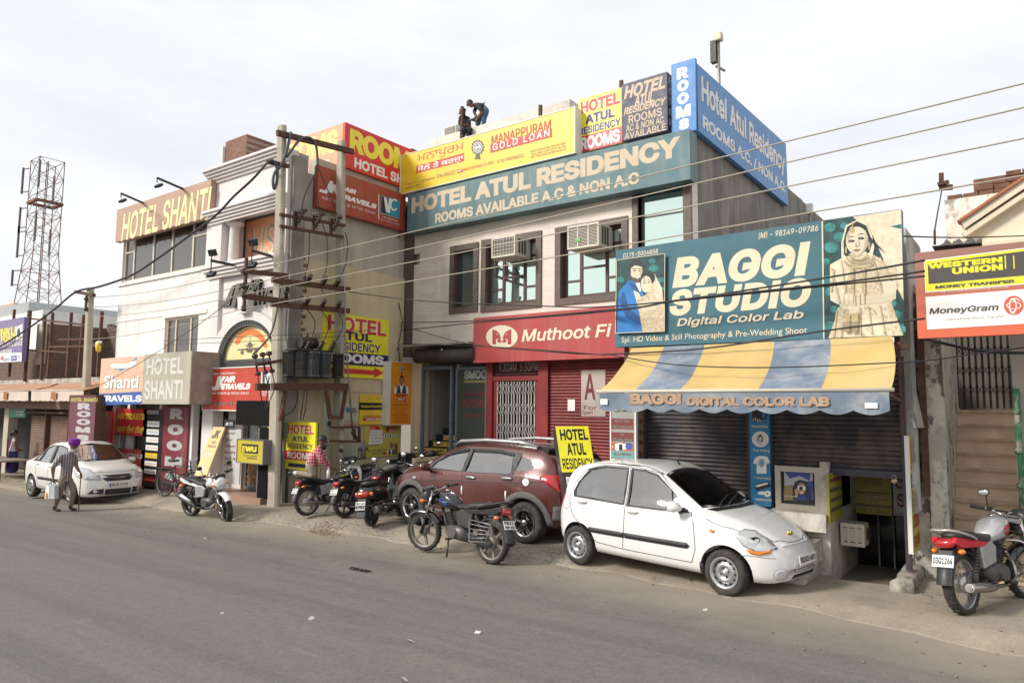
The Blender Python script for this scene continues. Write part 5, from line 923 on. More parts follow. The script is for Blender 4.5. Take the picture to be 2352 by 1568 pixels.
def arm(name,label,p,q,w=.1,h=.1,grp='pole crossarms',ins=(),fu=None):
 t = T(name,label,'crossarm',p,group=grp); MB().bar(p,q,w,h).build('beam',IRON,t)
 for i in ins:
  o = Vector(p).lerp(Vector(q),i); b = MB(); horn(b,o+Vector((.03,0,.05)),fu or(.7,0,.4)); b.build('insulator',PORC,t)
 return t
XF = XP+.2
arm('crossarm','topmost steel crossarm joining the tops of both transformer poles',P('c5',212,160,X=XF),P('c5',808,308,X=XF),.09,.13)
t = arm('crossarm','upper of the paired crossarms with tilted brown insulators, above the grey wall sign edge',P('c5',235,800,X=XF),P('c5',745,886,X=XF),.07,.07); t2 = arm('crossarm','lower of the paired crossarms with tilted brown insulators',P('c5',235,890,X=XF),P('c5',730,976,X=XF),.07,.07)
for x,y in((370,830),(510,858),(650,885)):
 b = MB(); b.bar(P('c5',x-15,y-55,X=XF),P('c5',x-15,y+75,X=XF),.06); b.build('bracket',IRON,t)
 b = MB(); horn(b,P('c5',x,y+45,X=XF+.06),(.3,.25,.9),.3,.07); b.build('insulator',PORC,t)
 b = MB(); horn(b,P('c5',x-5,y-40,X=XF+.06),(.3,.9,.5),.26,.06); b.build('insulator',PORC,t)
arm('crossarm','crossarm with three small insulators, above the yellow wall top',P('c5',175,1312,X=XF),P('c5',780,1388,X=XF),.1,.12,ins=(.42,.62,.8),fu=(.8,-.3,.4))
arm('crossarm','lowest crossarm with three small insulators, above the transformer',P('c5',172,1500,X=XF),P('c5',776,1555,X=XF),.1,.12,ins=(.4,.61,.82),fu=(.8,-.3,.4))
arm('crossarm','upper short bracket arm reaching over the street from the first pole',P('c3',935,962,X=XF),P('c3',1235,995,X=XF),.1,.1); arm('crossarm','lower short bracket arm reaching over the street from the first pole',P('c3',945,1128,X=XF),P('c3',1235,1165,X=XF),.1,.12)
arm('crossarm','short top bracket arm holding the thick looped cable',P('c5',135,385,X=XF),P('c5',303,422,X=XF),.08,.09)
t = T('insulator_bar','vertical iron bar with four insulators at the end of the bracket arms','insulator bar',P('c3',955,1230,X=XF+.06)); MB().bar(P('c3',967,875,X=XF+.06),P('c3',950,1230,X=XF+.06),.06).build('bar',IRON,t); INS = []
for y in(965,1060,1118,1210):
 o = P('c3',948,y,X=XF+.06); INS.append(o); b = MB(); b.tube([o+Vector((0,0,-.07)),o+Vector((0,0,-.03)),o,o+Vector((0,0,.03)),o+Vector((0,0,.07))],[.03,.07,.04,.07,.03],10); b.build('insulator',PORC,t)
t = T('platform_beam','heavy steel platform beams bolted to both poles under the transformer','platform',P('e8',135,1030,X=XF)); b = MB()
b.build('none',IRON,t)if 0 else None
MB().bar(P('e8',135,1032,X=XF-.0),P('e8',1172,1032,X=XF),.1,.17).build('beam',IRON,t); MB().bar(P('e8',135,1032,X=XF)-Vector((.62,0,0)),P('e8',1172,1032,X=XF)-Vector((.62,0,0)),.1,.17).build('beam',IRON,t)
for p,q in(((330,1090),(240,1500)),((890,1090),(940,1470)),((1160,1080),(1095,1470))):MB().bar(P('e8',*p,X=XF),P('e8',*q,X=XF),.07).build('brace',IRON,t)
MB().bar(P('e8',925,1460,X=XF),P('e8',1110,1458,X=XF),.08).build('brace',IRON,t)
t = T('transformer','dark oil transformer with finned radiators and a round conservator tank, on the platform','transformer',P('e8',600,960,X=XF-.3)); TRM = mat('soot_grey_enamel',(.035,.037,.037),.5,var=.3,vs=4,dirt=.5,dc=(.1,.085,.07)); TRL = mat('light_radiator_fin',(.1,.112,.12),.45,var=.2)
z0,z1 = 2.86,3.5; y0,y1 = 10.5,11.5; xa,xb = XP-.5,XP+.12
b = MB(); b.loft([(0,0,0,0,0,2)])if 0 else None
b.prism([(xa+.1,y0),(xb-.1,y0),(xb,y0+.12),(xb,y1-.12),(xb-.1,y1),(xa+.1,y1),(xa,y1-.12),(xa,y0+.12)],lambda u,v,z:(u,v,z),z0,z1)
for z in(3.06,3.27):b.prism([(xa+.09,y0-.015),(xb-.09,y0-.015),(xb+.015,y0+.12),(xb+.015,y1-.12),(xb-.09,y1+.015),(xa+.09,y1+.015)],lambda u,v,w_:(u,v,w_),z,z+.025)
b.prism([(xa+.02,y0-.06),(xb,y0-.06),(xb+.06,y0+.1),(xb+.06,y1),(xb,y1+.06),(xa,y1+.06)],lambda u,v,z:(u,v,z),z1,z1+.035); b.build('tank',TRM,t,bevel=.012)
for(cx,cy,ax)in((xb+.02,10.86,0),(xb+.02,11.22,0),(-14.35,y0-.02,1),(xb-.0,11.62,0)):
 b = MB()
 for i in range(6):
  if ax==0:b.box(cx,cy-.1+.038*i,z0+.06,cx+.17,cy-.088+.038*i,z1-.06)
  else:b.box(cx-.1+.045*i,cy-.17,z0+.06,cx-.088+.045*i,cy,z1-.06)
 if ax==0:b.box(cx,cy-.12,z1-.06,cx+.19,cy+.12,z1-.02).box(cx,cy-.12,z0+.02,cx+.19,cy+.12,z0+.06)
 else:b.box(cx-.12,cy-.19,z1-.06,cx+.16,cy,z1-.02).box(cx-.12,cy-.19,z0+.02,cx+.16,cy,z0+.06)
 b.build('radiator',TRL if ax==0 and cy<11.5 else TRM,t)
cA,cB = P('e8',520,415,X=XP-.1),P('e8',750,425,X=XP-.1); b = MB(); d_ = (cB-cA); b.tube([cA,cA+d_*.02,cB-d_*.05,cB],[.13,.135,.135,.1],18); b.build('conservator',TRM,t)
b = MB(); b.tube([(cA+d_*.75).xyz,Vector(((cA+d_*.75).x,(cA+d_*.75).y,z1))],.03,8); b.tube([cA+d_*.45+Vector((0,0,.12)),cA+d_*.45+Vector((0,0,.24))],.02,6); b.tube([cB+Vector((0,-.03,.1)),cB+Vector((0,-.03,.2)),cB+Vector((0,.08,.2)),cB+Vector((0,.08,.12))],.012,5); b.build('oil_pipe',TRM,t)
BUSH = []
for x in(600,775,935):
 o = P('e8',x,540,X=XP+.05); o.z = z1+.02; e = o+Vector((.14,.03,.2)); b = MB(); horn(b,o,e-o,.26,.075); b.build('bushing',PORC,t); BUSH.append(e)
t = T('fuse_set','row of three tilted drop out fuses on an iron arm, left of the first pole','fuses',P('c6',45,482,X=XF)); MB().bar(P('c6',42,484,X=XF),P('c6',214,455,X=XF),.07).build('arm',IRON,t); FU = []
for x,y in((30,430),(78,420),(118,413)):
 p,q = P('c6',x,y,X=XF+.06),P('c6',x+18,y+110,X=XF+.06); b = MB(); b.tube([p,q],.022,8); b.tube([p-Vector((.04,0,0)),p+Vector((.05,0,0))],.055,10); b.tube([q-Vector((.04,0,0)),q+Vector((.05,0,0))],.05,10); b.build('fuse',PORC,t); FU.append((p,q))
t = T('pole_bracket','small rusty ladder shaped bracket low on the second pole','bracket',P('e7',780,1040,X=XF))
for p,q in(((670,815),(1135,815)),((670,1030),(1135,1042)),((1050,840),(1050,1015)),((1125,815),(1125,1040)),((1010,900),(1250,1165))):MB().bar(P('e7',*p,X=XF),P('e7',*q,X=XF),.055).build('bar',IRON,t)
t = T('conduit','thin grey conduit slanting down the second pole','conduit',P('e7',1020,890,X=XF+.08)); b = MB(); b.tube([P('c5',735,985,X=XF+.08),P('c5',745,1500,X=XF+.08),P('c6',598,300,X=XF+.08),P('e7',955,60,X=XF+.08),P('e7',1020,890,X=XF+.08)],.022,8); b.build('pipe',STEEL,t)
t = T('rag','grey rag hanging over the low pole bracket','cloth',P('e7',1180,1150,X=XF+.1)); b = MB(); rr = random.Random(2); cols = [P('e7',1130+22*i,1040,X=XF+.1+.03*(i%2))for i in range(5)]
lows = [P('e7',1150+20*i,1340-60*(i%2),X=XF+.1+.06*((i+1)%2))for i in range(5)]; mids = [p.lerp(q,.45)+Vector((.05*(i%2),.01,0))for i,(p,q)in enumerate(zip(cols,lows))]
b.add(cols+mids+lows,[(r*5+i,r*5+i+1,r*5+i+6,r*5+i+5)for r in(0,1)for i in range(4)],0,True); o = b.build('cloth',mat('grey_rag',(.2,.18,.17),.95,var=.3),t); m_ = o.modifiers.new('thick','SOLIDIFY'); m_.thickness = .02
t = T('meter_box','small green metal box strapped to the first pole','box',P('c6',205,900,X=XF)); MB().box(XF-.12,10.16,P('c6',205,950,X=XF).z,XF-.04,10.26,P('c6',205,850,X=XF).z).build('box',mat('dull_green_metal',(.05,.08,.06),.5,dirt=.4),t,bevel=.02)
# ---------------- wires
def wire(label,pts,r=.011,m=None,name='wire',grp=None,sag=0,cat='wire',n=6):
 if sag:
  q = []
  for a,c in zip(pts,pts[1:]):
   for i in range(n*2):s_ = i/(n*2); q.append(Vector(a).lerp(Vector(c),s_)-Vector((0,0,sag*4*s_*(1-s_))))
  pts = q+[Vector(pts[-1])]
 o = MB().tube(pts,r,6).build(name,m or CABLE,fix=False); return tag(o,label,cat,grp)
def smooth(p,n=6):
 p = [Vector(v)for v in p]; o = []
 for i in range(len(p)-1):
  a,b_,c,d = p[max(0,i-1)],p[i],p[i+1],p[min(len(p)-1,i+2)]
  for k in range(n):
   t_ = k/n; o.append(.5*((2*b_)+(c-a)*t_+(2*a-5*b_+4*c-d)*t_*t_+(3*b_-a-3*c+d)*t_**3))
 return o+[p[-1]]
YWR = INS[0].y
sp_top,SPY = P('D',208,662,Y=9.9),9.9
for i,(yr,yl,nm)in enumerate(((192,683,'topmost'),(247,705,'second'),(318,726,'third'),(403,779,'lowest'))):
 a = INS[i]; b_ = P('D',2352,yr,Y=YWR); far_ = a+(b_-a)*2.2; L = P('D',205,yl,Y=SPY)
 wire(f'{nm} of the four pale bare wires crossing the sky to the right edge',[a,a+(b_-a)*.5-Vector((0,0,.03)),b_,far_],.009,ALU,grp='bare overhead wires'); wire(f'{nm} of the thin wires running from the bracket bar to the left pole',[a,L],.009,ALU,grp='thin wires to the left pole',sag=.12)
tk = [P('c5',140,390,X=XF)]+[P('c3',x,y,Y=9.75)for x,y in((1060,300),(1000,365),(880,475),(760,600),(560,752),(360,895),(200,995),(0,1065))]+[P('c1',455,100,Y=9.8),P('c1',330,200,Y=9.8),P('c1',180,310,Y=9.8),P('c1',0,425,Y=9.8),P('c1',-160,490,Y=9.8)]
wire('thick black cable swooping across the white facades down to the left',smooth(tk),.032,name='cable',cat='cable')
lp = [P('c5',*p,X=XF+.08)for p in((320,155),(290,290),(240,420),(195,470),(180,540),(190,600),(210,540),(212,440),(180,378),(140,385))]
wire('coil of thick grey cable looped at the top of the first pole',smooth(lp),.035,mat('grey_cable',(.07,.075,.08),.55),'cable',cat='cable'); lp = [P('c5',*p,X=XF+.06)for p in((288,350),(330,290),(390,215),(450,195),(500,225),(525,300),(530,420))]
wire('thick grey cable arching along the topmost crossarm',smooth(lp),.03,MATS['grey_cable'],'cable',cat='cable')
for lab,pk in(('left black jumper wire dropping from the top arm to the paired crossarms',((530,430),(490,520),(455,590),(430,650),(405,760))),('middle black jumper wire dropping from the top arm to the paired crossarms',((535,430),(520,480),(515,600),(530,660),(545,780))),('right black jumper wire dropping from the top arm to the paired crossarms',((535,430),(580,540),(640,680),(685,810))),('black jumper wire from the paired crossarms to the arm below, left',((465,930),(460,1150),(430,1300),(440,1415))),('black jumper wire from the paired crossarms to the arm below, middle',((565,865),(605,1000),(600,1220),(555,1330),(575,1420))),('black jumper wire from the paired crossarms to the arm below, right',((745,940),(765,1040),(740,1220),(655,1350)))):
 wire(lab,smooth([P('c5',*p,X=XF+.12)for p in pk]),.012,name='jumper_wire',grp='jumper wires',cat='wire')
for i,pk in enumerate((((420,1510),(480,1580)),((545,1530),(590,1590)),((670,1530),(690,1600)))):
 a = P('c5',*pk[0],X=XF+.1); e = BUSH[i]; m_ = a.lerp(e,.45)+Vector((.1,.16,0)); wire(('left','middle','right')[i]+' black wire curling from the lowest crossarm down to the transformer',smooth([a,m_,e]),.011,name='jumper_wire',grp='jumper wires')
for i,(p,q)in enumerate(FU):
 wire(('left','middle','right')[i]+' black wire hanging below a drop out fuse',smooth([q,q+Vector((.05,.05,-.4)),P('c6',85+8*i,760,X=XF+.05),P('c6',108,810,X=XF+.05)]),.012,name='jumper_wire',grp='jumper wires')
for i,pk in enumerate((((290,590),(298,690),(270,770),(215,803)),((342,625),(328,740),(315,830)),((358,640),(348,760),(330,830)))):wire(('black cable looping left under the transformer to the first pole','left of two black cables hanging straight under the transformer','right of two black cables hanging straight under the transformer')[i],smooth([P('c6',*p,X=XF)for p in pk]),.014,name='cable',grp='cables under the transformer',cat='cable')
lp = [P('c6',190,0,X=XF+.06),P('c6',175,120,X=XF+.06),P('c6',130,290,X=XF+.06),P('c6',60,380,X=XF+.05),P('c6',20,415,X=XF+.05)]; wire('grey cable curving from the first pole to the drop out fuses',smooth(lp),.022,MATS['grey_cable'],'cable',cat='cable')
for lab,pk,r in(
('upper of two black service cables crossing the red sign and the billboard',[('d1',115,985,14.35),('d1',800,970,12),('d1',2040,868,9.6),('d3',600,705,9.55),('d3',1640,545,9.5),('d3',2352,420,9.5)],.013),
('lower of two black service cables crossing the red sign and the billboard',[('d1',115,1058,14.35),('d1',800,985,12),('d1',2040,878,9.6),('d3',680,690,9.5),('d3',1640,590,9.45),('d3',2352,495,9.45)],.013),
('black cable sagging under the brown framed windows',[('c5',770,1405,12.2),('d1',300,790,11.5),('d1',1400,838,10.2),('d3',200,738,9.6),('d3',1640,600,9.48),('d3',2352,530,9.45)],.012),
('black cable along the foot of the billboard',[('d3',130,1075,9.7),('d3',800,1035,9.55),('d3',1640,912,9.5),('d3',2352,825,9.5)],.013),
('thin cable sagging over the striped awning',[('d3',130,1072,9.7),('d3',600,1145,8.9),('d3',1300,1166,8.8),('d3',2352,1122,9.2)],.009),
('thin black cable slanting down the red sign to the brick pier',[('d1',120,1010,14.35),('d1',700,1170,12.2),('d1',1500,1250,10.6),('d1',1950,1270,9.75)],.01),
('thin black cable slanting low across the shutter roll to the brick pier',[('d1',125,1175,14.35),('d1',900,1200,12),('d1',1950,1275,9.75)],.01),
('bundle of black cables draped below the orange sign',[('h3',480,85,10.3),('h3',800,155,10.3),('h3',1200,250,10.3),('h3',1700,330,10.3),('h3',2400,345,10.3)],.02),
('thin cable crossing the staircase below the orange sign',[('h3',0,525,9.6),('h3',700,465,9.8),('h3',1300,380,10.0),('h3',2400,235,10.2)],.009),
('thin cable across the sky between billboard and gable',[('h4',30,1340,10.1),('h4',1000,1362,12),('h4',2200,1330,13.6)],.01),
('thin cable rising from the airliner sign across the white block',[('c4',30,410,9.4),('c4',440,180,9.4),('h2',90,620,9.3),('h2',780,60,9.15)],.008),
('upper thin wire crossing the arched window',[('h2',-700,1010,9.8),('h2',100,965,9.6),('h2',1600,900,9.5),('e8',1568,245,11.8)],.007),
('lower thin wire crossing the arched window',[('h2',-700,1090,9.8),('h2',100,1055,9.6),('h2',1600,990,9.5),('e8',1568,300,11.8)],.007),
('black cable hanging down the yellow wall beside the navy banded sign',[('c6',840,-20,14.1),('c6',790,120,13.8),('c6',700,260,13.2),('c6',610,360,12.6)],.014),
('black cable hanging down the brown corner strip',[('c5',1225,750,14.2),('c5',1120,1220,14.2),('c5',1180,1560,14.2),('d1',130,1000,14.2),('d1',70,1330,14.2)],.014),
('second black cable hanging down the brown corner strip',[('c5',1125,950,14.25),('c5',1105,1250,14.25),('c5',1165,1500,14.25),('d1',100,1180,14.25),('d1',110,1340,14.25)],.012)):
 wire(lab,smooth([P(c,x,y,Y=Y_)for c,x,y,Y_ in pk]),r,name='cable',grp='service cables',cat='cable')
t = concrete_pole('utility_pole','thin concrete pole behind the maroon standing sign',(-23.6,9.9,-.6),(sp_top.x,9.9,sp_top.z),.3,.2,.22,.16)
b = MB(); b.bar(P('c1',452,100,Y=9.85),P('c1',562,120,Y=9.85),.1); b.bar(P('c1',518,120,Y=9.8),P('c1',508,215,Y=9.8),.05); b.build('bracket',IRON,t)
for y in(130,190):b = MB(); b.tube([P('c1',515,y,Y=9.78),P('c1',514,y+12,Y=9.78),P('c1',513,y+24,Y=9.78)],[.03,.08,.03],8); b.build('insulator',PORC,t)
t = T('security_camera','small camera wrapped in a yellow bag on the left pole','camera',P('c1',590,420,Y=9.8)); MB().bar(P('c1',555,412,Y=9.85),P('c1',615,412,Y=9.8),.06).build('arm',IRON,t)
b = MB(); p = P('c1',588,428,Y=9.75); b.loft([(p.x-.09,p.y,p.z+.04,.06,.1,2.4),(p.x,p.y,p.z,.08,.17,3.2),(p.x+.07,p.y,p.z-.03,.05,.12,2.6)],10); b.build('bag',mat('yellow_bag',(.65,.5,.03),.5,var=.2,vs=8),t)
MB().tube([P('c1',580,405,Y=9.75),P('c1',600,400,Y=9.75)],.05,8).build('camera_body',WHITE,t)
# ---------------- floodlights
def flood(label,base,tip):
 t = T('floodlight',label,'floodlight',base,group='sign floodlights'); MB().bar(base,tip,.05).build('arm',BLACK,t); d = Vector((0,0,-1))
 b = MB(); q = Vector(tip); b.bar(q+Vector((0,0,.02)),q+Vector((0,0,-.13)),.02); b.build('bracket',BLACK,t); b = MB(); b.cbox((0,0,0),(.2,.07,.15)); o = b.build('lamp_head',BLACK,t,local=True,bevel=.01); o.location = q-Vector(base)+Vector((.0,.05,-.2)); o.rotation_euler = (R(-50),0,R(10))
flood('black floodlight on a long arm over the left end of the dusty pink sign',P('c3',300,522,Y=10.35),P('c3',140,452,Y=9.3)); flood('black floodlight on a long arm over the right half of the dusty pink sign',P('c3',570,432,Y=10.35),P('c3',378,350,Y=9.3))
def flood2(label,base,tip):
 t = T('floodlight',label,'floodlight',base,group='wall floodlights'); MB().bar(base,tip,.06).build('arm',BLACK,t); q = Vector(tip); MB().bar(q+Vector((0,0,-.3)),q+Vector((0,0,.2)),.02).build('bracket',BLACK,t)
 for dz,rx in((.2,25),(-.33,-40)):
  b = MB(); b.cbox((0,0,0),(.22,.08,.16)); o = b.build('lamp_head',BLACK,t,local=True,bevel=.01); o.location = q-Vector(base)+Vector((0,.02,dz)); o.rotation_euler = (R(rx),0,R(15))
flood2('pair of black floodlights on an arm left of the raised letters',P('c3',880,925,Y=10.2),P('c3',735,895,Y=9.4)); flood2('pair of black floodlights on an arm in front of the orange window film',P('c3',1140,868,Y=10.3),P('c3',1003,830,Y=9.4))
# ---------------- lattice mast far behind
t = T('lattice_mast','tall rusty lattice telecom mast far behind the brick shops','telecom mast',(-80,28.4,0)); cx,cy = -79.9,28.3; RUST = mat('rust_red_steel',(.16,.075,.05),.8,var=.3); GALV = mat('galvanised_steel',(.36,.36,.36),.5,.3,var=.15)
zt,zb,h0,h1 = 26.6,2.0,2.35,1.12; lvl = [zb+(zt-zb)*i/13 for i in range(14)]
def cor(z,k):hw = h1 if z>17 else lerp(h1,h0,(17-z)/15); return Vector((cx+(-1,1,1,-1)[k]*hw,cy+(-1,-1,1,1)[k]*hw,z))
b = MB()
for k in range(4):b.tube([cor(z,k)for z in lvl],.045,5)
b.build('legs',RUST,t)
for i in range(13):
 b = MB()
 for k in range(4):
  j = (k+1)%4; b.tube([cor(lvl[i],k),cor(lvl[i+1],j)],.029,4,cap=False).tube([cor(lvl[i],j),cor(lvl[i+1],k)],.029,4,cap=False).tube([cor(lvl[i+1],k),cor(lvl[i+1],j)],.029,4,cap=False)
 b.build('bracing',GALV if i%3 else RUST,t)
b = MB(); b.tube([(cx+.2,cy,zb),(cx+.2,cy,zt)],.05,4).tube([(cx-.2,cy,zb),(cx-.2,cy,zt)],.05,4)
for i in range(50):z = zb+(zt-zb)*i/50; b.tube([(cx-.2,cy,z),(cx+.2,cy,z)],.025,4)
b.build('ladder',RUST,t); b = MB()
for k in range(4):j = (k+1)%4; b.bar(cor(22.2,k)*1,cor(22.2,j),.3,.25)
b.build('platform',RUST,t)
for k,z,s_ in((0,24.6,1),(1,24.6,1),(3,24.5,1),(0,20.5,1),(1,19.2,1),(0,18.3,1.2),(0,14.6,.6),(3,18.8,1)):
 o = cor(z,k)+Vector(((-1,1,1,-1)[k]*.95,(-1,-1,1,1)[k]*.3,0)); b = MB(); b.cbox(o,(.2,.16,2.7*s_)); b.bar(o+Vector((0,0,1.2*s_)),cor(z+1.2*s_,k),.09); b.bar(o-Vector((0,0,1.2*s_)),cor(z-1.2*s_,k),.09); b.build('antenna',mat('antenna_grey',(.1,.1,.1),.5),t)
# ---------------- shops at the far left
YL = 10.4; t = T('brick_shop_row','low shop row with brown shutters under a ragged brick wall','building',(-32,YL,-.6))
xr = P('D',105,770,Y=10.6).x; zt = 5.1
x8 = P('D',84,770,Y=10.6).x; MB().box(x8,10.6,3.6,xr,14,zt).build('cream_wall',patchy('stained_cream_wall',(.6,.53,.42),(.66,.6,.5),(.3,.26,.22),1.2,.42,.58),t)
b = MB(); b.box(xr,10.65,3.02,xr+.22,13.0,zt-.05).box(xr+.22,12.6,2.8,-23.4,12.85,4.9).box(-60,11.6,2.8,x8-.01,13.9,4.3).box(x8,10.7,2.8,xr-.1,13.9,3.59); b.build('brick_wall',BRK_DX,t)
b = MB(); rr = random.Random(9)
for i in range(26):b.box(xr+.23+.22*i,12.58,4.9,xr+.44+.22*i,12.8,4.9+rr.choice((.08,.16,.24,.32)))
b.build('ragged_bricks',BRK_D,t); MB().box(-25.2,13,4.9,-24.2,14.5,5.75).build('brick_room',BRK_Y,t); MB().box(-26.6,12.9,4.9,-25.3,14,5.25).build('white_tank_base',PL_W,t)
MB().box(-60,YL,2.45,-23.33,13.5,3.03).build('ledge',patchy('crumbling_plaster',(.46,.42,.36),(.3,.27,.24),(.55,.52,.47),3,.45,.55),t)
b = MB(); p0,p1 = P('e1',35,920,Y=10.2),P('e1',640,935,Y=10.2); b.box(p0.x-8,10.2,p0.z,-23.4,10.26,p0.z+.4); o = b.build('corrugated_fascia',mat('brown_corrugated_sheet',(.2,.11,.07),.6,var=.25,vs=8),t)
BSH = mat('brown_slats',(.2,.12,.085),.6,var=.2,vs=3); xs_ = P('e1',470,1200,Y=10.5).x
shutter('rolling_shutter',P('e1',295,1200,Y=10.5).x,xs_-.06,-.55,1.75,10.5,BSH,t,.06); shutter('rolling_shutter',xs_+.06,-23.5,-.55,1.75,10.5,BSH,t,.06)
for x in(P('e1',55,1100,Y=10.3).x,-36.5):MB().box(x-.22,10.3,-.7,x+.22,10.6,2.45).build('pillar',CONC_L,t)
MB().box(xs_-.06,10.35,-.6,xs_+.06,10.55,2.0).build('post',IRON,t); b = MB(); b.box(-60,12.5,-.7,-29.5,12.6,2.45).box(-29.55,10.6,-.7,-29.45,12.5,2.45); b.build('shop_interior',mat('dim_shop_wall',(.05,.045,.04),.9,var=.5,vs=2),t)
b = MB(); b.box(-29.4,10.55,1.75,-23.4,10.7,2.45); b.build('dark_lintel',DARK,t); b = MB(); b.tube([(-29.5,10.3,1.85),(-23.6,10.3,1.85)],.05,8); b.build('roll_tube',IRON,t)
MB().box(-60,8.9,-.9,-23.99,10.5,-.42).build('plinth',SLAB,t)
t = T('billboard_skeleton','rusty empty billboard skeleton standing on the shop ledge above the awnings','billboard frame',(-28,10.45,3.03))
for(x0,y0),(x1,y1)in(((510,0),(462,612)),((690,0),(645,620)),((810,20),(752,618)),((435,20),(395,650)),((295,-20),(240,665)),((280,-20),(238,660)),((140,-30),(88,620)),((985,-10),(940,610))):MB().bar(P('e1',x0,y0,Y=10.35),P('e1',x1,y1,Y=10.35),.08).build('post',IRON,t)
for(x0,y0),(x1,y1)in(((130,80),(280,95)),((310,60),(830,120)),((480,330),(990,320)),((110,350),(670,385)),((570,260),(830,255))):MB().bar(P('e1',x0,y0,Y=10.33),P('e1',x1,y1,Y=10.33),.06).build('rail',IRON,t)
def awning(name,label,X0,X1,Yt,zt_,Yb,zb_,stripes,mats,hang=.22,wav=.02,base=None,slope0=0.):
 """a drop awning: sloping cloth in stripes, front bar, wavy valance"""
 t = T(name,label,'awning',((X0+X1)/2,Yt,zt_)); b = MB(); n = 40
 for i in range(n):
  for j in range(6):
   q = []
   for di,dj in((0,0),(1,0),(1,1),(0,1)):
    u,v = (i+di)/n,(j+dj)/6; q.append((lerp(lerp(X0,X1,u)-slope0*(1-v),lerp(X0,X1,u),v),lerp(Yt,Yb,v),lerp(zt_,zb_,v)-.04*math.sin(PI*v)-.016*math.sin(u*23)*math.sin(PI*v)-.01*math.sin(u*61+v*9)*math.sin(PI*v)))
   m_ = [k for k,s_ in enumerate(stripes)if(i+.5)/n>=s_][-1]%2; b.add(q,[(0,1,2,3)],m_,True)
 b.build('cloth',mats[:2],t)
 b = MB(); b.tube([(X0-.03,Yb,zb_),(X1+.03,Yb,zb_)],.022,10); b.build('front_bar',mat('cream_tube',(.55,.5,.42),.5),t)
 b = MB(); rows = 4; nn = 80
 vv = [(lerp(X0+.02,X1-.02,i/nn),Yb-.012+.012*math.sin(i*.41)*j/rows+.006*math.sin(i*1.1+1)*j/rows,zb_-.025-(hang+wav*abs(math.sin(i*PI/8)))*j/rows)for j in range(rows+1)for i in range(nn+1)]
 b.add(vv,[(j*(nn+1)+i,j*(nn+1)+i+1,(j+1)*(nn+1)+i+1,(j+1)*(nn+1)+i)for j in range(rows)for i in range(nn)],0,True); b.build('valance',mats[2],t)
 for x in(X0+.1,X1-.1):MB().bar((x,Yb+.02,zb_),(x,Yt,zb_-.1),.03).build('arm',IRON,t)
 return t
TAN = mat('faded_tan_cloth',(.4,.22,.13),.8,var=.12); VAL = mat('cream_valance',(.6,.5,.42),.85,var=.1)
for i,(xa,xb)in enumerate(((0,1),(2,3))):
 A_ = (P('e1',-400,750,Y=9.5).x,P('e1',280,745,Y=9.5).x,P('e1',305,755,Y=9.5).x,P('e1',815,735,Y=9.5).x); za = P('e1',300,752,Y=9.5).z
 awning('awning',('left','right')[i]+' faded tan awning with a cream valance at the far left shops',A_[xa],A_[xb],10.38,za+.28,9.5,za,(0,),(TAN,TAN,VAL),.3)
for i,(xa,xb)in enumerate(((35,65),(492,540))):f = face_y(0,0,9.44); f.c = 'e1'; f.rect(xa,765,xb,835,mat('rust_stripe',(.36,.13,.05),.8)); f.done(bpy.data.objects['awning' if i==0 else 'awning.001'],gname='valance_stripe')
t = T('wooden_bench','plain grey plank table at the left edge beside the woman','table',(-27.6,9.3,-.5)); p = P('e1',130,1425,Y=9.4); MB().box(p.x-2.6,9.0,p.z-.05,p.x,9.9,p.z).build('top',mat('grey_plank',(.25,.21,.17),.8,var=.2),t)
for x,y in((p.x-.08,9.05),(p.x-.08,9.8),(p.x-2.5,9.05),(p.x-2.5,9.8)):MB().box(x-.03,y-.03,-.45,x+.03,y+.03,p.z-.051).build('leg',IRON,t)
t = T('distant_building','pale flat roofed building behind the violet sign at the left edge','building',(-48,16,0)); b = MB(); p = P('D',50,716,Y=16); b.box(-75,16,-1,p.x+3,24,p.z-.1); b.build('wall',PL_W,t); MB().box(p.x-5,16.5,p.z-.1,p.x-.5,22,p.z+.7).build('roof_room',mat('grey_blue_sheet',(.35,.37,.38),.6),t)
t = T('distant_building','peach roof room with pipes above the violet sign','building',(-60,20,0)); p = P('c2',60,1520,Y=20); MB().box(-90,20,0,p.x+1.5,25,p.z+.4).build('wall',mat('peach_paint',(.5,.3,.2),.8,dirt=.3),t)
# ---------------- studio awning
YC = mat('mustard_canvas',(.55,.385,.14),.85,var=.16,vs=1.5,dirt=.7,dc=(.5,.42,.25),ds=1.3,bump=.4,bs=5); BC = mat('washed_blue_canvas',(.16,.205,.27),.85,var=.25,vs=2,dirt=.9,dc=(.42,.42,.4),ds=2.2,bump=.4,bs=5)
bL,bR = P('D',1375,893,Y=8.55),P('D',2047,902,Y=8.55); aw = awning('striped_awning','mustard and washed blue striped awning under the studio billboard',bL.x,bR.x,9.86,3.12,8.55,(bL.z+bR.z)/2,(0,.15,.32,.605,.80),(YC,BC,BC),.2,.05,slope0=.16)
v = [o for o in aw.children if o.name.startswith('valance')][0]; f = face_y(0,0,8.522); f.c = 'd3'; OC = mat('faded_orange_paint',(.4,.27,.18),.85,var=.2,vs=10); f.t('BAGGI',297,1345,652,1425,OC,bold=.05); f.t('DIGITAL COLOR LAB',690,1370,1688,1437,OC,bold=.05); f.rect(1932,1412,2022,1450,WHITE); f.rect(90,1385,140,1425,WHITE); f.done(aw)
b = MB(); b.bar((-1.36,9.9,3.05),(-1.36,9.85,1.9),.03); b.bar((-1.5,9.9,2.98),(-1.25,9.9,2.98),.06); b.build('bracket',IRON,aw)
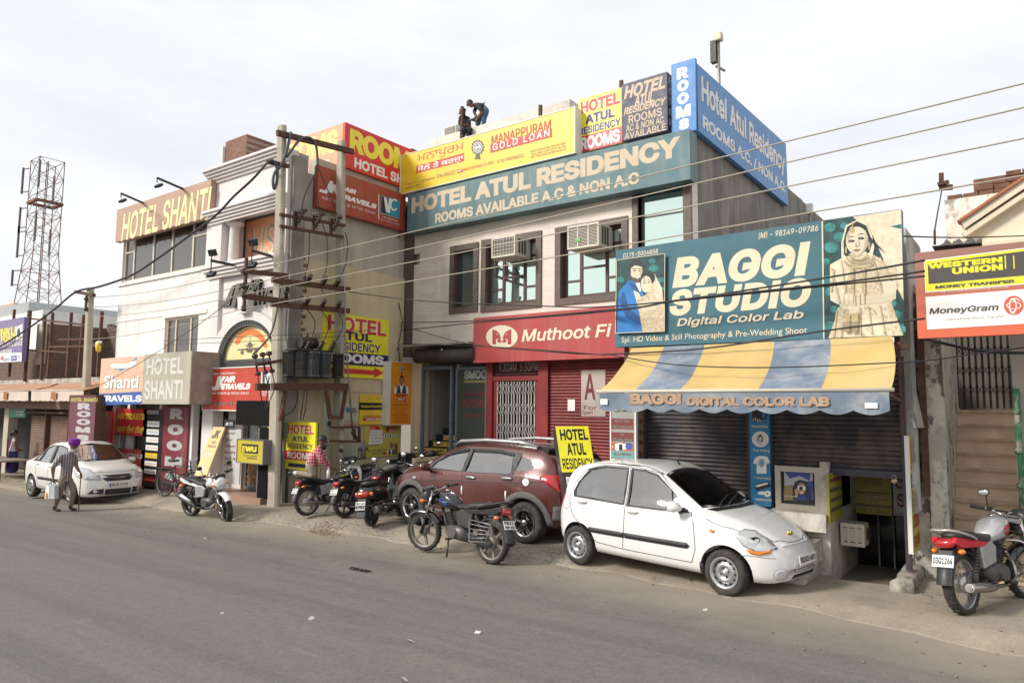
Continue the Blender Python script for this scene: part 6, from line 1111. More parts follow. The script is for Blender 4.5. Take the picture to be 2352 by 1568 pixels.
# ---------------- window air conditioners
def aircon(label,p,w_=.66,h=.43,d=.5,grp='window air conditioners',Yf=None,grid=False):
 """p: lower left front corner"""
 t = T('air_conditioner',label,'air conditioner',p,group=grp); x,y,z = p; CR = mat('aged_cream_casing',(.6,.55,.46),.5,var=.08,dirt=.25); DK = mat('dark_grille',(.07,.065,.06),.6)
 MB().box(x,y+.01,z,x+w_,y+d,z+h).build('casing',CR,t,bevel=.012); b = MB()
 for a,c,e,g in((0,0,w_,.045),(0,h-.05,w_,h),(0,.045,.035,h-.05),(w_-.035,.045,w_,h-.05)):b.box(x+a,y-.02,z+c,x+e,y+.009,z+g)
 b.build('front_frame',CR,t); b = MB(); b.box(x+.035,y-.001,z+.045,x+w_-.035,y+.008,z+h-.05); b.build('grille_back',DK,t); b = MB()
 if grid:
  for i in range(1,8):b.box(x+w_*i/8-.005,y-.015,z+.045,x+w_*i/8+.005,y-.002,z+h-.05)
  for i in range(1,6):b.box(x+.035,y-.018,z+h*i/6-.005,x+w_-.035,y-.0155,z+h*i/6+.005)
 else:
  for i in range(13):b.box(x+.035,y-.014,z+.06+(h-.12)*i/13,x+w_-.035,y-.002,z+.072+(h-.12)*i/13)
  for k in(1/3,2/3):b.box(x+w_*k-.015,y-.018,z+.045,x+w_*k+.015,y-.0145,z+h-.05)
 b.build('grille',CR,t); b = MB()
 for i in range(3):b.box(x+w_+.001,y+.12+.12*i,z+.08,x+w_+.006,y+.2+.12*i,z+h-.07)
 b.build('side_vents',DK,t); return t
a_ = P('d1',935,405,Y=13.95); t = aircon('cream air conditioner with a square wire grid, in the middle framed window',(a_.x,13.95,a_.z-.02),.74,.52,.65,grid=True)
a_ = P('d1',1615,318,Y=13.95); t = aircon('cream air conditioner with slats and a green tag, in the right framed window',(a_.x,13.95,a_.z-.05),.84,.56,.65); p = P('d1',1682,262,Y=13.92); MB().box(p.x,13.925,p.z,p.x+.13,13.93,p.z+.06).build('green_tag',mat('green_tag_paper',(.1,.45,.12),.5),t)
a_ = P('d5',810,1180,Y=10.75); aircon('pale air conditioner on the side wall of the basement entry',(a_.x,10.75,a_.z),.3,.3,.3,grp=None)
t = T('outdoor_unit','outdoor cooling unit on the roof behind the crouching man','outdoor unit',(-14.6,16.3,9.0)); MB().box(-14.85,16.3,9.0,-14.35,16.9,11.05).build('casing',mat('off_white_casing',(.6,.58,.53),.5),t,bevel=.02); MB().box(-14.8,16.28,10.2,-14.4,16.299,11.0).build('coil_panel',mat('grey_coil',(.2,.19,.17),.6),t); b = MB(); b.lathe([(0,.0),(.2,.0),(.22,.02),(.22,.04)],(-14.34,16.62,10.75),'x',20); b.build('fan_grille',BLACK,t)
for lab,p,q in(('left rusty angle post beside the crouching man on the roof',P('e6',550,1600,Y=15.0),P('e6',548,402,Y=15.0)),('right rusty angle post at the rooftop yellow sign',P('c8',1145,225,Y=14.6),P('c8',1142,132,Y=14.6)),('rusty post between the lemon and the navy rooftop sign',P('d2',487,520,Y=14.55),P('d2',485,358,Y=14.55))):t = T('iron_post',lab,'post',p,group='rooftop posts'); b = MB(); b.box(p.x-.04,p.y,p.z-.4,p.x+.04,p.y+.015,q.z).box(p.x+.025,p.y+.015,p.z-.4,p.x+.04,p.y+.07,q.z); b.build('angle_iron',IRON,t)
p,q = P('D',1652,200,Y=18),P('D',1652,85,Y=18); t = T('roof_antenna','tall thin antenna mast with a pale box above the blue hoarding','antenna',(p.x,18,8.9)); MB().tube([(p.x,18,8.9),(p.x,18,q.z)],.04,8).build('mast',STEEL,t); b = MB(); b.box(p.x-.11,17.9,q.z-.12,p.x+.11,18.1,q.z+.1); b.build('radio_box',mat('yellowed_plastic',(.6,.54,.4),.5),t,bevel=.03)
o = P('d2',1268,125,Y=18); b = MB(); b.cbox(o,(.16,.16,.6)); b.bar(o,(p.x,18,o.z),.05); b.build('panel_antenna',BLACK,t); b = MB(); o = P('d2',1320,260,Y=18); b.bar(o-Vector((.12,0,-.1)),o+Vector((.12,0,-.1)),.06); b.build('clamp',BLACK,t)
t = T('roof_antenna','short white sensor box on a pole behind the billboard','antenna',P('D',1860,520,Y=20)); p = P('D',1860,478,Y=20); MB().tube([(p.x,20,p.z-1.6),(p.x,20,p.z)],.03,6).build('pole',STEEL,t); b = MB(); b.cbox(p,(.16,.14,.24)); b.build('box',WHITE,t,bevel=.02)
t = T('rubber_sheet','crumpled dark sheet with cables lying on top of the orange sign','sheet',P('h4',900,1440,Y=10.1)); b = MB(); rr = random.Random(4); L0,L1 = P('h4',540,1500,Y=10.05),P('h4',1340,1440,Y=10.05); n = 14
vv = [(lerp(L0.x,L1.x,i/n),9.95+.1*j,lerp(L0.z,L1.z,i/n)-.02+(.09*abs(math.sin(i*.9+j))if 0<j<3 else 0)*min(1,i/4))for j in range(4)for i in range(n+1)]; b.add(vv,[(j*(n+1)+i,j*(n+1)+i+1,(j+1)*(n+1)+i+1,(j+1)*(n+1)+i)for j in range(3)for i in range(n)],0,True); o = b.build('sheet',mat('grey_rubber',(.08,.075,.07),.7,var=.3),t); o.modifiers.new('thick','SOLIDIFY').thickness = .012
t = T('iron_rod','thin iron rod with a hanging wire left of the cracked wall','rod',P('h4',570,1470,Y=10.2)); MB().tube([P('h4',575,1480,Y=10.2),P('h4',572,1250,Y=10.2)],.015,6).build('rod',IRON,t); MB().tube(smooth([P('h4',572,1250,Y=10.2),P('h4',625,930,Y=12),P('h4',685,600,Y=13.9),P('h4',690,400,Y=13.9)]),.01,6).build('hanging_wire',CABLE,t)
t = T('steel_bracket','broken steel bracket on the top corner of the cracked wall','bracket',P('h4',680,560,Y=13.9)); MB().bar(P('h4',682,500,Y=13.9),P('h4',682,302,Y=13.9),.07).build('upright',IRON,t); MB().bar(P('h4',620,490,Y=13.9),P('h4',810,440,Y=13.9),.06).build('crosspiece',IRON,t); MB().bar(P('h4',645,545,Y=13.95),P('h4',870,530,Y=13.95),.08).build('beam_end',IRON,t)
t = T('kerb_stub','rough grey kerb stub jutting toward the road below the blade sign','kerb stub',(-1.45,10.0,0)); b = MB(); rr = random.Random(8); st = []
for i in range(9):y = 9.78+.14*i; st.append((y,-1.41+.012*rr.uniform(-1,1),.06,.12+.012*rr.uniform(-1,1),.13+.015*rr.uniform(-1,1),5))
b.loft(st,16,fn=lambda q:Vector((q.y,q.x,q.z))); b.build('stub',patchy('mossy_cement',(.34,.31,.27),(.12,.11,.1),(.42,.39,.34),6,.45,.6),t)
t = T('light_bulb','bare white bulb hanging under the tiled soffit','bulb',P('d1',492,1215,Y=14.1)); p = P('d1',492,1215,Y=14.1); MB().tube([p+Vector((0,0,.1)),p],.02,8).build('socket',BLACK,t); MB().ball(p-Vector((0,0,.07)),.05,12,sc=(1,1,1.3)).build('bulb',mat('white_bulb',(.8,.8,.78),.2),t)
t = T('padlock','brass padlock hanging on the bottom rail of the half open shutter','padlock',P('d5',1180,735,Y=10.36)); p = P('d5',1180,738,Y=10.36); MB().lathe([(0,-.012),(.035,-.012),(.038,0),(.035,.012),(0,.012)],p,'y',16).build('body',mat('worn_brass',(.4,.33,.22),.35,.8),t); MB().tube(smooth([p+Vector((-.022,0,.03)),p+Vector((-.022,0,.06)),p+Vector((0,0,.08)),p+Vector((.022,0,.06)),p+Vector((.022,0,.03))]),.006,6).build('shackle',STEEL,t)
t = T('brick_post','short brick stub on the roof at the left end of the long yellow sign','brick post',P('D',940,350,Y=14.8)); p = P('D',940,346,Y=14.8); MB().box(p.x-.2,14.7,8.9,p.x+.2,15.0,p.z).build('bricks',BRK_Y,t)
rr = random.Random(21); b = MB()
for i in range(260):
 p = P('e2',620+rr.gauss(200,105),915+rr.gauss(0,24),road=.03); a = rr.uniform(0,PI); L = rr.uniform(.03,.09); d = Vector((math.cos(a),math.sin(a),rr.uniform(-.1,.25)))*L; z = pav(p.x,p.y)+.012; p = Vector((p.x,p.y,z)); b.tube([p,p+d],.004,3,cap=False)
tag(b.build('straw',mat('dry_straw',(.22,.15,.08),.9,var=.3),fix=False),'small heap of dry straw swept at the edge of the pavement','straw',kind='stuff')
p = P('D',825,1310,road=0); t = T('rag','black flattened rag lying on the road','cloth',p); b = MB(); vv = []; n = 16
for i in range(n+1):
 for j in range(4):vv.append(p+Vector((-.2+.4*i/n+.02*rr.uniform(-1,1),-.035+.03*j+.02*math.sin(i*1.7),.006+.022*abs(math.sin(i*2.1+j*1.3)))))
b.add(vv,[(i*4+j,i*4+4+j,i*4+5+j,i*4+1+j)for i in range(n)for j in range(3)],0,True); b.build('cloth',mat('black_rag',(.02,.018,.017),.9),t)
b = MB()
for i in range(230):
 x = rr.uniform(-19,1); y = edge(x)+rr.gauss(-.5,1.0); s_ = rr.uniform(.006,.02); z = max(zr(x),pav(x,y)if y>edge(x)else-9); b.ball((x,y,z+s_*.4),s_,5,sc=(1,rr.uniform(.6,1.2),.6))
tag(b.build('gravel',mat('loose_stones',(.2,.175,.14),.95,var=.4,vs=30),fix=False),'loose gravel scattered along the road edge','gravel',kind='stuff')
b = MB()
for c,x,y in(('D',930,1560),('D',1620,1400),('D',715,1420),('D',945,1472),('D',1505,1368),('D',1860,1452),('D',510,1408),('D',1097,1452),('D',300,1152),('D',2120,1500),('D',470,1236)):
 p = P(c,x,y,road=.004); a = rr.uniform(0,3); s_ = rr.uniform(.02,.05); u = Vector((math.cos(a),math.sin(a),.1))*s_; v_ = Vector((-math.sin(a),math.cos(a),.15))*s_*.5; b.add([p-u-v_,p+u-v_,p+u+v_+Vector((0,0,.01)),p-u+v_+Vector((0,0,.012))],[(0,1,2,3)])
tag(b.build('litter',mat('paper_scrap',(.5,.48,.44),.9),fix=False),'scraps of paper strewn over the road','litter',kind='stuff')
# ================================================================== cars
RUB = mat('tyre_rubber',(.028,.026,.024),.85,var=.25,vs=8,dirt=.6,dc=(.13,.11,.085),ds=5); RUBT = mat('black_trim',(.02,.02,.021),.55,var=.1); CHR = mat('chrome',(.62,.62,.62),.12,1,var=0); ALLOY = mat('silver_rim',(.45,.45,.45),.3,.7,var=.08); DARKM = mat('dark_alloy',(.03,.03,.032),.35,.4); GLS = glass('car_glass',(.6,.64,.61),.28); GLD = glass('dark_car_glass',(.2,.22,.22),.07)
LENS = mat('clear_lamp',(.52,.54,.55),.1,.15,var=.06,vs=6,coat=1); AMB = mat('amber_lens',(.75,.2,.01),.15,coat=1); REDN = mat('red_lens',(.4,.01,.01),.12,coat=1,var=.2); CAB = mat('cabin_dark',(.05,.05,.048),.85); SEATM = mat('grey_seat_cloth',(.13,.13,.13),.9); PLATE = mat('plate_white',(.72,.71,.67),.45,var=.05); RED_T = REDN; SEAM = mat('panel_gap',(.03,.03,.03),.8,var=0); LOGOG = mat('gold_badge',(.5,.33,.08),.3,.7)
def interp(t,x):
 if x<=t[0][0]:return t[0][1]
 for(a,va),(b,vb)in zip(t,t[1:]):
  if x<=b:s_ = (x-a)/(b-a); return va+(vb-va)*s_
 return t[-1][1]
def smoothed(t,x,w_=.05):return sum(interp(t,x+w_*k)for k in(-1,-.5,0,.5,1))/5
def fill(poly,step,hole=None):
 """a polygon as small triangles: points, faces, number of rim points"""
 poly = [Vector(p)for p in poly]; bp = []
 for a,c in zip(poly,poly[1:]+poly[:1]):k = max(1,int((c-a).length/step)); bp+=[a.lerp(c,i/k)for i in range(k)]
 x0,x1,y0,y1 = min(p.x for p in poly),max(p.x for p in poly),min(p.y for p in poly),max(p.y for p in poly); pts = list(bp)
 def inside(p,poly=poly):
  c = False
  for a,d in zip(poly,poly[1:]+poly[:1]):
   if(a.y>p.y)!=(d.y>p.y)and p.x<(d.x-a.x)*(p.y-a.y)/(d.y-a.y)+a.x:c = not c
  return c
 i = x0+step/2
 while i<x1:
  j = y0+step/2
  while j<y1:
   p = Vector((i,j))
   if inside(p)and min((p-q).length for q in bp)>step*.45:pts.append(p)
   j+=step
  i+=step
 ed = [(i,(i+1)%len(bp))for i in range(len(bp))]; hv = [[Vector(p)for p in q]for q in hole or[]]
 for q in hv:k = len(pts); pts+=q; ed+=[(k+i,k+(i+1)%len(q))for i in range(len(q))]
 v,_,f = delaunay_2d_cdt(pts,ed,[],1,1e-5)[:3]
 if hv:f = [t for t in f if not any(inside((v[t[0]]+v[t[1]]+v[t[2]])/3,q)for q in hv)]
 return v,f,len(bp)
class Car:
 def __init__(s,S,T_,paint_m):
  s.S,s.t = S,T_; xs = sorted({round(p[0],3)for k in('zt','zb','zs','ws','wt')for p in S[k]}|{round(S['x0']+(S['x1']-S['x0'])*i/64,3)for i in range(65)}); s.xs = [x for x in xs if S['x0']<=x<=S['x1']]
  b = MB(); rows = [s.sec(x)for x in s.xs]; n = len(rows[0]); m_ = 2*n-2
  for x,r in zip(s.xs,rows):b.v+=[(x,y,z)for y,z in r]+[(x,-y,z)for y,z in r[-2:0:-1]]
  for i in range(len(rows)-1):
   for k in range(m_):b.f.append([i*m_+k,(i+1)*m_+k,(i+1)*m_+(k+1)%m_,i*m_+(k+1)%m_]); b.m.append(0); b.s.append(True)
  for i in(0,len(rows)-1):b.f.append([i*m_+k for k in range(m_)][::(1 if i else-1)]); b.m.append(0); b.s.append(True)
  s.body = b.build('body',[paint_m,CAB],T_,local=True); me = s.body.data; s.bvh = BVHTree.FromPolygons([v.co[:]for v in me.vertices],[list(p.vertices)for p in me.polygons])
 def sec(s,x,inset=0.):
  S = s.S; g = lambda k:smoothed(S[k],x)if S['x0']+.1<x<S['x1']-.1 else interp(S[k],x)
  zt,zb,zs,ws,wt = g('zt'),g('zb'),g('zs'),g('ws'),g('wt'); zs = min(zs,zt-.03); wt = min(wt,ws-.02); h = zt-zs
  ze = zt-min(.075,.35*h+.01); wb = S.get('bulge',1.)
  return[(0,zb),(ws*.6,zb),(ws*.92,zb+.015),(ws*.975,zb+.09),(ws*.99*wb,lerp(zb,zs,.36)),(ws*1.0*wb,lerp(zb,zs,.6)),(ws*.998,lerp(zb,zs,.8)),(ws*.985,zs-.03),(ws*.965,zs+.012),(lerp(ws*.95,wt,.3),lerp(zs,ze,.3)),(lerp(ws*.95,wt,.62),lerp(zs,ze,.63)),(wt+.012,ze-.02*min(1,h*3)),(wt-.035,lerp(ze,zt,.5)),(wt*.72,zt-.018*min(1,h*4)),(wt*.38,zt-.005),(0,zt)]
 def hit(s,p2,ax):
  o,d = {'R':((p2[0],-4,p2[1]),(0,1,0)),'L':((p2[0],4,p2[1]),(0,-1,0)),'F':((6,p2[0],p2[1]),(-1,0,0)),'B':((-6,p2[0],p2[1]),(1,0,0)),'T':((p2[0],p2[1],5),(0,0,-1))}[ax]
  l,n,_,_ = s.bvh.ray_cast(Vector(o),Vector(d))
  if l is None:l,n,_,_ = s.bvh.find_nearest(Vector(o)+Vector(d)*(4-.6 if ax in 'RL' else 4))
  if n.dot(Vector(d))>0:n = -n
  return l,n
 def patch(s,name,poly,ax,m,off=.004,thick=0.,step=.06,parent=None,hole=None):
  v,f,N = fill(poly,step,hole)
  b = MB(); hs = [s.hit(p,ax)for p in v]
  top = [l+n*(off+thick)for l,n in hs]; b.add(top,[list(t)for t in f],0,True)
  if thick:low = [l-n*.012 for l,n in hs[:N]]; b.add(top[:N]+low,[(i,(i+1)%N,N+(i+1)%N,N+i)for i in range(N)],0,False)
  return b.build(name,m,parent or s.t,local=True,fix=bool(thick))
 def ribbon(s,path,ax,w_=.009,off=.002,b=None):
  pts = []
  for a,c in zip(path,path[1:]):a,c = Vector(a),Vector(c); k = max(1,int((c-a).length/.035)); pts+=[a.lerp(c,i/k)for i in range(k)]
  pts.append(Vector(path[-1])); hs = [s.hit(p,ax)for p in pts]; vs = []
  for i,(l,n)in enumerate(hs):
   d = hs[min(i+1,len(hs)-1)][0]-hs[max(i-1,0)][0]; u = n.cross(d).normalized()*w_/2; vs+=[l+u+n*off,l-u+n*off]
  b.add(vs,[(2*i,2*i+1,2*i+3,2*i+2)for i in range(len(hs)-1)],0,True)
 def cut(s,bs):
  og = link(s.body.copy()); og.data = s.body.data.copy()
  for i,b in enumerate(bs):
   b.m = [1]*len(b.m); o = b.build('cutter',[CAB,CAB],s.t,local=True); md = s.body.modifiers.new('c','BOOLEAN'); md.operation = 'DIFFERENCE'; md.solver = 'EXACT'; md.object = o
   bpy.context.view_layer.update(); me = bpy.data.meshes.new_from_object(s.body.evaluated_get(bpy.context.evaluated_depsgraph_get()))
   s.body.modifiers.clear(); s.body.data = me; bpy.data.objects.remove(o)
  md = s.body.modifiers.new('n','DATA_TRANSFER'); md.object = og; md.use_loop_data = True; md.data_types_loops = {'CUSTOM_NORMAL'}; md.loop_mapping = 'POLYINTERP_NEAREST'
  bpy.context.view_layer.update(); me = bpy.data.meshes.new_from_object(s.body.evaluated_get(bpy.context.evaluated_depsgraph_get())); s.body.modifiers.clear(); s.body.data = me; bpy.data.objects.remove(og)
 def cavity(s,x0,x1,zf):
  b = MB(); xs = [x for x in s.xs if x0<=x<=x1]; rows = []
  for x in xs:
   r = s.sec(x); q = [(0,zf),(r[6][0]-.09,zf),(r[7][0]-.08,max(zf+.02,r[8][1]-.1))]+[(y-.045,z-.02)for y,z in r[9:12]]+[(max(0,y-.05),z-.05)for y,z in r[12:15]]+[(0,r[15][1]-.05)]
   q = [(max(0,y),max(z,zf+.01*k))for k,(y,z)in enumerate(q)]; rows.append(q)
  n = len(rows[0]); m_ = 2*n-2
  for x,r in zip(xs,rows):b.v+=[(x,y,z)for y,z in r]+[(x,-y,z)for y,z in r[-2:0:-1]]
  for i in range(len(rows)-1):b.add([],[]); b.f+=[[i*m_+k,(i+1)*m_+k,(i+1)*m_+(k+1)%m_,i*m_+(k+1)%m_]for k in range(m_)]; b.m+=[1]*m_; b.s+=[False]*m_
  for i in(0,len(rows)-1):b.f.append([i*m_+k for k in range(m_)]); b.m.append(1); b.s.append(False)
  return b
def wheel(t,c,r,w_,style,side,name='wheel'):
 """one road wheel: tyre, with the rim as its sub-part; side = -1 right, +1 left"""
 rr_ = r*.64; b = MB(); b.lathe([(rr_,-w_/2+.02),(rr_+.02,-w_/2),(r*.9,-w_/2),(r*.975,-w_/2+.02),(r,-w_/2+.05),(r,w_/2-.05),(r*.975,w_/2-.02),(r*.9,w_/2),(rr_+.02,w_/2),(rr_,w_/2-.02)],c,'y',36)
 for i in range(40):a = 2*PI*i/40; b.cbox((c[0]+(r+.001)*math.cos(a),c[1],c[2]+(r+.001)*math.sin(a)),(.006,w_*.75,.006))
 ty = b.build(name,RUB,t,local=True); o = Vector(c)+Vector((0,side*(w_/2-.03),0)); b = MB(); s_ = side
 b.lathe([(rr_+.012,.03*s_),(rr_-.006,.034*s_),(rr_-.02,.01*s_),(rr_-.03,-.05*s_),(rr_-.03,-.1*s_)],o,'y',36)
 if style=='steel':
  b.lathe([(rr_-.03,-.02*s_),(rr_*.8,-.01*s_),(rr_*.62,.012*s_),(rr_*.42,.022*s_),(rr_*.36,-.005*s_),(rr_*.24,-.01*s_),(rr_*.2,.02*s_),(.0,.022*s_)],o,'y',36)
  for i in range(12):a = 2*PI*i/12; b.lathe([(.0,.0),(.017,.0),(.017,.002)],o+Vector((rr_*.78*math.cos(a),(.002)*s_,rr_*.78*math.sin(a))),'y',8,1)
  for i in range(4):a = 2*PI*i/4+.4; b.lathe([(0,.012*s_),(.012,.008*s_),(.012,-.01*s_)],o+Vector((rr_*.3*math.cos(a),0,rr_*.3*math.sin(a))),'y',8,1)
 elif style=='alloy':
  b.lathe([(rr_-.035,-.06*s_),(0,-.06*s_)],o,'y',24,1); b.lathe([(.05,.018*s_),(.045,.028*s_),(0,.03*s_)],o,'y',18)
  for i in range(5):
   for d in(-.13,.13):
    a = 2*PI*i/5+.3; p = Vector((.04*math.cos(a+d*2),.012*s_,.04*math.sin(a+d*2))); q = Vector(((rr_-.012)*math.cos(a+d),.012*s_,(rr_-.012)*math.sin(a+d))); b.bar(o+p,o+q,.012,.03,0,(0,1,0))
   b.bar(o+Vector((.03*math.cos(a),0,.03*math.sin(a))),o+Vector(((rr_-.02)*math.cos(a),0,(rr_-.02)*math.sin(a))),.035,.02,1,(0,1,0))
 else:
  b.lathe([(rr_-.01,.02*s_),(rr_*.9,.035*s_),(rr_*.5,.05*s_),(rr_*.2,.045*s_),(0,.05*s_)],o,'y',30)
  for i in range(8):a = 2*PI*i/8; b.bar(o+Vector((rr_*.4*math.cos(a),.055*s_,rr_*.4*math.sin(a))),o+Vector((rr_*.84*math.cos(a),.042*s_,rr_*.84*math.sin(a))),.03,.006,1,(0,1,0))
 b.build('rim',[ALLOY if style!='alloy' else CHR,DARKM],ty,local=True); return ty
def plate(t,o,u,v,lines,w_=.5,h_=.12,blue=False):
 """number plate centred on o"""
 o,u,v = Vector(o),Vector(u).normalized(),Vector(v).normalized(); n = u.cross(v); b = MB(); cs = [o-u*w_/2-v*h_/2,o+u*w_/2-v*h_/2,o+u*w_/2+v*h_/2,o-u*w_/2+v*h_/2]; b.add(cs+[c+n*.008 for c in cs],[(3,2,1,0),(4,5,6,7),(0,1,5,4),(1,2,6,5),(2,3,7,6),(3,0,4,7)]); p = b.build('number_plate',PLATE,t,local=True)
 f = Face(o-u*w_/2-v*h_/2+n*.008,u,v,n); k = len(lines)
 for i,s_ in enumerate(lines):f.txt(s_,w_*(.14 if blue else.05),h_*(k-1-i+.2)/k,w_*.95,h_*(k-i-.2)/k,INK,bold=.03)
 if blue:f.rect(.01,.01,w_*.1,h_-.01,TBL,False)
 for l in f.LL:l.build('plate_lettering',f.lm,p,local=True,fix=False)
 if f.G.v:f.G.build('plate_strip',f.gm,p,local=True,fix=False)
def mirror(t,x,y,z,m,s_):
 b = MB(); b.loft([(x-.07,y,z,.07,.05,2.4),(x-.05,y,z,.105,.075,2.6),(x+.02,y,z,.1,.07,2.4),(x+.08,y+.0,z-.005,.05,.035,2)],14); b.build('mirror_shell',m,t,local=True); b = MB(); b.loft([(x-.03,y-s_*.08,z-.05,.05,.03,2),(x+.03,y-s_*.13,z-.06,.06,.03,2)],10); b.build('mirror_base',RUBT,t,local=True)
def seats(t,xs,w_,z0,h_):
 for x,n_ in xs:
  for y in((-.34,.34)if n_==2 else(-.36,0,.36)):
   b = MB(); b.loft([(x-.02,y,z0+h_*.4,.2,h_*.42,3),(x+.12,y,z0+h_*.36,.21,h_*.4,3)],14); b.loft([(x-.03,y,z0+h_*.92,.12,.09,3),(x+.06,y,z0+h_*.92,.12,.09,3)],12); b.build('seat',SEATM,t,local=True)
 b = MB(); b.lathe([(.17,-.012),(.185,0),(.17,.012),(.155,0),(.17,-.012)],(xs[0][0]+.5,-.34,z0+h_*.4),'x',20); b.build('steering_wheel',RUBT,t,local=True)
def arches(pts,r,w_):
 b = MB()
 for x,s_ in pts:b.lathe([(0,s_*(w_-.3)),(r,s_*(w_-.3)),(r,s_*(w_+.3)),(0,s_*(w_+.3))],(x,0,interp([(0,0)],0)+r*0+arches.z),'y',32)
 return b
def sprism(poly,y0,y1):return MB().prism(poly,lambda u,v,w_:(u,w_,v),y0,y1)
CARP_W = mat('white_car_paint',(.74,.74,.73),.28,var=.012,vs=.8,coat=.8); CARP_R = mat('wine_car_paint',(.095,.019,.017),.3,.2,var=.04,vs=1,coat=1,dirt=.2,dc=(.2,.12,.09),ds=.6); CARP_D = mat('ivory_car_paint',(.72,.7,.66),.3,var=.012,vs=.8,coat=.7)
def mirrorx(p):return[(-a,b)for a,b in p][::-1]
# ---------------- white hatchback
pr_,pf = P('D',1333,1295,road=.05),P('D',1665,1367,road=0); hd = math.atan2(pf.y-pr_.y,pf.x-pr_.x); c0 = (pr_+pf)/2; lft = Vector((-math.sin(hd),math.cos(hd),0)); c0 = c0+lft*.69
t = T('hatchback_car','small white hatchback with black side strips beside the basement entry','car',(c0.x,c0.y,c0.z),hd); hatch = t
S = dict(x0=-1.645,x1=1.85,bulge=1.004,zt=[(-1.645,.86),(-1.63,.98),(-1.58,1.12),(-1.48,1.3),(-1.32,1.425),(-1.0,1.49),(-.45,1.52),(-.05,1.5),(.2,1.42),(.84,1.02),(1.0,.97),(1.3,.9),(1.55,.80),(1.7,.70),(1.79,.60),(1.85,.46)],zb=[(-1.645,.4),(-1.58,.3),(-1.4,.22),(1.4,.19),(1.7,.19),(1.8,.23),(1.85,.32)],
zs=[(-1.645,.72),(-1.5,.9),(-1.1,.95),(-.3,.93),(.4,.90),(.84,.86),(1.2,.78),(1.55,.66),(1.72,.56),(1.85,.42)],ws=[(-1.645,.5),(-1.6,.61),(-1.5,.68),(-1.25,.735),(0,.75),(1.1,.745),(1.4,.71),(1.6,.63),(1.74,.5),(1.81,.38),(1.85,.26)],wt=[(-1.645,.46),(-1.5,.55),(-.9,.585),(0,.59),(.25,.575),(.84,.65),(1.2,.62),(1.5,.53),(1.74,.34),(1.85,.18)])
C = Car(S,t,CARP_W); FA,RA,WR = 1.17,-1.17,.277; arches.z = WR
W_F = [(.64,.955),(.5,1.1),(.13,1.345),(-.06,1.395),(-.27,1.41),(-.27,.945),(.3,.945)]; W_R = [(-.36,.955),(-.36,1.41),(-.75,1.405),(-1.02,1.35),(-1.2,1.2),(-1.27,1.06),(-1.24,.985)]
WS_ = [(.87,0),(.86,.3),(.78,.58),(.24,.5),(.19,.25),(.18,0),(.19,-.25),(.24,-.5),(.78,-.58),(.86,-.3)]; RW = [(-.5,1.02),(.5,1.02),(.45,1.33),(-.45,1.33)]
seam = MB()
for ax in 'RL':
 C.ribbon([(.72,.33),(.78,.5),(.76,.8),(.68,.96),(.15,1.39),(-.2,1.45),(-.32,1.45)],ax,b=seam); C.ribbon([(-.315,1.45),(-.315,.9),(-.33,.6),(-.36,.34),(.72,.33)],ax,b=seam); C.ribbon([(-.315,1.45),(-.8,1.44),(-1.1,1.36),(-1.3,1.15),(-1.36,.98),(-1.28,.72),(-1.0,.48),(-.82,.37),(-.36,.34)],ax,b=seam); C.ribbon([(1.35,.5),(1.45,.52),(1.72,.5)],ax,.006,b=seam)
 C.patch('door_window_trim',[(p[0]*1.0+.03*(1 if p[0]>.2 else-1 if p[0]<-.26 else 0),p[1]+(.025 if p[1]>1.2 else-.025))for p in W_F],ax,RUBT,.005,step=.03,hole=[W_F]); C.patch('door_window_trim',[(p[0]+(.025 if p[0]>-.5 else-.03),p[1]+(.025 if p[1]>1.2 else-.025))for p in W_R],ax,RUBT,.005,step=.03,hole=[W_R])
 C.patch('side_strip',[(-.95,.50),(-.33,.50),(-.33,.565),(-.95,.565)],ax,RUBT,.002,.014); C.patch('side_strip',[(-.31,.50),(.66,.50),(.7,.535),(.66,.565),(-.31,.565)],ax,RUBT,.002,.014)
 for x,z in((-.18,.855),(-1.08,.9)):
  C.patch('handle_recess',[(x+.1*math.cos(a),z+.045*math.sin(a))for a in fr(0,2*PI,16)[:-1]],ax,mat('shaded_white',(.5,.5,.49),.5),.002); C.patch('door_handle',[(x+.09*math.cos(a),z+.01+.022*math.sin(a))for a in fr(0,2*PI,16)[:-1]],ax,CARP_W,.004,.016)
 C.patch('side_indicator',[(1.02+.035*math.cos(a),.76+.02*math.sin(a))for a in fr(0,2*PI,12)[:-1]],ax,AMB,.002,.008); C.patch('mud_flap',[(.83,.16),(.9,.16),(.89,.34),(.84,.36)],ax,RUBT,.003,.01)
C.ribbon([(-1.42+.085*math.cos(a),.86+.09*math.sin(a))for a in fr(0,2*PI,24)],'R',.006,b=seam); C.ribbon([(.9,-.68),(1.1,-.69),(1.45,-.6),(1.66,-.4),(1.735,-.2),(1.75,0),(1.735,.2),(1.66,.4),(1.45,.6),(1.1,.69),(.9,.68)],'T',.008,b=seam)
for sg in(1,-1):C.ribbon([(.2,.545*sg),(-.4,.56*sg),(-1.3,.52*sg)],'T',.02,b=seam)
seam.build('panel_gaps',SEAM,t,local=True,fix=False)
C.patch('windscreen_trim',[(.9,0),(.89,.3),(.81,.61),(.22,.53),(.165,.25),(.155,0),(.165,-.25),(.22,-.53),(.81,-.61),(.89,-.3)],'T',RUBT,.002,hole=[WS_])
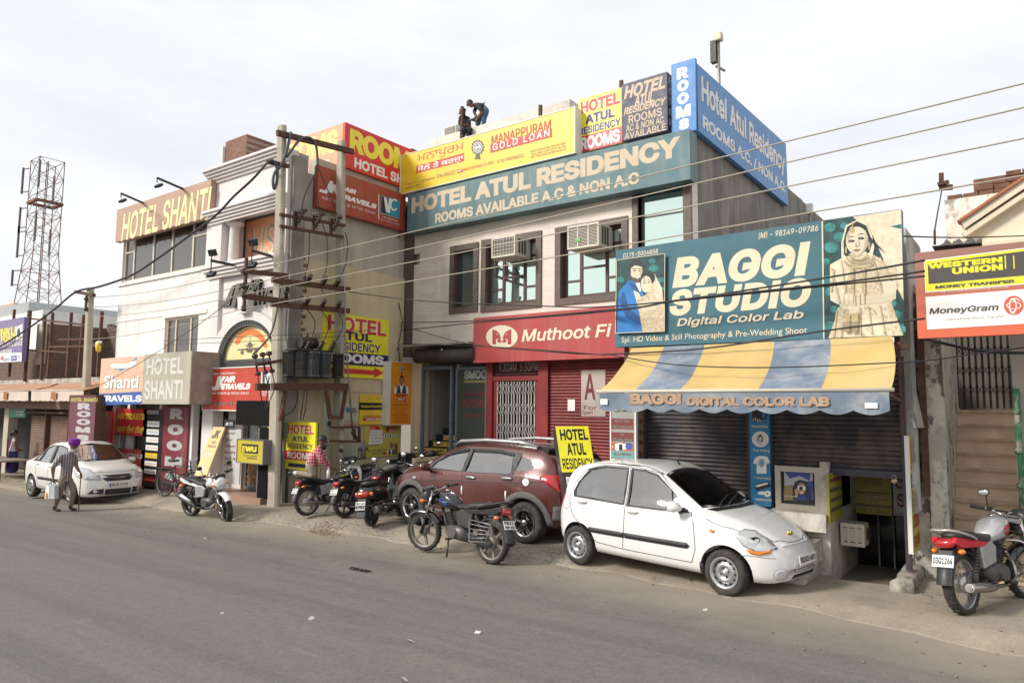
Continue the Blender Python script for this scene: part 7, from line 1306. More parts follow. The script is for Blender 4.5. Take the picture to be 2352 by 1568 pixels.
for sg,nm in((-1,'R'),(1,'L')):
 hl = [(1.31,.74),(1.37,.80),(1.47,.79),(1.6,.71),(1.7,.61),(1.67,.585),(1.55,.575),(1.41,.63)]; o = C.patch('headlight',hl,nm,LENS,.003,.008,.03); C.patch('headlight_rim',[(x+(x-1.52)*.04,z+(z-.68)*.09)for x,z in hl],nm,SEAM,.0015,0,.03)
 C.patch('indicator',[(1.44,.6),(1.55,.572),(1.685,.595),(1.67,.56),(1.57,.535),(1.48,.55)],nm,AMB,.011,.006,.03,parent=o); C.patch('reflector',[(1.5+.055*math.cos(a),.675+.05*math.sin(a))for a in fr(0,2*PI,18)[:-1]],nm,CHR,.012,0,.03,parent=o)
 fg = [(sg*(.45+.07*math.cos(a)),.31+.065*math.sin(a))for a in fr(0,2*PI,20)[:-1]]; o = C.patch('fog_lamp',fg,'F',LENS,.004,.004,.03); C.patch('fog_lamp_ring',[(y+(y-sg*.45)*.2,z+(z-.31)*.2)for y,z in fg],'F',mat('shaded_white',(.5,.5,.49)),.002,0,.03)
C.patch('lower_grille',[(-.3,.25),(.3,.25),(.27,.36),(-.27,.36)],'F',RUBT,.003)
gb = MB()
for z in(.275,.305,.335):C.ribbon([(-.29,z),(.29,z)],'F',.008,.012,gb)
gb.build('grille_bars',mat('grille_grey',(.06,.06,.06),.5),t,local=True,fix=False); C.patch('bonnet_lip',[(-.36,.62),(.36,.62),(.34,.635),(-.34,.635)],'F',CARP_W,.004,.012)
b = MB(); o_,n_ = C.hit((1.66,0),'T'); o_ = o_+n_*.012; b.cbox(o_,(.02,.12,.028)); b.cbox(o_,(.045,.045,.03)); b.build('badge',LOGOG,t,local=True,bevel=.004)
o_,n_ = C.hit((-.0,.46),'F'); o2,_ = C.hit((.0,.5),'F'); plate(t,Vector((o_.x+.03,0,.46)),(0,1,0),(-.12,0,1),['PB10CU 4892'],.46,.11)
for s_,x in((-1,.55),(1,.55)):mirror(t,x,s_*.84,1.01,CARP_W,s_)
wp = MB(); wp.tube([C.hit((.9,-.35),'T')[0]+Vector((0,0,.02)),C.hit((.8,-.05),'T')[0]+Vector((0,0,.025)),C.hit((.72,.25),'T')[0]+Vector((0,0,.02))],.012,6); wp.tube([C.hit((.9,-.1),'T')[0]+Vector((0,0,.02)),C.hit((.78,.3),'T')[0]+Vector((0,0,.03)),C.hit((.7,.5),'T')[0]+Vector((0,0,.02))],.012,6); wp.build('wipers',RUBT,t,local=True)
C.patch('cowl_panel',[(.86,-.58),(.9,-.3),(.915,0),(.9,.3),(.86,.58),(.96,.5),(1.0,0),(.96,-.5)],'T',RUBT,.003); MB().tube([(.1,0,1.475),(.06,0,1.52)],.014,6).build('antenna_base',RUBT,t,local=True)
for nm,sg in(('R',-1),('L',1)):
 C.patch('window_pane',W_F,nm,GLS,-.008); C.patch('window_pane',W_R,nm,GLS,-.008); C.patch('tail_light',[(-1.5,1.02),(-1.62,.98),(-1.6,.78),(-1.52,.86)],nm,REDN,.003,.01,.04)
b = MB(); b.bar((.42,-.66,.95),(.36,-.6,1.2),.025); b.build('quarter_bar',RUBT,t,local=True)
C.patch('windscreen',WS_,'T',GLD,-.008); C.patch('rear_window',RW,'B',GLD,-.006)
C.cut([arches([(FA,1),(FA,-1),(RA,1),(RA,-1)],WR+.055,.75),C.cavity(-1.3,.72,.55),sprism(W_F,.35,1.2),sprism(W_R,.35,1.2),sprism(W_F,-1.2,-.35),sprism(W_R,-1.2,-.35),MB().prism(WS_,lambda u,v,w_:(u,v,w_),.85,2.),MB().prism(RW,lambda u,v,w_:(w_,u,v),-2,-1.15)])
seats(t,[(-.25,2),(-1.05,3)],.7,.5,.75); MB().loft([(.45,0,.86,.6,.1,4),(.72,0,.88,.6,.08,4)],12).build('dashboard',CAB,t,local=True)
for x in(FA,RA):
 for s_ in(-1,1):wheel(t,(x,s_*.665,WR),WR,.165,'steel',s_)
# ---------------- wine red crossover, nose to the left
pr_,pf = P('D',1212,1243,road=.17),P('D',953,1205,road=.17); hd = math.atan2(pf.y-pr_.y,pf.x-pr_.x); c0 = (pr_+pf)/2; lft = Vector((-math.sin(hd),math.cos(hd),0)); sc_ = (pf-pr_).length/2.555; c0 = c0-lft*.75*sc_
t = T('crossover_car','wine red crossover with silver roof rails and grey wheel arches','car',(c0.x,c0.y,c0.z),hd,sc=(sc_,sc_,sc_*.945)); XO = t
S = dict(x0=-1.92,x1=2.08,bulge=1.006,zt=[(-1.92,.86),(-1.9,1.02),(-1.8,1.2),(-1.6,1.4),(-1.45,1.47),(-1.1,1.515),(-.4,1.53),(.1,1.515),(.45,1.44),(1.12,1.12),(1.22,1.09),(1.6,1.02),(1.85,.93),(1.98,.8),(2.05,.65),(2.08,.5)],zb=[(-1.92,.45),(-1.8,.3),(-1.5,.24),(1.5,.22),(1.9,.22),(2.03,.28),(2.08,.36)],
zs=[(-1.92,.8),(-1.8,1.02),(-1.2,1.06),(0,1.0),(1.0,.96),(1.5,.9),(1.85,.78),(2.08,.46)],ws=[(-1.92,.58),(-1.85,.7),(-1.7,.79),(-1.3,.845),(0,.86),(1.3,.855),(1.6,.82),(1.82,.72),(1.96,.58),(2.04,.42),(2.08,.3)],wt=[(-1.92,.55),(-1.6,.62),(-.8,.66),(.1,.66),(.45,.64),(1.12,.74),(1.5,.68),(1.8,.55),(2.08,.25)])
C = Car(S,t,CARP_R); FA,RA,WR = 1.2775,-1.2775,.325; arches.z = WR
W_F = [(.86,1.04),(.78,1.14),(.4,1.33),(.12,1.39),(.02,1.4),(.08,1.03)]; W_R = [(0,1.03),(-.06,1.4),(-.6,1.4),(-.93,1.37),(-.98,1.09),(-.94,1.06)]; W_Q = [(-1.06,1.12),(-1.06,1.35),(-1.28,1.3),(-1.4,1.19),(-1.33,1.14)]; W_T = [(.98,1.05),(.9,1.16),(1.22,1.02),(1.1,1.03)]
WS_ = [(1.16,0),(1.14,.35),(1.05,.67),(.5,.57),(.44,0),(.5,-.57),(1.05,-.67),(1.14,-.35)]; RW = [(-.55,1.08),(.55,1.08),(.5,1.37),(-.5,1.37)]
seam = MB()
for ax in 'RL':
 C.ribbon([(.02,1.45),(.04,1.0),(.02,.6),(.02,.35),(.75,.33),(.98,.5),(1.03,.8),(.98,1.05),(.5,1.45),(.02,1.5)],ax,b=seam); C.ribbon([(.02,.35),(-.62,.35),(-.75,.55),(-1.0,.8),(-1.04,1.05),(-1.0,1.47),(.02,1.5)],ax,b=seam); C.ribbon([(1.05,.78),(.5,.86),(-.2,.87),(-1.1,.93),(-1.6,.98)],ax,.012,.003,seam)
 C.patch('window_trim',[(.92,1.015),(.8,1.17),(.38,1.37),(.1,1.425),(-.6,1.43),(-1.0,1.4),(-1.1,1.39),(-1.02,1.04)],ax,RUBT,.005,step=.03,hole=[W_F,W_R]); C.patch('rain_visor',[(.62,1.25),(.36,1.37),(.05,1.41),(.05,1.36),(.36,1.31)],ax,mat('smoked_visor',(.03,.03,.03),.15),.012,.004); C.patch('rain_visor',[(-.05,1.41),(-.6,1.415),(-.95,1.38),(-.95,1.33),(-.6,1.365),(-.05,1.36)],ax,MATS['smoked_visor'],.012,.004)
 CLAD = mat('dusty_grey_plastic',(.1,.095,.088),.8,var=.2,dirt=.6,dc=(.22,.2,.17))
 C.patch('sill_cladding',[(-.9,.2),(.9,.2),(.92,.36),(.5,.34),(-.5,.36),(-.92,.4)],ax,CLAD,.003,.012,.08)
 for xx in(FA,RA):
  n_ = 20; ri,ro = WR+.06,WR+.15; arc_o = [(xx+ro*math.cos(a),WR+ro*math.sin(a)*1.02)for a in fr(R(-8),R(188),n_)]; arc_i = [(xx+ri*math.cos(a),WR+ri*math.sin(a))for a in fr(R(-8),R(188),n_)]; C.patch('arch_cladding',arc_o+arc_i[::-1],ax,CLAD,.003,.02,.05)
 for x,z in((-.15,.95),(-.92,.99)):C.patch('handle_recess',[(x+.13*math.cos(a),z+.05*math.sin(a))for a in fr(0,2*PI,16)[:-1]],ax,mat('shaded_wine',(.06,.012,.012),.4),.002); C.patch('door_handle',[(x+.125*math.cos(a),z+.022*math.sin(a))for a in fr(0,2*PI,16)[:-1]],ax,CHR,.006,.02)  # flat patch round each handle, recess shade put into its colour
 C.patch('tail_light',[(-1.52,1.03),(-1.6,1.09),(-1.85,1.07),(-1.88,.8),(-1.8,.86),(-1.66,.96)],ax,REDN,.003,.012,.04); C.patch('headlight',[(1.72,.93),(1.6,.98),(1.78,.98),(1.97,.86),(2.0,.78),(1.85,.82)],ax,LENS,.003,.01,.04); C.patch('side_marker',[(1.17,.82),(1.25,.82),(1.25,.86),(1.17,.86)],ax,LENS,.003,.006); C.patch('rear_reflector',[(-1.78,.5),(-1.9,.5),(-1.9,.56),(-1.78,.56)],ax,REDN,.004,.01)
 for x,z in((.02,.72),(-.92,.72)):C.patch('door_edge_guard',[(x-.012,z-.07),(x+.012,z-.07),(x+.012,z+.07),(x-.012,z+.07)],ax,STW,.006,.006)
 for W in(W_F,W_R,W_Q):C.patch('window_pane',W,ax,GLS,-.008)
 C.patch('corner_pane',W_T,ax,LENS,.003)
C.ribbon([(-1.3+.095*math.cos(a),.97+.095*math.sin(a))for a in fr(0,2*PI,24)],'L',.006,b=seam); seam.build('panel_gaps',SEAM,t,local=True,fix=False)
o_ = C.patch('fuel_sticker',[(-1.3+.06*math.cos(a),.96+.06*math.sin(a)*(1-.12*abs(math.cos(a))))for a in fr(0,2*PI,18)[:-1]],'L',STW,.003,0,.03); C.patch('sticker_leaf',[(-1.31,1.03),(-1.28,1.05),(-1.27,1.09),(-1.3,1.07)],'L',STW,.003,0,.03,parent=o_)
C.patch('windscreen',WS_,'T',GLS,-.008); C.patch('rear_window',RW,'B',GLD,-.006); C.patch('spoiler',[(-.58,1.4),(.58,1.4),(.56,1.46),(-.56,1.46)],'B',RUBT,.01,.06); C.patch('rear_bumper',[(-.75,.42),(.75,.42),(.75,.62),(-.75,.62)],'B',CLAD,.004,.03)
for s_ in(-1,1):b = MB(); b.tube([(.45,s_*.6,1.46),(.3,s_*.62,1.53),(-.3,s_*.63,1.57),(-1.0,s_*.62,1.56),(-1.35,s_*.6,1.5)],[.015,.03,.032,.03,.018],8); b.build('roof_rail',ALLOY,t,local=True); mirror(t,.82,s_*.98,1.07,CARP_R,s_)
C.cut([arches([(FA,1),(FA,-1),(RA,1),(RA,-1)],WR+.06,.86),C.cavity(-1.6,1.0,.62)]+[sprism(W,a,b_)for W in(W_F,W_R,W_Q)for a,b_ in((.4,1.3),(-1.3,-.4))]+[MB().prism(WS_,lambda u,v,w_:(u,v,w_),.95,2.),MB().prism(RW,lambda u,v,w_:(w_,u,v),-2.2,-1.4)])
seats(t,[(-.2,2),(-1.05,3)],.75,.6,.75); MB().loft([(.65,0,.95,.7,.1,4),(.98,0,.97,.7,.08,4)],12).build('dashboard',CAB,t,local=True)
for x in(FA,RA):
 for s_ in(-1,1):wheel(t,(x,s_*.755,WR),WR,.2,'alloy',s_)
# ---------------- white sedan at the left
pr_,pf = P('D',75,1141,road=.02),P('D',167,1155,road=.02); hd = R(1); c0 = Vector(((pr_.x+pf.x)/2+.05,(pr_.y+pf.y)/2+.73,zr((pr_.x+pf.x)/2)+.02))
t = T('sedan_car','white sedan with a chrome barred grille parked behind the walking man','car',c0,hd)
S = dict(x0=-1.99,x1=2.0,bulge=1.004,zt=[(-1.99,.8),(-1.96,.96),(-1.88,1.05),(-1.5,1.11),(-1.3,1.17),(-.8,1.46),(-.4,1.545),(0,1.555),(.35,1.5),(1.02,1.1),(1.15,1.05),(1.5,.99),(1.78,.9),(1.9,.78),(1.97,.63),(2.0,.48)],zb=[(-1.99,.42),(-1.8,.26),(1.5,.2),(1.85,.2),(1.97,.26),(2.0,.34)],
zs=[(-1.99,.74),(-1.8,.95),(-1.2,1.0),(0,.95),(1.0,.92),(1.5,.85),(1.8,.72),(2.0,.44)],ws=[(-1.99,.6),(-1.9,.72),(-1.7,.8),(-1.2,.84),(0,.845),(1.3,.845),(1.6,.81),(1.8,.72),(1.92,.58),(1.98,.46),(2.0,.36)],wt=[(-1.99,.58),(-1.5,.66),(-.8,.6),(-.2,.62),(.35,.6),(1.02,.72),(1.5,.66),(1.8,.52),(2.0,.3)])
C = Car(S,t,CARP_D); FA,RA,WR = 1.215,-1.215,.3; arches.z = WR
W_F = [(.8,1.0),(.4,1.36),(.1,1.43),(-.1,1.44),(-.1,.98)]; W_R = [(-.2,.99),(-.2,1.44),(-.5,1.41),(-.75,1.34),(-.85,1.02)]; W_Q = [(-.9,1.03),(-.8,1.32),(-1.15,1.12),(-1.2,1.06)]; WS_ = [(1.06,0),(1.03,.4),(.96,.63),(.4,.53),(.34,0),(.4,-.53),(.96,-.63),(1.03,-.4)]; RW = [(-.55,1.15),(.55,1.15),(.5,1.42),(-.5,1.42)]
seam = MB()
for ax in 'RL':
 sg = -1 if ax=='R' else 1
 C.ribbon([(.75,.34),(.8,.7),(.78,.98),(.4,1.41),(-.15,1.48),(-.15,.9),(-.17,.34),(.75,.34)],ax,b=seam); C.ribbon([(-.15,1.48),(-.8,1.38),(-1.02,1.05),(-.95,.8),(-.8,.45),(-.7,.34),(-.17,.34)],ax,b=seam); C.patch('window_trim',[(.86,.975),(.42,1.39),(.1,1.46),(-.5,1.44),(-.8,1.36),(-1.24,1.07),(-1.2,1.0)],ax,RUBT,.005,step=.03,hole=[W_F,W_R,W_Q])
 C.patch('side_strip',[(-.75,.53),(.72,.53),(.72,.6),(-.75,.6)],ax,RUBT,.002,.012)
 for x,z in((.0,.9),(-.85,.93)):C.patch('door_handle',[(x+.1*math.cos(a),z+.022*math.sin(a))for a in fr(0,2*PI,14)[:-1]],ax,CARP_D,.004,.02)
 hl = [(1.3,.9),(1.42,.95),(1.65,.9),(1.86,.76),(1.93,.63),(1.8,.66),(1.5,.72)]; o_ = C.patch('headlight',hl,ax,LENS,.003,.01,.04); C.patch('reflector',[(1.72+.08*math.cos(a),.745+.07*math.sin(a))for a in fr(0,2*PI,16)[:-1]],ax,CHR,.014,0,.03,parent=o_); C.patch('tail_light',[(-1.75,.98),(-1.97,.95),(-1.96,.72),(-1.85,.8)],ax,REDN,.003,.01,.05)
 fgp = [(sg*.36,.27),(sg*.68,.3),(sg*.6,.4),(sg*.36,.42)]; fgp = fgp if sg>0 else fgp[::-1]; o_ = C.patch('fog_lamp_bezel',fgp,'F',RUBT,.003,0,.04); C.patch('fog_lamp',[(sg*.54+.045*math.cos(a),.35+.045*math.sin(a))for a in fr(0,2*PI,14)[:-1]],'F',LENS,.006,.004,.03,parent=o_); cb = MB(); C.ribbon([(sg*.36,.27),(sg*.68,.3)],'F',.016,.006,cb); cb.build('chrome_edge',CHR,o_,local=True,fix=False)
 for W in(W_F,W_R,W_Q):C.patch('window_pane',W,ax,GLS,-.008)
seam_f = C.ribbon([(1.2,-.75),(1.6,-.68),(1.8,-.5),(1.85,-.3),(1.86,0),(1.85,.3),(1.8,.5),(1.6,.68),(1.2,.75)],'T',.008,b=seam); seam.build('panel_gaps',SEAM,t,local=True,fix=False)
C.patch('grille',[(-.42,.72),(-.3,.6),(.3,.6),(.42,.72),(.38,.755),(-.38,.755)],'F',RUBT,.003); cb = MB(); C.ribbon([(-.4,.715),(0,.67),(.4,.715)],'F',.045,.012,cb); cb.build('chrome_bar',CHR,t,local=True,fix=False)
o_,n_ = C.hit((0,.675),'F'); b = MB(); o_ = o_+n_*.02; b.add([o_+Vector((.004,y,z))for y,z in((-.05,.0),(-.02,.05),(.05,.01),(.015,.015),(.05,-.01),(.02,-.05),(-.05,-.015),(-.015,-.01))],[list(range(8))]); b.build('badge',CHR,t,local=True,fix=False)
C.patch('lower_grille',[(-.34,.26),(.34,.26),(.33,.4),(-.33,.4)],'F',RUBT,.003); gb = MB()
for z in(.29,.32,.35,.38):C.ribbon([(-.33,z),(.33,z)],'F',.008,.012,gb)
gb.build('grille_bars',mat('grille_grey',(.06,.06,.06)),t,local=True,fix=False); o_,n_ = C.hit((0,.5),'F'); plate(t,Vector((o_.x+.025,0,.5)),(0,1,0),(-.08,0,1),['PB 29 X 5775'],.5,.11,True)
C.patch('windscreen',WS_,'T',GLS,-.008); C.patch('windscreen_trim',[(1.1,0),(1.07,.4),(.99,.66),(.38,.56),(.31,0),(.38,-.56),(.99,-.66),(1.07,-.4)],'T',RUBT,.002,hole=[WS_]); C.patch('rear_window',RW,'B',GLD,-.006)
for s_ in(-1,1):mirror(t,.72,s_*.95,1.03,CARP_D,s_)
wp = MB(); wp.tube([C.hit((1.08,-.5),'T')[0]+Vector((0,0,.03)),C.hit((1.02,.0),'T')[0]+Vector((0,0,.03))],.012,6); wp.tube([C.hit((1.08,.0),'T')[0]+Vector((0,0,.03)),C.hit((.98,.5),'T')[0]+Vector((0,0,.03))],.012,6); wp.build('wipers',RUBT,t,local=True)
C.cut([arches([(FA,1),(FA,-1),(RA,1),(RA,-1)],WR+.055,.845),C.cavity(-1.1,.92,.6)]+[sprism(W,a,b_)for W in(W_F,W_R,W_Q)for a,b_ in((.4,1.3),(-1.3,-.4))]+[MB().prism(WS_,lambda u,v,w_:(u,v,w_),.95,2.),MB().prism(RW,lambda u,v,w_:(w_,u,v),-2.2,-.7)])
seats(t,[(-.2,2),(-.95,3)],.75,.55,.75); MB().loft([(.6,0,.93,.68,.1,4),(.92,0,.95,.68,.08,4)],12).build('dashboard',CAB,t,local=True)
for x in(FA,RA):
 for s_ in(-1,1):wheel(t,(x,s_*.74,WR),WR,.185,'cover',s_)
# ================================================================== two wheelers
ENG = mat('engine_grey',(.11,.105,.1),.5,.5,var=.3,vs=12,dirt=.5,dc=(.1,.08,.06),ds=6); FRM = mat('black_frame',(.018,.018,.018),.45); VIN = mat('black_seat_vinyl',(.022,.021,.021),.5,var=.15); PLB = mat('black_plastic',(.03,.03,.031),.5,var=.15,dirt=.25,dc=(.12,.1,.08)); EXH = mat('worn_chrome_pipe',(.32,.3,.28),.25,.9,var=.2); GLB = mat('gloss_black_tank',(.012,.012,.014),.2,coat=.8); SPR = mat('spring_black',(.05,.05,.05),.5); DIAL = mat('dial_grey',(.3,.3,.29),.3)
WHT = mat('gloss_white',(.74,.74,.73),.25,coat=.6,var=.02); SLV = mat('silver_paint',(.5,.5,.5),.28,.5,coat=.5,var=.03); BLD = mat('blue_decal',(.02,.06,.35),.3); RDD = mat('red_decal',(.55,.015,.03),.3); YLD = mat('yellow_decal',(.5,.42,.05),.3); MIRR = mat('mirror_face',(.9,.9,.9),.03,1,var=0)
ZS = .92
def bwheel(t,x,r,w_,alloy,fx=None,drum=.07,rim=ALLOY):
 c = (0,0,0); b = MB(); b.lathe([(r*.8,-w_*.35),(r*.87,-w_*.5),(r*.96,-w_*.42),(r,-w_*.15),(r,w_*.15),(r*.96,w_*.42),(r*.87,w_*.5),(r*.8,w_*.35)],c,'y',32)
 for i in range(36):a = 2*PI*i/36; b.cbox((r*math.cos(a),w_*.2*(-1)**i,r*math.sin(a)),(.012,w_*.4,.012))
 zs = ZS if 'motor' in t.name else 1; b.v = [fx((p[0]+x,p[1],(p[2]+r)/zs))for p in b.v]; o = b.build('wheel',RUB,t,local=True); b = MB()
 b.lathe([(r*.82,-w_*.36),(r*.74,-w_*.3),(r*.72,0),(r*.74,w_*.3),(r*.82,w_*.36)],c,'y',32); b.lathe([(0,-.07),(drum*.6,-.07),(drum,-.05),(drum,.05),(drum*.6,.07),(0,.07)],c,'y',18)
 if alloy:
  for i in range(alloy):a = 2*PI*i/alloy+.3; d = Vector((math.cos(a),0,math.sin(a))); b.bar(d*.03,d*r*.75,.035,.028,0,(0,1,0))
 else:
  for i in range(32):a = 2*PI*i/32; a2 = a+(.35 if i%2 else-.35); s_ = .035*(1 if i%4<2 else-1); b.tube([(drum*.8*math.cos(a2),s_,drum*.8*math.sin(a2)),(r*.75*math.cos(a),0,r*.75*math.sin(a))],.003,3,cap=False)
 b.v = [fx((p[0]+x,p[1],(p[2]+r)/zs))for p in b.v]; b.build('rim',rim,o,local=True); return o
def guard(b,x,r,a0,a1,w_,z=None,n=14,fx=lambda p:Vector(p)):
 vs = []
 for i in range(n+1):
  a = lerp(a0,a1,i/n)
  for y,d in((-w_,-.03),(-w_*.8,.005),(0,.018),(w_*.8,.005),(w_,-.03)):vs.append(fx((x+(r+d)*math.cos(a),y,(z or r)+(r+d)*math.sin(a))))
 b.add(vs,[(i*5+k,i*5+k+1,i*5+6+k,i*5+5+k)for i in range(n)for k in range(4)],0,True)
def decal(t,pts,y0,m,name,parent):
 """a stripe lying on the flank of the tank"""
 for sg in(-1,1):
  b = MB(); vs,fs,_ = fill(pts,.025); bv = parent['bvh']
  q = []
  for p in vs:
   l,n,_,_ = bv.ray_cast(Vector((p[0],sg*1.,p[1])),Vector((0,-sg,0)))
   if l is None:l,n,_,_ = bv.find_nearest(Vector((p[0],sg*.1,p[1])))
   q.append(l+Vector((0,sg*.004,0)))
  b.add(q,[list(f)for f in fs],0,True); b.build(name,m,parent['o'],local=True,fix=False)
def bike(label,p,hd,lean=-7,L=1.28,R_=.305,alloy=0,tank=GLB,side=PLB,tail=GLB,fend=GLB,cowl=PLB,plate_l=('PB 11',),steer=20,fat=.1,decals=(),sport=0,muf=EXH,disc=False,rim=ALLOY,saree=False,crash=False,grab=FRM,mirrors=2,sc=1.,visor=None,legguard=False):
 """a commuter motorcycle standing on its side stand; p is the contact point of the rear wheel"""
 h = Vector((math.cos(hd),math.sin(hd),0)); t = T('motorcycle',label,'motorcycle',Vector(p)+h*L/2*sc,hd,sc=(sc,sc,sc*ZS),tilt=(R(lean),'X'),group='motorcycles by the road'); X = L/2; B = lambda b,n,m,**k:b.build(n,m,k.get('par',t),local=True,bevel=k.get('bev',0))
 hx,st = X-.3,Matrix.Translation((X-.27,0,0))@Matrix.Rotation(R(steer),4,Vector((-.42,0,.9)))@Matrix.Translation((-(X-.27),0,0)); fx = lambda q:st@Vector(q); idf = lambda q:Vector(q)
 bwheel(t,-X,R_,fat*1.12,alloy,idf,.09,rim); fw_ = bwheel(t,X,R_,fat,alloy,fx,.07,rim)
 if disc:b = MB(); b.lathe([(.07,-.09),(.135,-.09),(.135,-.083),(.07,-.083),(.07,-.09)],(X,0,R_),'y',26); b.v = [fx(q)for q in b.v]; B(b,'brake_disc',CHR); b = MB(); b.cbox((X-.1,-.1,R_+.09),(.07,.05,.1)); b.v = [fx(q)for q in b.v]; B(b,'caliper',LOGOG)
 b = MB()
 for s_ in(-1,1):b.tube([fx((X,s_*.085,R_)),fx((X-.07,s_*.085,R_+.24))],.026,10,1).tube([fx((X-.07,s_*.085,R_+.24)),fx((X-.215,s_*.085,.98))],.018,10)
 b.bar(fx((X-.16,-.1,.8)),fx((X-.16,.1,.8)),.05); b.bar(fx((X-.21,-.1,.95)),fx((X-.21,.1,.95)),.05); b.build('front_fork',[CHR,FRM if tank is GLB else STEEL],t,local=True)
 b = MB(); guard(b,X,R_+.045,R(35),R(150),.07,R_/ZS,fx=fx); B(b,'front_mudguard',fend)
 b = MB(); guard(b,-X,R_+.055,R(40),R(175),.075,R_/ZS); B(b,'rear_mudguard',PLB)
 b = MB(); b.tube(smooth([(X-.22,0,.9),(.1,0,.76),(-.25,0,.68),(-X-.1,0,.78)],3),.028,8); b.tube([(X-.22,0,.85),(.3,0,.45),(.2,0,.28),(-.22,0,.26),(-.25,0,.68)],.024,8)
 for s_ in(-1,1):b.bar((-.2,s_*.07,.33),(-X,s_*.07,R_),.045,.03)
 B(b,'frame',FRM)
 b = MB(); b.loft([(-.42,0,.6,.055,.12,4),(-.1,0,.6,.06,.13,4),(.12,0,.64,.05,.1,3)],12); b.loft([(.1,0,.6,.04,.05,3),(.17,-.03,.58,.045,.05,3)],10); B(b,'air_box',PLB); b = MB()
 for y_ in(-.05,.04,.07):b.tube(smooth([fx((X-.26,y_*4,1.03)),fx((X-.05,y_*1.5,1.0)),fx((X-.1,y_,.8)),(.2,y_,.74)],4),.006,5)
 B(b,'control_cables',CABLE); b = MB(); b.loft([(-.2,0,.37,.08,.09,3),(-.1,0,.37,.13,.12,3),(.1,0,.38,.13,.11,3),(.22,0,.4,.08,.08,3)],14); b.tube([(.02,-.16,.37),(.02,.16,.37)],.09,16); b.build('engine',ENG,t,local=True); b = MB()
 for i in range(9):q = Vector((.12+.016*i,0,.46+.026*i)); b.loft([(q.x-.085,0,q.z+.02,.08,.006,4),(q.x+.085,0,q.z-.03,.08,.006,4)],8)
 b.cbox((.24,0,.7),(.12,.13,.06)); b.bar((.13,0,.46),(.24,0,.68),.1); B(b,'cylinder_fins',ENG)
 b = MB(); up = .12 if sport else 0.; b.tube(smooth([(.28,-.06,.6),(.36,-.09,.45),(.3,-.12,.3),(.05,-.14,.25),(-.25,-.15,.26)],4),.022,8); b.tube([(-.22,-.15,.26),(-.32,-.155,.27+up*.2),(-.4,-.16,.28+up*.5),(-X-.2,-.18,.33+up*1.5),(-X-.22,-.18,.335+up*1.5)],[.025,.045,.055,.055,.045],14); b.tube([(-X-.2,-.18,.33+up*1.5),(-X-.235,-.18,.336+up*1.5)],.03,12); ex = B(b,'exhaust',muf)
 if sport:b = MB(); b.tube([(-.42,-.17,.36),(-X-.08,-.19,.49)],.05,8,sx=.7); B(b,'heat_shield',WHT,par=ex)
 tz = .84; tk = MB(); tk.loft([(X-.2,0,tz+.03,.05,.06,2.2),(X-.24,0,tz+.04,.11,.1,2.4),(X-.35,0,tz+.035,.145+.02*sport,.135,2.5),(X-.5,0,tz,.14,.13,2.5),(X-.62,0,tz-.045,.105,.09,2.3),(X-.68,0,tz-.07,.075,.055,2.2)],20); o = B(tk,'fuel_tank',tank); me = o.data; dv = dict(o=o,bvh=BVHTree.FromPolygons([v.co[:]for v in me.vertices],[list(f.vertices)for f in me.polygons]))
 b = MB(); b.lathe([(0,.012),(.035,.012),(.038,0)],(X-.36,0,tz+.165),'z',14); B(b,'fuel_cap',CHR,par=o)
 for pts,m in decals:decal(t,[(X+u,tz+v)for u,v in pts],0,m,'tank_decal',dv)
 b = MB(); b.loft([(X-.62,0,.79,.07,.035,2.5),(X-.75,0,.775,.11,.05,3),(X-.9,0,.78,.125,.055,3),(X-1.02,0,.82,.12,.06,3),(X-1.25,0,.845,.105,.055,3),(X-1.38,0,.86,.08,.04,2.5)],18); B(b,'seat',VIN)
 for s_ in(-1,1):
  b = MB(); pl = [(-.33,.46),(-.05,.5),(.0,.68),(-.1,.75),(-.36,.72)]; b.prism(pl,lambda u,v,w_:(u,s_*w_,v),.06,.115); B(b,'side_cover',side,bev=.015)
  b = MB(); zz = .03*sport; b.prism([(-.3,.7),(-.12,.74),(-.4,.78),(-X-.2,.86+zz),(-X-.24,.80+zz),(-X-.1,.73+zz)],lambda u,v,w_:(u,s_*w_,v),.07,.12); B(b,'tail_panel',tail,bev=.015)
  b = MB(); b.tube([(-X+.02,s_*.125,R_+.04),(-.42,s_*.11,.7)],.016,8)
  for i in range(9):q = Vector((-X+.04,s_*.125,R_+.1)).lerp(Vector((-.44,s_*.11,.66)),i/8); b.lathe([(.03,-.008),(.036,0),(.03,.008)],q,'z',12)
  b.tube([(-X+.03,s_*.125,R_+.05),(-X+.07,s_*.122,R_+.14)],.03,10); B(b,'shock_absorber',SPR if s_ else SPR)
  b = MB(); b.tube([(.02,s_*.13,.28),(.02,s_*.25,.28)],.018,8); b.tube([(-.33,s_*.13,.33),(-.36,s_*.22,.33)],.016,8); B(b,'footpeg',FRM)
  for xx,zz,yy,f_ in((-X-.16,.7,.13,idf),(X-.08,.84,.16,fx)):b = MB(); q = f_((xx,s_*yy,zz)); b.ball(q,.04,12,sc=(1.1,.9,.75)); b.tube([q,f_((xx+(.05 if xx<0 else-.06),s_*.06,zz))],.012,6); B(b,'indicator',AMB)
 b = MB(); b.loft([(-X-.16,0,.8+.03*sport,.1,.055,3),(-X-.25,0,.79+.03*sport,.09,.05,3),(-X-.27,0,.785+.03*sport,.06,.03,3)],14); B(b,'tail_light',REDN)
 b = MB(); b.prism([(-X-.12,.74),(-X-.22,.72),(-X-.36,.36),(-X-.3,.36),(-X-.2,.55)],lambda u,v,w_:(u,w_,v),-.075,.075); B(b,'tail_flap',PLB,bev=.01); u_ = Vector((-.14,0,-.36)).normalized(); n_ = Vector((-.93,0,.36)); plate(t,Vector((-X-.275,0,.6))+n_*.02,(0,-1,0),-u_,plate_l,.21,.13)
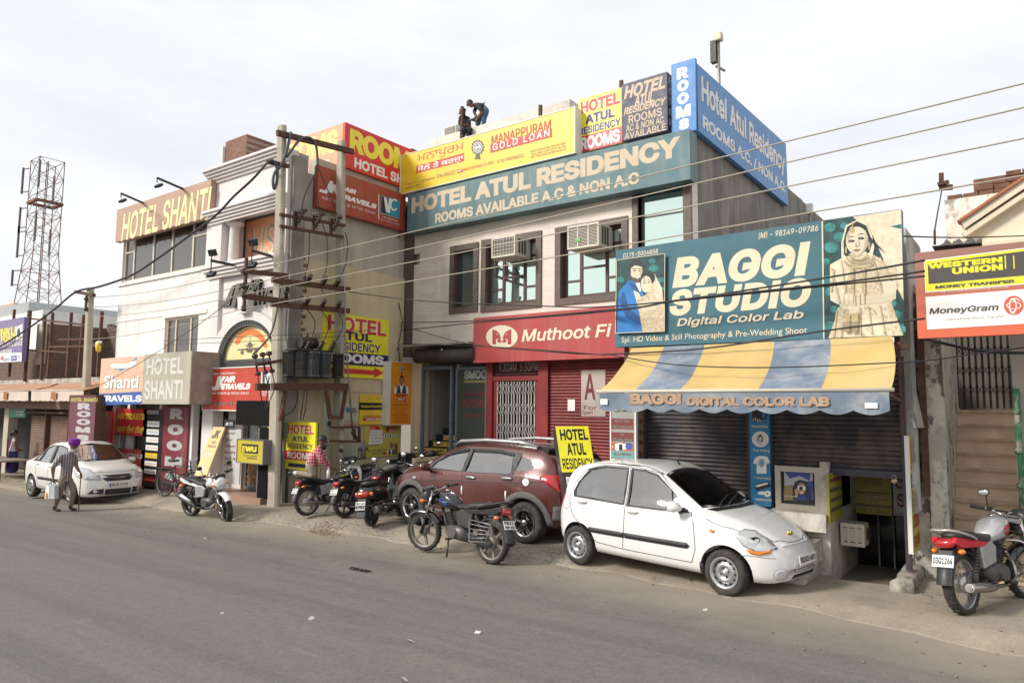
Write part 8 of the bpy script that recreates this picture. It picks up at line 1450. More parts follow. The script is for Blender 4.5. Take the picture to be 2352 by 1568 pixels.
 b = MB(); b.tube(smooth([(-.45,-.13,.8),(-.62,-.15,.86),(-X-.22,-.11,.93),(-X-.26,0,.935),(-X-.22,.11,.93),(-.62,.15,.86),(-.45,.13,.8)],4),.014,8); B(b,'grab_rail',grab)
 hb = [(X-.34,-.36,1.06),(X-.28,-.24,1.05),(X-.22,-.1,1.0),(X-.22,.1,1.0),(X-.28,.24,1.05),(X-.34,.36,1.06)]; b = MB(); b.tube([fx(q)for q in smooth(hb,4)],.013,8); B(b,'handlebar',CHR)
 for s_ in(-1,1):
  b = MB(); b.tube([fx((X-.36,s_*.39,1.06)),fx((X-.29,s_*.26,1.05))],.021,10); B(b,'grip',PLB); b = MB(); b.tube([fx((X-.25,s_*.25,1.04)),fx((X-.26,s_*.38,1.03))],.007,6); b.cbox(fx((X-.27,s_*.22,1.05)),(.05,.05,.05)); B(b,'lever',FRM)
  if mirrors:b = MB(); b.tube([fx((X-.27,s_*.24,1.06)),fx((X-.25,s_*.28,1.2))],.007,6); q = fx((X-.26,s_*.3,1.24)); b.ball(q,.06,14,sc=(.3,1.1,.75)); m_ = B(b,'mirror',PLB); b = MB(); b.ball(q-Vector((.012,0,0)),.052,14,sc=(.2,1.1,.75)); B(b,'mirror_glass',MIRR,par=m_)
 b = MB(); b.loft([(X-.17,0,.9,.1,.13,2.6),(X-.08,0,.89,.115,.14,2.4),(X+.0,0,.87,.1,.12,2.2),(X+.03,0,.86,.07,.08,2.2)],16,fn=fx); c_ = B(b,'headlamp_cowl',cowl); b = MB(); b.loft([(X+.0,0,.84,.085,.085,2.2),(X+.045,0,.835,.06,.06,2)],16,fn=fx); B(b,'headlight',LENS,par=c_)
 b = MB(); b.loft([(X-.16,0,1.0,.13,.02,3),(X-.06,0,1.04,.115,.03,3),(X-.03,0,.98,.1,.08,3)],12,fn=fx); B(b,'visor',visor or cowl,par=c_); b = MB()
 for s_ in(-1,1):q = [fx((X-.165,s_*.055+.04*math.cos(a),1.0+.04*math.sin(a)))for a in fr(0,2*PI,12)[:-1]]; b.add(q,[list(range(12))])
 o = b.build('dials',DIAL,t,local=True,fix=False)
 b = MB(); b.tube([(.1,.12,.28),(.0,.24,.02)]if lean<0 else[(.1,.12,.28),(.02,.2,.0)],.013,6); B(b,'side_stand',FRM); b = MB(); b.loft([(-.24,.1,.35,.012,.06,3),(-X,.1,R_,.012,.07,3),(-X-.08,.1,R_,.012,.03,3)],10); B(b,'chain_cover',PLB)
 if saree:
  b = MB(); b.tube([(-.35,.16,.62),(-.42,.2,.3),(-.75,.2,.34),(-.8,.18,.6),(-.35,.16,.62)],.009,6)
  for i in range(4):b.tube([(-.37-.01*i,.18,.56-.07*i),(-.79+.01*i,.19,.55-.05*i)],.008,6)
  B(b,'saree_guard',STEEL)
 if crash:b = MB(); b.tube(smooth([(.28,.05,.72),(.34,.26,.68),(.34,.28,.4),(.3,.1,.28)],4),.014,8); b.tube(smooth([(.28,-.05,.72),(.34,-.26,.68),(.34,-.28,.4),(.3,-.1,.28)],4),.014,8); B(b,'crash_guard',CHR)
 if sport:b = MB(); b.prism([(.34,.28),(.42,.5),(.3,.34),(.0,.22),(.05,.28)],lambda u,v,w_:(u,w_,v),-.1,.1); B(b,'belly_pan',WHT,bev=.01); b = MB(); b.prism([(X-.26,.9),(X-.2,.68),(X-.36,.78)],lambda u,v,w_:(u,w_,v),-.17,.17); B(b,'tank_shroud',WHT,bev=.02)
 return t
RDZ = .17
BLU_D = (([(-.55,.0),(-.2,.04),(-.4,-.02)],BLD),([(-.56,-.03),(-.36,-.035),(-.2,.0),(-.46,-.08)],BLD),([(-.54,-.01),(-.22,.015),(-.44,-.03)],SLV))
cF,cR = P('e4',430,1195,road=0),P('e4',1430,1390,road=0)
bike('black motorcycle with blue tank stripes standing on the road edge',cR,math.atan2(cF.y-cR.y,cF.x-cR.x),lean=5,L=(cF-cR).length/1.07,alloy=6,decals=BLU_D,plate_l=('PB11','96'),steer=16,muf=PLB,saree=True,sc=1.07,R_=.3,rim=mat('dusty_alloy',(.22,.2,.17),.5,.3),mirrors=0)
cF,cR = P('e3',1405,1385,road=0),P('e3',400,1275,road=0); bike('white sporty motorcycle with black alloy wheels, near the bicycle',cR,R(3),lean=4,L=1.3,alloy=6,tank=WHT,tail=WHT,fend=WHT,side=SLV,cowl=WHT,visor=PLB,sport=1,disc=True,rim=DARKM,muf=PLB,steer=-14,sc=1.06,fat=.12,mirrors=1,R_=.3)
RED_DC = (([(-.5,.0),(-.28,.03),(-.2,.05),(-.4,.06)],RDD),([(-.48,-.02),(-.25,-.01),(-.42,-.06)],RDD))
bike('silver and red motorcycle before the open staircase, seen from behind',P('e5',780,1500,road=.06),R(70),lean=-6,L=1.28,tank=SLV,side=SLV,tail=RDD,decals=RED_DC,plate_l=('03Q1264',),steer=-18,grab=SLV,crash=True,cowl=PLB,sc=1.04)
bike('black motorcycle with a silver side cover under the kneeling man',P('e2',600,712,road=RDZ),R(84),lean=-5,tank=GLB,side=SLV,decals=(([(-.5,.06),(-.25,.1),(-.25,.07),(-.5,.03)],YLD),),plate_l=('PB 11','4477'),steer=-8,sc=.93)
bike('black motorcycle with alloy wheels and a bright red tail lamp, second from the poles',P('e2',1110,735,road=RDZ),R(92),lean=-5,alloy=6,plate_l=('PB 11','8802'),rim=DARKM,muf=PLB,steer=-12,fat=.11,sc=.94)
bike('black motorcycle behind the scooter, only handlebars and tank showing',P('e2',1640,480,road=RDZ+.35)+Vector((-.35,.3,-.35)),R(100),lean=-5,alloy=6,steer=-15,rim=DARKM,muf=PLB)
def scooter(label,p,hd,body=GLB,front=GLB,lean=-5,plate_l=('PB11AU','1701'),steer=15,rear=True):
 h = Vector((math.cos(hd),math.sin(hd),0)); X = .62; t = T('scooter',label,'scooter',Vector(p)+h*X,hd,tilt=(R(lean),'X'),group='scooters among the motorcycles'); st = Matrix.Translation((.5,0,0))@Matrix.Rotation(R(steer),4,Vector((-.4,0,.9)))@Matrix.Translation((-.5,0,0)); fx = lambda q:st@Vector(q); B = lambda b,n,m,par=None,bev=0:b.build(n,m,par or t,local=True,bevel=bev)
 bwheel(t,-X,.225,.1,0,lambda q:Vector(q),.14,DARKM); bwheel(t,X,.225,.1,0,fx,.12,DARKM)
 b = MB(); b.loft([(-.1,0,.5,.14,.12,3),(-.25,0,.56,.19,.17,3),(-.5,0,.6,.2,.17,3),(-.78,0,.63,.16,.13,3),(-.9,0,.64,.1,.07,2.5)],18); B(b,'rear_body',body); b = MB(); b.loft([(-.05,0,.74,.12,.035,3),(-.3,0,.77,.15,.05,3),(-.6,0,.79,.14,.05,3),(-.82,0,.8,.1,.04,2.5)],16); B(b,'seat',VIN)
 b = MB(); b.box(-.15,-.17,.27,.42,.17,.33); B(b,'floorboard',PLB,bev=.02); b = MB()
 b.loft([(.36,0,.36,.16,.04,4),(.42,0,.5,.2,.12,3.5),(.47,0,.66,.21,.2,3),(.5,0,.8,.17,.12,3)],16); b.v = [(p_[0]+.12*(1-abs(p_[1])/.22)-.04,p_[1],p_[2])for p_ in b.v]; B(b,'front_apron',front)
 b = MB(); b.tube([fx((.62,0,.225)),fx((.5,0,.7)),fx((.42,0,.98))],.03,8); B(b,'steering_column',FRM); b = MB(); guard(b,.62,.27,R(20),R(165),.08,.225,fx=fx); B(b,'front_mudguard',front)
 b = MB(); b.loft([(.3,0,1.0,.1,.05,2.5),(.38,0,1.02,.2,.075,2.5),(.5,0,.98,.17,.1,2.3),(.57,0,.94,.09,.06,2)],16,fn=fx); c_ = B(b,'handlebar_cowl',PLB if body is GLB else body); b = MB(); b.loft([(.54,0,.95,.1,.06,2.2),(.585,0,.94,.06,.035,2)],12,fn=fx); B(b,'headlight',LENS,c_); b = MB(); b.add([fx((.3-.02*math.sin(a),.09*math.cos(a),1.03+.05*math.sin(a)))for a in fr(0,2*PI,14)[:-1]],[list(range(14))]); b.build('dial',DIAL,c_,local=True,fix=False)
 for s_ in(-1,1):
  b = MB(); b.tube([fx((.36,s_*.18,1.02)),fx((.3,s_*.36,1.03))],.02,8); B(b,'grip',PLB); b = MB(); b.tube([fx((.38,s_*.22,1.04)),fx((.4,s_*.28,1.2))],.007,6); q = fx((.39,s_*.31,1.24)); b.ball(q,.065,14,sc=(.3,1,.8)); m_ = B(b,'mirror',PLB); b = MB(); b.ball(q-Vector((.013,0,0)),.056,14,sc=(.2,1,.8)); B(b,'mirror_glass',MIRR,m_)
 if rear:
  b = MB(); b.loft([(-.86,0,.62,.14,.07,3),(-.93,0,.61,.12,.055,3),(-.95,0,.61,.08,.03,3)],14); B(b,'tail_light',REDN)
  for s_ in(-1,1):b = MB(); b.ball((-.84,s_*.15,.62),.05,10,sc=(1,.8,.8)); B(b,'indicator',AMB)
  b = MB(); b.tube(smooth([(-.45,-.15,.8),(-.7,-.17,.86),(-.95,-.12,.88),(-.98,0,.88),(-.95,.12,.88),(-.7,.17,.86),(-.45,.15,.8)],4),.014,8); B(b,'grab_rail',FRM); b = MB(); b.prism([(-.85,.55),(-.93,.54),(-1.02,.2),(-.95,.18),(-.85,.42)],lambda u,v,w_:(u,w_,v),-.09,.09); B(b,'tail_flap',PLB,bev=.01); plate(t,(-1.0,0,.42),(0,-1,0),(.25,0,1),plate_l,.2,.15)
  b = MB(); b.tube([(-.25,-.16,.3),(-.45,-.17,.28),(-.8,-.19,.33),(-.82,-.19,.33)],[.03,.07,.07,.05],14); B(b,'exhaust',EXH); b = MB(); b.tube(smooth([(.15,-.24,.25),(-.1,-.26,.42),(-.8,-.26,.44),(-1.02,-.2,.42),(-1.05,0,.42),(-1.02,.2,.42),(-.8,.26,.44),(-.1,.26,.42)],4),.012,6); B(b,'crash_rail',FRM)
 b = MB(); b.loft([(-.3,0,.26,.09,.08,3),(-.5,0,.25,.1,.09,3),(-.66,0,.24,.07,.07,3)],12); b.tube([(-.1,.1,.25),(-.12,.2,.02)],.013,6); B(b,'engine',ENG); return t
scooter('black scooter with a curved crash rail and a white plate, nearest in the parked row',P('e2',1470,850,road=.14),R(108)); scooter('white scooter with a dark handlebar cowl behind the kneeling man',P('e2',1240,330,road=RDZ+.3)+Vector((-.2,.55,-.3)),R(-62),body=PLB,front=WHT,plate_l=('PB 11','2210'),steer=-25,rear=False); scooter('black scooter beside the nose of the wine red car',P('e2',2050,330,road=RDZ+.35)+Vector((-.55,1.0,-.35)),R(120),plate_l=('PB 11','0615'),steer=20)
p = P('c4',600,1240,road=.17); t = T('bicycle','old black bicycle on its rear stand before the maroon vertical sign','bicycle',p+Vector((.55,.1,0)),R(10)); BKB = mat('bicycle_black',(.02,.019,.018),.5,var=.2,dirt=.3,dc=(.1,.07,.05)); idf = lambda q:Vector(q); r = .34
for x in(-.55,.55):
 b = MB(); b.lathe([(r-.03,-.016),(r,-.014),(r,.014),(r-.03,.016)],(x,0,r),'y',36); o = b.build('wheel',RUB,t,local=True); b = MB(); b.lathe([(r-.03,-.017),(r-.05,0),(r-.03,.017)],(x,0,r),'y',36)
 for i in range(32):a = 2*PI*i/32; b.tube([(x,.03*(-1)**i,r),(x+(r-.04)*math.cos(a),0,r+(r-.04)*math.sin(a))],.0025,3,cap=False)
 b.tube([(x,-.05,r),(x,.05,r)],.022,10); b.build('rim',STEEL,o,local=True); b = MB(); guard(b,x,r+.03,R(10)if x<0 else R(40),R(185)if x<0 else R(190),.028,r); b.build('mudguard',BKB,t,local=True)
b = MB()
for q in([(-.22,0,.82),(-.1,0,.28)],[(-.22,0,.8),(.36,0,.8)],[(-.1,0,.28),(.38,0,.74)],[(.36,0,.92),(.4,0,.7)]):b.tube(q,.016,8)
for s_ in(-1,1):b.tube([(-.1,s_*.03,.28),(-.55,s_*.05,r)],.011,6).tube([(-.21,s_*.03,.76),(-.55,s_*.05,r)],.01,6).tube([(.4,s_*.03,.72),(.55,s_*.05,r)],.012,6).tube([(-.55,s_*.06,r),(-.62,s_*.1,.0),(-.5,s_*.1,.0),(-.55,s_*.06,r)],.009,6)
b.build('frame',BKB,t,local=True); b = MB(); b.loft([(-.36,0,.93,.1,.04,2.5),(-.25,0,.93,.1,.045,2.5),(-.12,0,.93,.04,.025,2.2),(-.06,0,.93,.02,.02,2)],12); b.build('saddle',VIN,t,local=True); b = MB(); b.tube(smooth([(.12,-.28,.98),(.3,-.26,1.02),(.36,-.1,.96),(.36,.1,.96),(.3,.26,1.02),(.12,.28,.98)],4),.011,8); b.tube([(.36,0,.9),(.36,0,.97)],.014,8); b.build('handlebar',CHR,t,local=True)
b = MB(); b.box(-.82,-.08,.71,-.32,.08,.725); b.build('carrier',BKB,t,local=True); b = MB(); b.loft([(-.58,-.05,.36,.01,.05,3),(-.1,-.05,.29,.01,.07,3),(.0,-.05,.29,.01,.05,3)],8); b.build('chain_case',BKB,t,local=True); b = MB(); b.tube([(-.1,-.06,.28),(-.02,-.09,.14)],.009,6).cbox((-.02,-.14,.13),(.09,.09,.025)).tube([(-.1,.06,.28),(-.18,.09,.42)],.009,6).cbox((-.18,.14,.43),(.09,.09,.025)).lathe([(.09,-.055),(.095,-.05),(.09,-.045)],(-.1,0,.28),'y',24); b.build('crank',STEEL,t,local=True)
# ================================================================== people
SKN = mat('brown_skin',(.2,.1,.06),.6,var=.08,vs=12); SHOE = mat('black_shoe',(.02,.018,.016),.4); HAIRM = mat('black_hair',(.014,.012,.011),.6,var=.3,vs=40)
def cloth(name,c,kind=None,c2=None,sc=14.):
 if name in MATS:return MATS[name]
 k = NT(name); c = lin(c); o = k.mix(k.ramp(k.noise(5,5),.3,.7),[v*.8 for v in c],[min(1,v*1.15)for v in c]); xyz = k.n('SeparateXYZ',{0:k.co()}).outputs
 if kind:
  u = k.math('FRACT',k.math('MULTIPLY',k.math('ADD',xyz[0],k.math('MULTIPLY',xyz[1],.8)),sc)); f = k.math('GREATER_THAN',u,.62)
  if kind=='check':v = k.math('FRACT',k.math('MULTIPLY',xyz[2],sc)); f = k.math('MULTIPLY',k.math('ADD',f,k.math('GREATER_THAN',v,.7)),.5)
  o = k.mix(f,o,c2)
 k.col(o); k.b.inputs['Roughness'].default_value = .9; k.bump(k.noise(16,4),.5,.02); MATS[name] = k.m; return k.m
def person(label,loc,rz,J,E,M_,sc=1.,fingers=()):
 """one skinned body: J joint -> (x, y, z, radius), E (joint, joint, material index), M_ materials; x ahead, y left"""
 t = T('person',label,'person',loc,rz,sc=sc); J = dict(J); E = list(E)
 for nm,d,up,mi in fingers:
  w_ = Vector(J[nm][:3]); d,up = Vector(d).normalized(),Vector(up).normalized(); sd = d.cross(up).normalized()
  J[nm+'p'] = (*(w_+d*.06),.026); E.append((nm,nm+'p',mi))
  for i,(o,L)in enumerate(((-.03,.06),(-.011,.075),(.009,.07),(.028,.055))):
   a = w_+d*.085+sd*o; b_ = a+d*L*.55+up*L*.2; c = b_+d*L*.1+up*L*.5; J[f'{nm}{i}a'] = (*a,.0105); J[f'{nm}{i}b'] = (*b_,.0095); J[f'{nm}{i}c'] = (*c,.008); E+=[(nm+'p',f'{nm}{i}a',mi),(f'{nm}{i}a',f'{nm}{i}b',mi),(f'{nm}{i}b',f'{nm}{i}c',mi)]
  a = w_+d*.035-sd*.035; J[nm+'t'] = (*a,.013); J[nm+'u'] = (*(a+d*.03-sd*.012+up*.025),.01); E+=[(nm,nm+'t',mi),(nm+'t',nm+'u',mi)]
 ks = list(J); me = bpy.data.meshes.new('body'); me.from_pydata([J[k][:3]for k in ks],[(ks.index(a),ks.index(b_))for a,b_,_ in E],[]); o = link(bpy.data.objects.new('body',me)); md = o.modifiers.new('skin','SKIN'); md.branch_smoothing = .6
 for i,k in enumerate(ks):me.skin_vertices[0].data[i].radius = (J[k][3],J[k][4]if len(J[k])>4 else J[k][3]); me.skin_vertices[0].data[i].use_root = k=='pelvis'
 o.modifiers.new('sub','SUBSURF').levels = 2; bpy.context.view_layer.update(); m2 = bpy.data.meshes.new_from_object(o.evaluated_get(bpy.context.evaluated_depsgraph_get())); o.modifiers.clear(); o.data = m2; o.parent = t; ROOTM[o.name] = ROOTM[t.name]; m2.materials.clear()
 for m in M_:m2.materials.append(m)
 sg = [(Vector(J[a][:3]),Vector(J[b_][:3]),max(J[a][3],.01),max(J[b_][3],.01),mi)for a,b_,mi in E]
 for p in m2.polygons:
  c = p.center; best = (9,0)
  for a,b_,ra,rb,mi in sg:d = b_-a; s_ = max(0,min(1,(c-a).dot(d)/max(1e-9,d.length_squared))); k = (c-(a+d*s_)).length/lerp(ra,rb,s_); best = min(best,(k,mi))
  p.material_index = best[1]; p.use_smooth = True
 return t
def head(t,c,fwd,hair=HAIRM,beard=None,turban=None,cap=None,hairlong=0):
 """hair, beard, eyes and head wear on a head centred at c looking along fwd (the skull is part of the body)"""
 c = Vector(c); f = Vector(fwd).normalized(); s_ = Vector((0,0,1)).cross(f).normalized(); u = f.cross(s_); W = lambda a,b_,z:c+f*a+s_*b_+u*z; B = lambda b,n,m:b.build(n,m,t,local=True)
 def shell(rx,ry,rz,off,cut,m,nm,n=16):
  b = MB(); vs = []; k = 10
  for i in range(k+1):
   a = PI*i/k*cut
   for j in range(n):p = 2*PI*j/n; vs.append(W(off[0]+rx*math.sin(a)*math.cos(p),off[1]+ry*math.sin(a)*math.sin(p),off[2]+rz*math.cos(a)))
  b.add(vs,[(i*n+j,i*n+(j+1)%n,(i+1)*n+(j+1)%n,(i+1)*n+j)for i in range(k)for j in range(n)],0,True); o = b.build(nm,m,t,local=True); o.modifiers.new('thick','SOLIDIFY').thickness = .012
 if hair:shell(.1,.093,.112,(-.016,0,.03),.55,hair,'hair')
 if turban:
  b = MB()
  for i in range(7):b.tube([W(-.01+(.112-.004*abs(i-3))*math.cos(a),(.1-.004*abs(i-3))*math.sin(a)*1.05,.05+.02*i+(.018*math.cos(a)*(1 if i<4 else.5)))for a in fr(0,2*PI,20)[:-1]],.022,8,closed=True)
  b.ball(W(-.01,0,.15),.1,14,sc=(1,1,.55)); B(b,'turban',turban)
 if cap:shell(.118,.104,.12,(-.01,0,.04),.5,cap,'cap'); b = MB(); b.loft([(.09,0,.045,.085,.008,2.5),(.15,0,.035,.075,.008,2.5),(.19,0,.025,.04,.006,2)],12,fn=lambda q:W(q.x,q.y,q.z)); B(b,'cap_peak',cap)
 if beard:b = MB(); b.loft([(-.01,0,-.09,.075,.045,2.4),(.04,0,-.1,.075,.055,2.4),(.09,0,-.105,.055,.045,2.2),(.108,0,-.1,.02,.02,2)],14,fn=lambda q:W(q.x,q.y,q.z)); b.tube([W(.1,-.035,-.06),W(.113,0,-.052),W(.1,.035,-.06)],.011,6); B(b,'beard',beard)
 for e in(-1,1):b = MB(); b.ball(W(.092,e*.034,.012),.011,8,sc=(.6,1,.7)); b.tube([W(.094,e*.018,.035),W(.088,e*.055,.035)],.006,5); B(b,'eye',INK)
 b = MB(); b.tube([W(.1,-.022,-.066),W(.105,0,-.064),W(.1,.022,-.066)],.006,5); B(b,'mouth',mat('lip_brown',(.2,.07,.05),.5))
def skull(J,E,c,fwd,neck,mi=0):
 c = Vector(c); f = Vector(fwd).normalized(); s_ = Vector((0,0,1)).cross(f).normalized(); u = f.cross(s_); W = lambda a,b_,z:tuple(c+f*a+s_*b_+u*z)
 J.update(hd0=(*W(-.01,0,-.05),.078),hd1=(*W(0,0,.04),.096),hd2=(*W(-.01,0,.1),.07),jaw=(*W(.055,0,-.075),.045),nose=(*W(.112,0,-.012),.014),earL=(*W(-.005,.092,-.01),.016),earR=(*W(-.005,-.092,-.01),.016)); E+=[(neck,'hd0',mi),('hd0','hd1',mi),('hd1','hd2',mi),('hd0','jaw',mi),('hd1','nose',mi),('hd1','earL',mi),('hd1','earR',mi)]
PANT = cloth('taupe_trousers',(.2,.165,.13)); SHRT = cloth('grey_plum_striped_shirt',(.14,.11,.125),'stripe',(.38,.34,.35),15.)
w0 = P('c1',378,1408,road=0); J = dict(pelvis=(0,0,.84,.14),spine=(.02,0,1.0,.15),chest=(.05,0,1.2,.15),neckb=(.09,0,1.36,.09),neck=(.12,0,1.42,.058),hem=(0,0,.76,.14),
hipL=(.0,.09,.8,.1),kneeL=(.16,.1,.46,.066),ankL=(.1,.1,.12,.055),toeL=(.1,.1,.05,.045),ftL=(.28,.09,.03,.03),hipR=(0,-.09,.8,.1),kneeR=(-.02,-.1,.45,.066),ankR=(-.15,-.1,.13,.055),toeR=(-.16,-.1,.055,.045),ftR=(.02,-.1,.03,.03),
shL=(.05,.19,1.31,.072),elL=(.05,.25,1.06,.05),wrL=(.2,.22,.88,.028),shR=(.02,-.19,1.31,.075),elR=(-.12,-.27,1.05,.056),wrR=(-.1,-.27,.82,.028))
E = [('pelvis','hem',1),('pelvis','spine',1),('spine','chest',1),('chest','neckb',1),('neckb','neck',0),('chest','shL',1),('shL','elL',1),('elL','wrL',0),('chest','shR',1),('shR','elR',1),('elR','wrR',0)]+[e for s_ in 'LR' for e in(('hem','hip'+s_,2),('hip'+s_,'knee'+s_,2),('knee'+s_,'ank'+s_,2),('ank'+s_,'toe'+s_,3),('toe'+s_,'ft'+s_,3))]
HC = (.17,0,1.53); FD = (1,-.1,-.22); skull(J,E,HC,FD,'neck'); t = person('elderly man in a purple turban and striped shirt walking with a cane and bag',(w0.x,w0.y,zr(w0.x)),R(28),J,E,[SKN,SHRT,PANT,SHOE],fingers=(('wrL',(.5,-.1,-.8),(0,-.8,-.3),0),('wrR',(.05,0,-1),(.6,.3,0),0)))
head(t,HC,FD,hair=None,beard=mat('grey_beard',(.36,.34,.31),.9,var=.2,vs=30),turban=cloth('purple_turban_cloth',(.19,.02,.3)))
m_ = Matrix.Translation((w0.x,w0.y,zr(w0.x)))@Matrix.Rotation(R(28),4,'Z'); g = m_@Vector((-.1,-.27,.72)); tb = T('carrier_bag','grey and white carrier bag in the right hand of the walking man','bag',g-Vector((0,0,.4)),R(20)); b = MB(); b.prism([(-.15,-.4),(.15,-.4),(.13,-.08),(-.13,-.08)],lambda u,v,w_:(u,w_,v+.4),-.06,.06); b.build('bag',cloth('grey_bag',(.45,.48,.5)),tb,local=True,bevel=.015); b = MB()
for y in(-.05,.05):b.tube(smooth([(-.07,y,.3),(-.05,0,.4),(.05,0,.4),(.07,y,.3)]),.008,6)
b.build('handles',BLACK,tb,local=True); f = Face((-.15,-.0655,0),(1,0,0),(0,0,1)); f.poly([(.01,.01),(.15,.01),(.14,.31),(.03,.31)],STW,False); f.poly([(.03,.03),(.13,.03),(.11,.13),(.05,.15)],OR2,False); f.poly([(.06,.02),(.12,.02),(.1,.06)],NAVL,False); f.G.build('bag_print',f.gm,tb,local=True,fix=False)
g = m_@Vector((.24,.2,.83)); tb = T('walking_cane','brown walking cane in the left hand of the walking man','cane',(g.x,g.y,zr(g.x))); b = MB(); b.tube([(0,0,0),(0,0,.84)],.013,8); b.tube([(-.06,0,.84),(0,0,.85),(.07,0,.83)],.014,8); b.build('cane',mat('brown_cane',(.16,.1,.06),.5),tb,local=True)
RCHK = cloth('red_check_shirt',(.38,.02,.035),'check',(.62,.5,.5),16.); BEI = cloth('beige_trousers',(.3,.25,.19)); dd = 14.75
def at(c,x,y,k):o = Vector((0,0,H)); return o+Vector(ray(c,x,y))*k
c0 = at('c6',380,1150,dd); c0.z = 0
def kk(x,y,k,r):q = at('c6',x,y,dd+k)-c0; return(*q,r)
J = dict(pelvis=kk(375,1120,0,.15),spine=kk(392,1080,0,.14),chest=kk(425,1030,0,.15),neckb=kk(445,1000,0,.08),neck=kk(452,985,0,.056),shR=kk(420,1012,-.17,.075),elR=kk(445,1085,-.22,.055),wrR=kk(487,1135,-.1,.03),shL=kk(440,1010,.17,.075),elL=kk(470,1075,.2,.055),wrL=kk(505,1115,.25,.03),
hipR=kk(372,1135,-.1,.115),kneeR=kk(412,1180,-.12,.088),ankR=kk(300,1163,-.06,.055),sockR=kk(272,1163,-.06,.04),heelR=kk(252,1158,-.06,.042),toeR=kk(243,1180,-.06,.035),hipL=kk(378,1138,.12,.11),kneeL=kk(392,1200,.3,.085),ankL=kk(378,1385,.3,.05),toeL=kk(388,1400,.2,.035))
E = [('pelvis','spine',1),('spine','chest',1),('chest','neckb',1),('neckb','neck',0),('chest','shR',1),('shR','elR',1),('elR','wrR',1),('chest','shL',1),('shL','elL',1),('elL','wrL',1),('pelvis','hipR',2),('hipR','kneeR',2),('kneeR','ankR',2),('ankR','sockR',4),('sockR','heelR',3),('heelR','toeR',3),('pelvis','hipL',2),('hipL','kneeL',2),('kneeL','ankL',2),('ankL','toeL',3)]
rt_ = Vector(RT); FD = (rt_+Vector((0,.15,-.25))).normalized(); HC = Vector(kk(455,965,0,0)[:3]); skull(J,E,HC,FD,'neck'); t = person('bearded man in a red checked shirt kneeling on a motorcycle seat',c0,0,J,E,[SKN,RCHK,BEI,SHOE,mat('white_sock',(.6,.6,.6),.9)],fingers=(('wrR',rt_*.6+Vector((0,0,-.7)),(0,.6,-.2),0),('wrL',rt_*.7+Vector((0,0,-.5)),(0,.6,-.2),0))); head(t,HC,FD,beard=HAIRM)
p = at('c6',492,1165,dd-.15); t = T('water_bottle','clear plastic bottle standing between the two parked motorcycles','bottle',p-Vector((0,0,.1))); MB().lathe([(0,-.1),(.035,-.1),(.035,.05),(.014,.09),(.014,.11),(0,.11)],p,'z',14).build('bottle',mat('clear_plastic',(.7,.72,.72),.1,var=0),t); MB().lathe([(0,.11),(.017,.11),(.017,.13),(0,.13)],p,'z',12).build('cap',WHITE,t)
JAC = cloth('charcoal_jacket',(.035,.036,.038)); JEAN = cloth('blue_jeans',(.07,.11,.19)); NAV = cloth('navy_overshirt',(.02,.022,.035)); Yr = 15.35; o = P('e6',1250,1060,Y=Yr); dd = (o-Vector((0,0,H))).dot(Vector(FW)); c0 = o.copy()
def roofer(pts):return{k:(*(at('e6',x,y,dd+d)-c0),r)for k,(x,y,d,r)in pts.items()}
J = roofer(dict(pelvis=(1440,470,0,.15),spine=(1330,370,0,.14),chest=(1150,350,0,.155),neckb=(1010,350,0,.075),neck=(985,355,0,.058),shL=(1100,400,.15,.075),elL=(1010,600,.12,.055),wrL=(1100,760,.05,.036),shR=(1180,420,-.15,.08),elR=(1290,590,-.18,.06),wrR=(1150,790,-.1,.036),hipR=(1440,530,-.08,.12),kneeR=(1360,800,-.1,.085),ankR=(1345,1020,-.06,.07),toeR=(1300,1075,-.06,.04),hipL=(1390,530,.12,.11),kneeL=(1180,830,.12,.085),ankL=(1150,1080,.12,.07),toeL=(1120,1120,.12,.04)))
E0 = [('pelvis','spine',1),('spine','chest',1),('chest','neckb',1),('neckb','neck',0)]+[e for s_ in 'LR' for e in(('chest','sh'+s_,1),('sh'+s_,'el'+s_,1),('el'+s_,'wr'+s_,0),('pelvis','hip'+s_,2),('hip'+s_,'knee'+s_,2),('knee'+s_,'ank'+s_,2),('ank'+s_,'toe'+s_,3))]
E = list(E0); FD = (-rt_+Vector((0,0,-.55))).normalized(); HC = at('e6',870,330,dd)-c0; skull(J,E,HC,FD,'neck'); dn = -rt_*.6+Vector((0,0,-.7)); t = person('man in a dark jacket and jeans bending over on the roof with a drill',c0,0,J,E,[SKN,JAC,JEAN,SHOE],fingers=(('wrR',dn,(0,.7,-.1),0),('wrL',dn,(0,-.7,-.1),0))); head(t,HC,FD)
g = at('e6',1010,870,dd-.05); t = T('power_drill','dark power drill in the hands of the bending man on the roof','drill',g); b = MB(); b.tube([g+rt_*.14+Vector((0,0,.1)),g,g-rt_*.08-Vector((0,0,.0)),g-rt_*.18-Vector((0,0,.01))],[.05,.055,.03,.012],10); b.build('motor',mat('drill_green',(.03,.04,.03),.5),t); b = MB(); b.bar(g+rt_*.06,g+rt_*.08-Vector((0,0,.16)),.05); b.build('handle',BLACK,t)
c0 = P('e6',720,1290,Y=Yr-.05); dd2 = (c0-Vector((0,0,H))).dot(Vector(FW)); dd = dd2
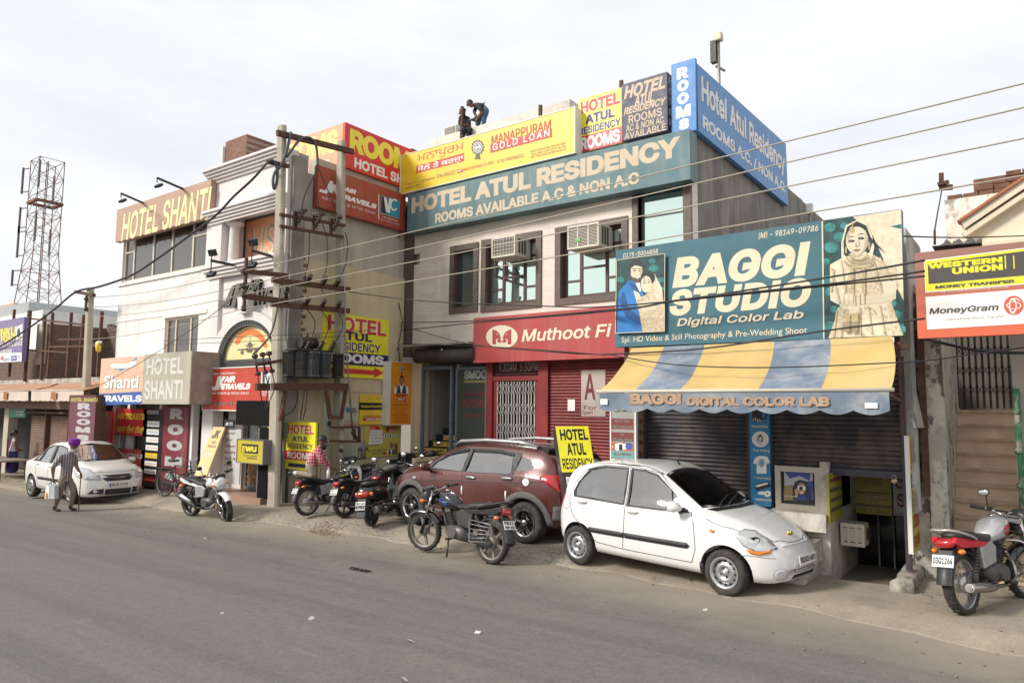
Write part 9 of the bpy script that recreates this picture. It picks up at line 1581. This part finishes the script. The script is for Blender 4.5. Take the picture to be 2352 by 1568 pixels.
J = roofer(dict(pelvis=(740,1200,0,.17),spine=(730,1080,0,.17),chest=(690,880,0,.17),neckb=(660,770,0,.085),neck=(650,745,0,.06),shL=(560,820,.05,.085),elL=(510,1060,-.05,.06),wrL=(500,900,-.22,.04),shR=(820,800,.0,.09),elR=(840,1060,-.1,.065),wrR=(630,1070,-.25,.04),hipR=(820,1250,-.1,.11),kneeR=(860,1180,-.4,.09),ankR=(850,1420,-.3,.06),toeR=(830,1450,-.4,.04),hipL=(660,1250,-.1,.11),kneeL=(640,1190,-.4,.09),ankL=(640,1420,-.3,.06),toeL=(630,1450,-.4,.04)))
E = list(E0); FD = (-rt_*.5-Vector(FW)*.7+Vector((0,0,-.5))).normalized(); HC = at('e6',635,640,dd)-c0; skull(J,E,HC,FD,'neck'); t = person('man in a black cap and navy shirt crouching on the roof behind a rusty post',c0,0,J,E,[SKN,NAV,NAV,SHOE],fingers=(('wrR',-rt_,(0,0,.8),0),('wrL',Vector((0,-.2,1)),rt_,0))); head(t,HC,FD,hair=None,cap=cloth('black_cap_cloth',(.02,.021,.022)))
p = P('e1',115,1530,Y=9.9); p.z = -.42; J = dict(pelvis=(0,0,.85,.15),spine=(0,0,1.0,.13),chest=(0,0,1.2,.14),neckb=(0,0,1.34,.07),neck=(0,0,1.4,.05),skirt=(0,0,.5,.2),hemc=(0,0,.1,.24),shL=(0,.17,1.27,.06),elL=(.05,.22,1.02,.045),wrL=(.16,.15,.9,.028),shR=(0,-.17,1.27,.06),elR=(.05,-.23,1.02,.045),wrR=(.18,-.16,.95,.028))
E = [('pelvis','spine',1),('spine','chest',1),('chest','neckb',1),('neckb','neck',0),('pelvis','skirt',2),('skirt','hemc',2)]+[e for s_ in 'LR' for e in(('chest','sh'+s_,1),('sh'+s_,'el'+s_,0),('el'+s_,'wr'+s_,0))]; HC = (.02,0,1.52); skull(J,E,HC,(1,0,0),'neck'); t = person('woman in white print and blue dress with a crimson scarf, at the left shops',p,R(75),J,E,[SKN,cloth('white_print_dress',(.5,.46,.48)),cloth('blue_violet_skirt',(.05,.04,.16)),SHOE],fingers=(('wrL',(1,0,0),(0,0,1),0),('wrR',(1,0,0),(0,0,1),0))); head(t,HC,(1,0,0)); MB().ball((-.1,0,1.5),.06,12).build('hair_bun',HAIRM,t,local=True)
b = MB(); vs = [(-.17-.05*math.sin(PI*i/8)*(1-j/14),lerp(-.05,-.2 if j>4 else-.15,i/4),1.34-.085*j+.02*(i==2))for j in range(13)for i in range(5)]; b.add(vs,[(j*5+i,j*5+i+1,j*5+i+6,j*5+i+5)for j in range(12)for i in range(4)],0,True); o = b.build('scarf',cloth('crimson_scarf',(.42,.01,.1)),t,local=True); o.modifiers.new('thick','SOLIDIFY').thickness = .015
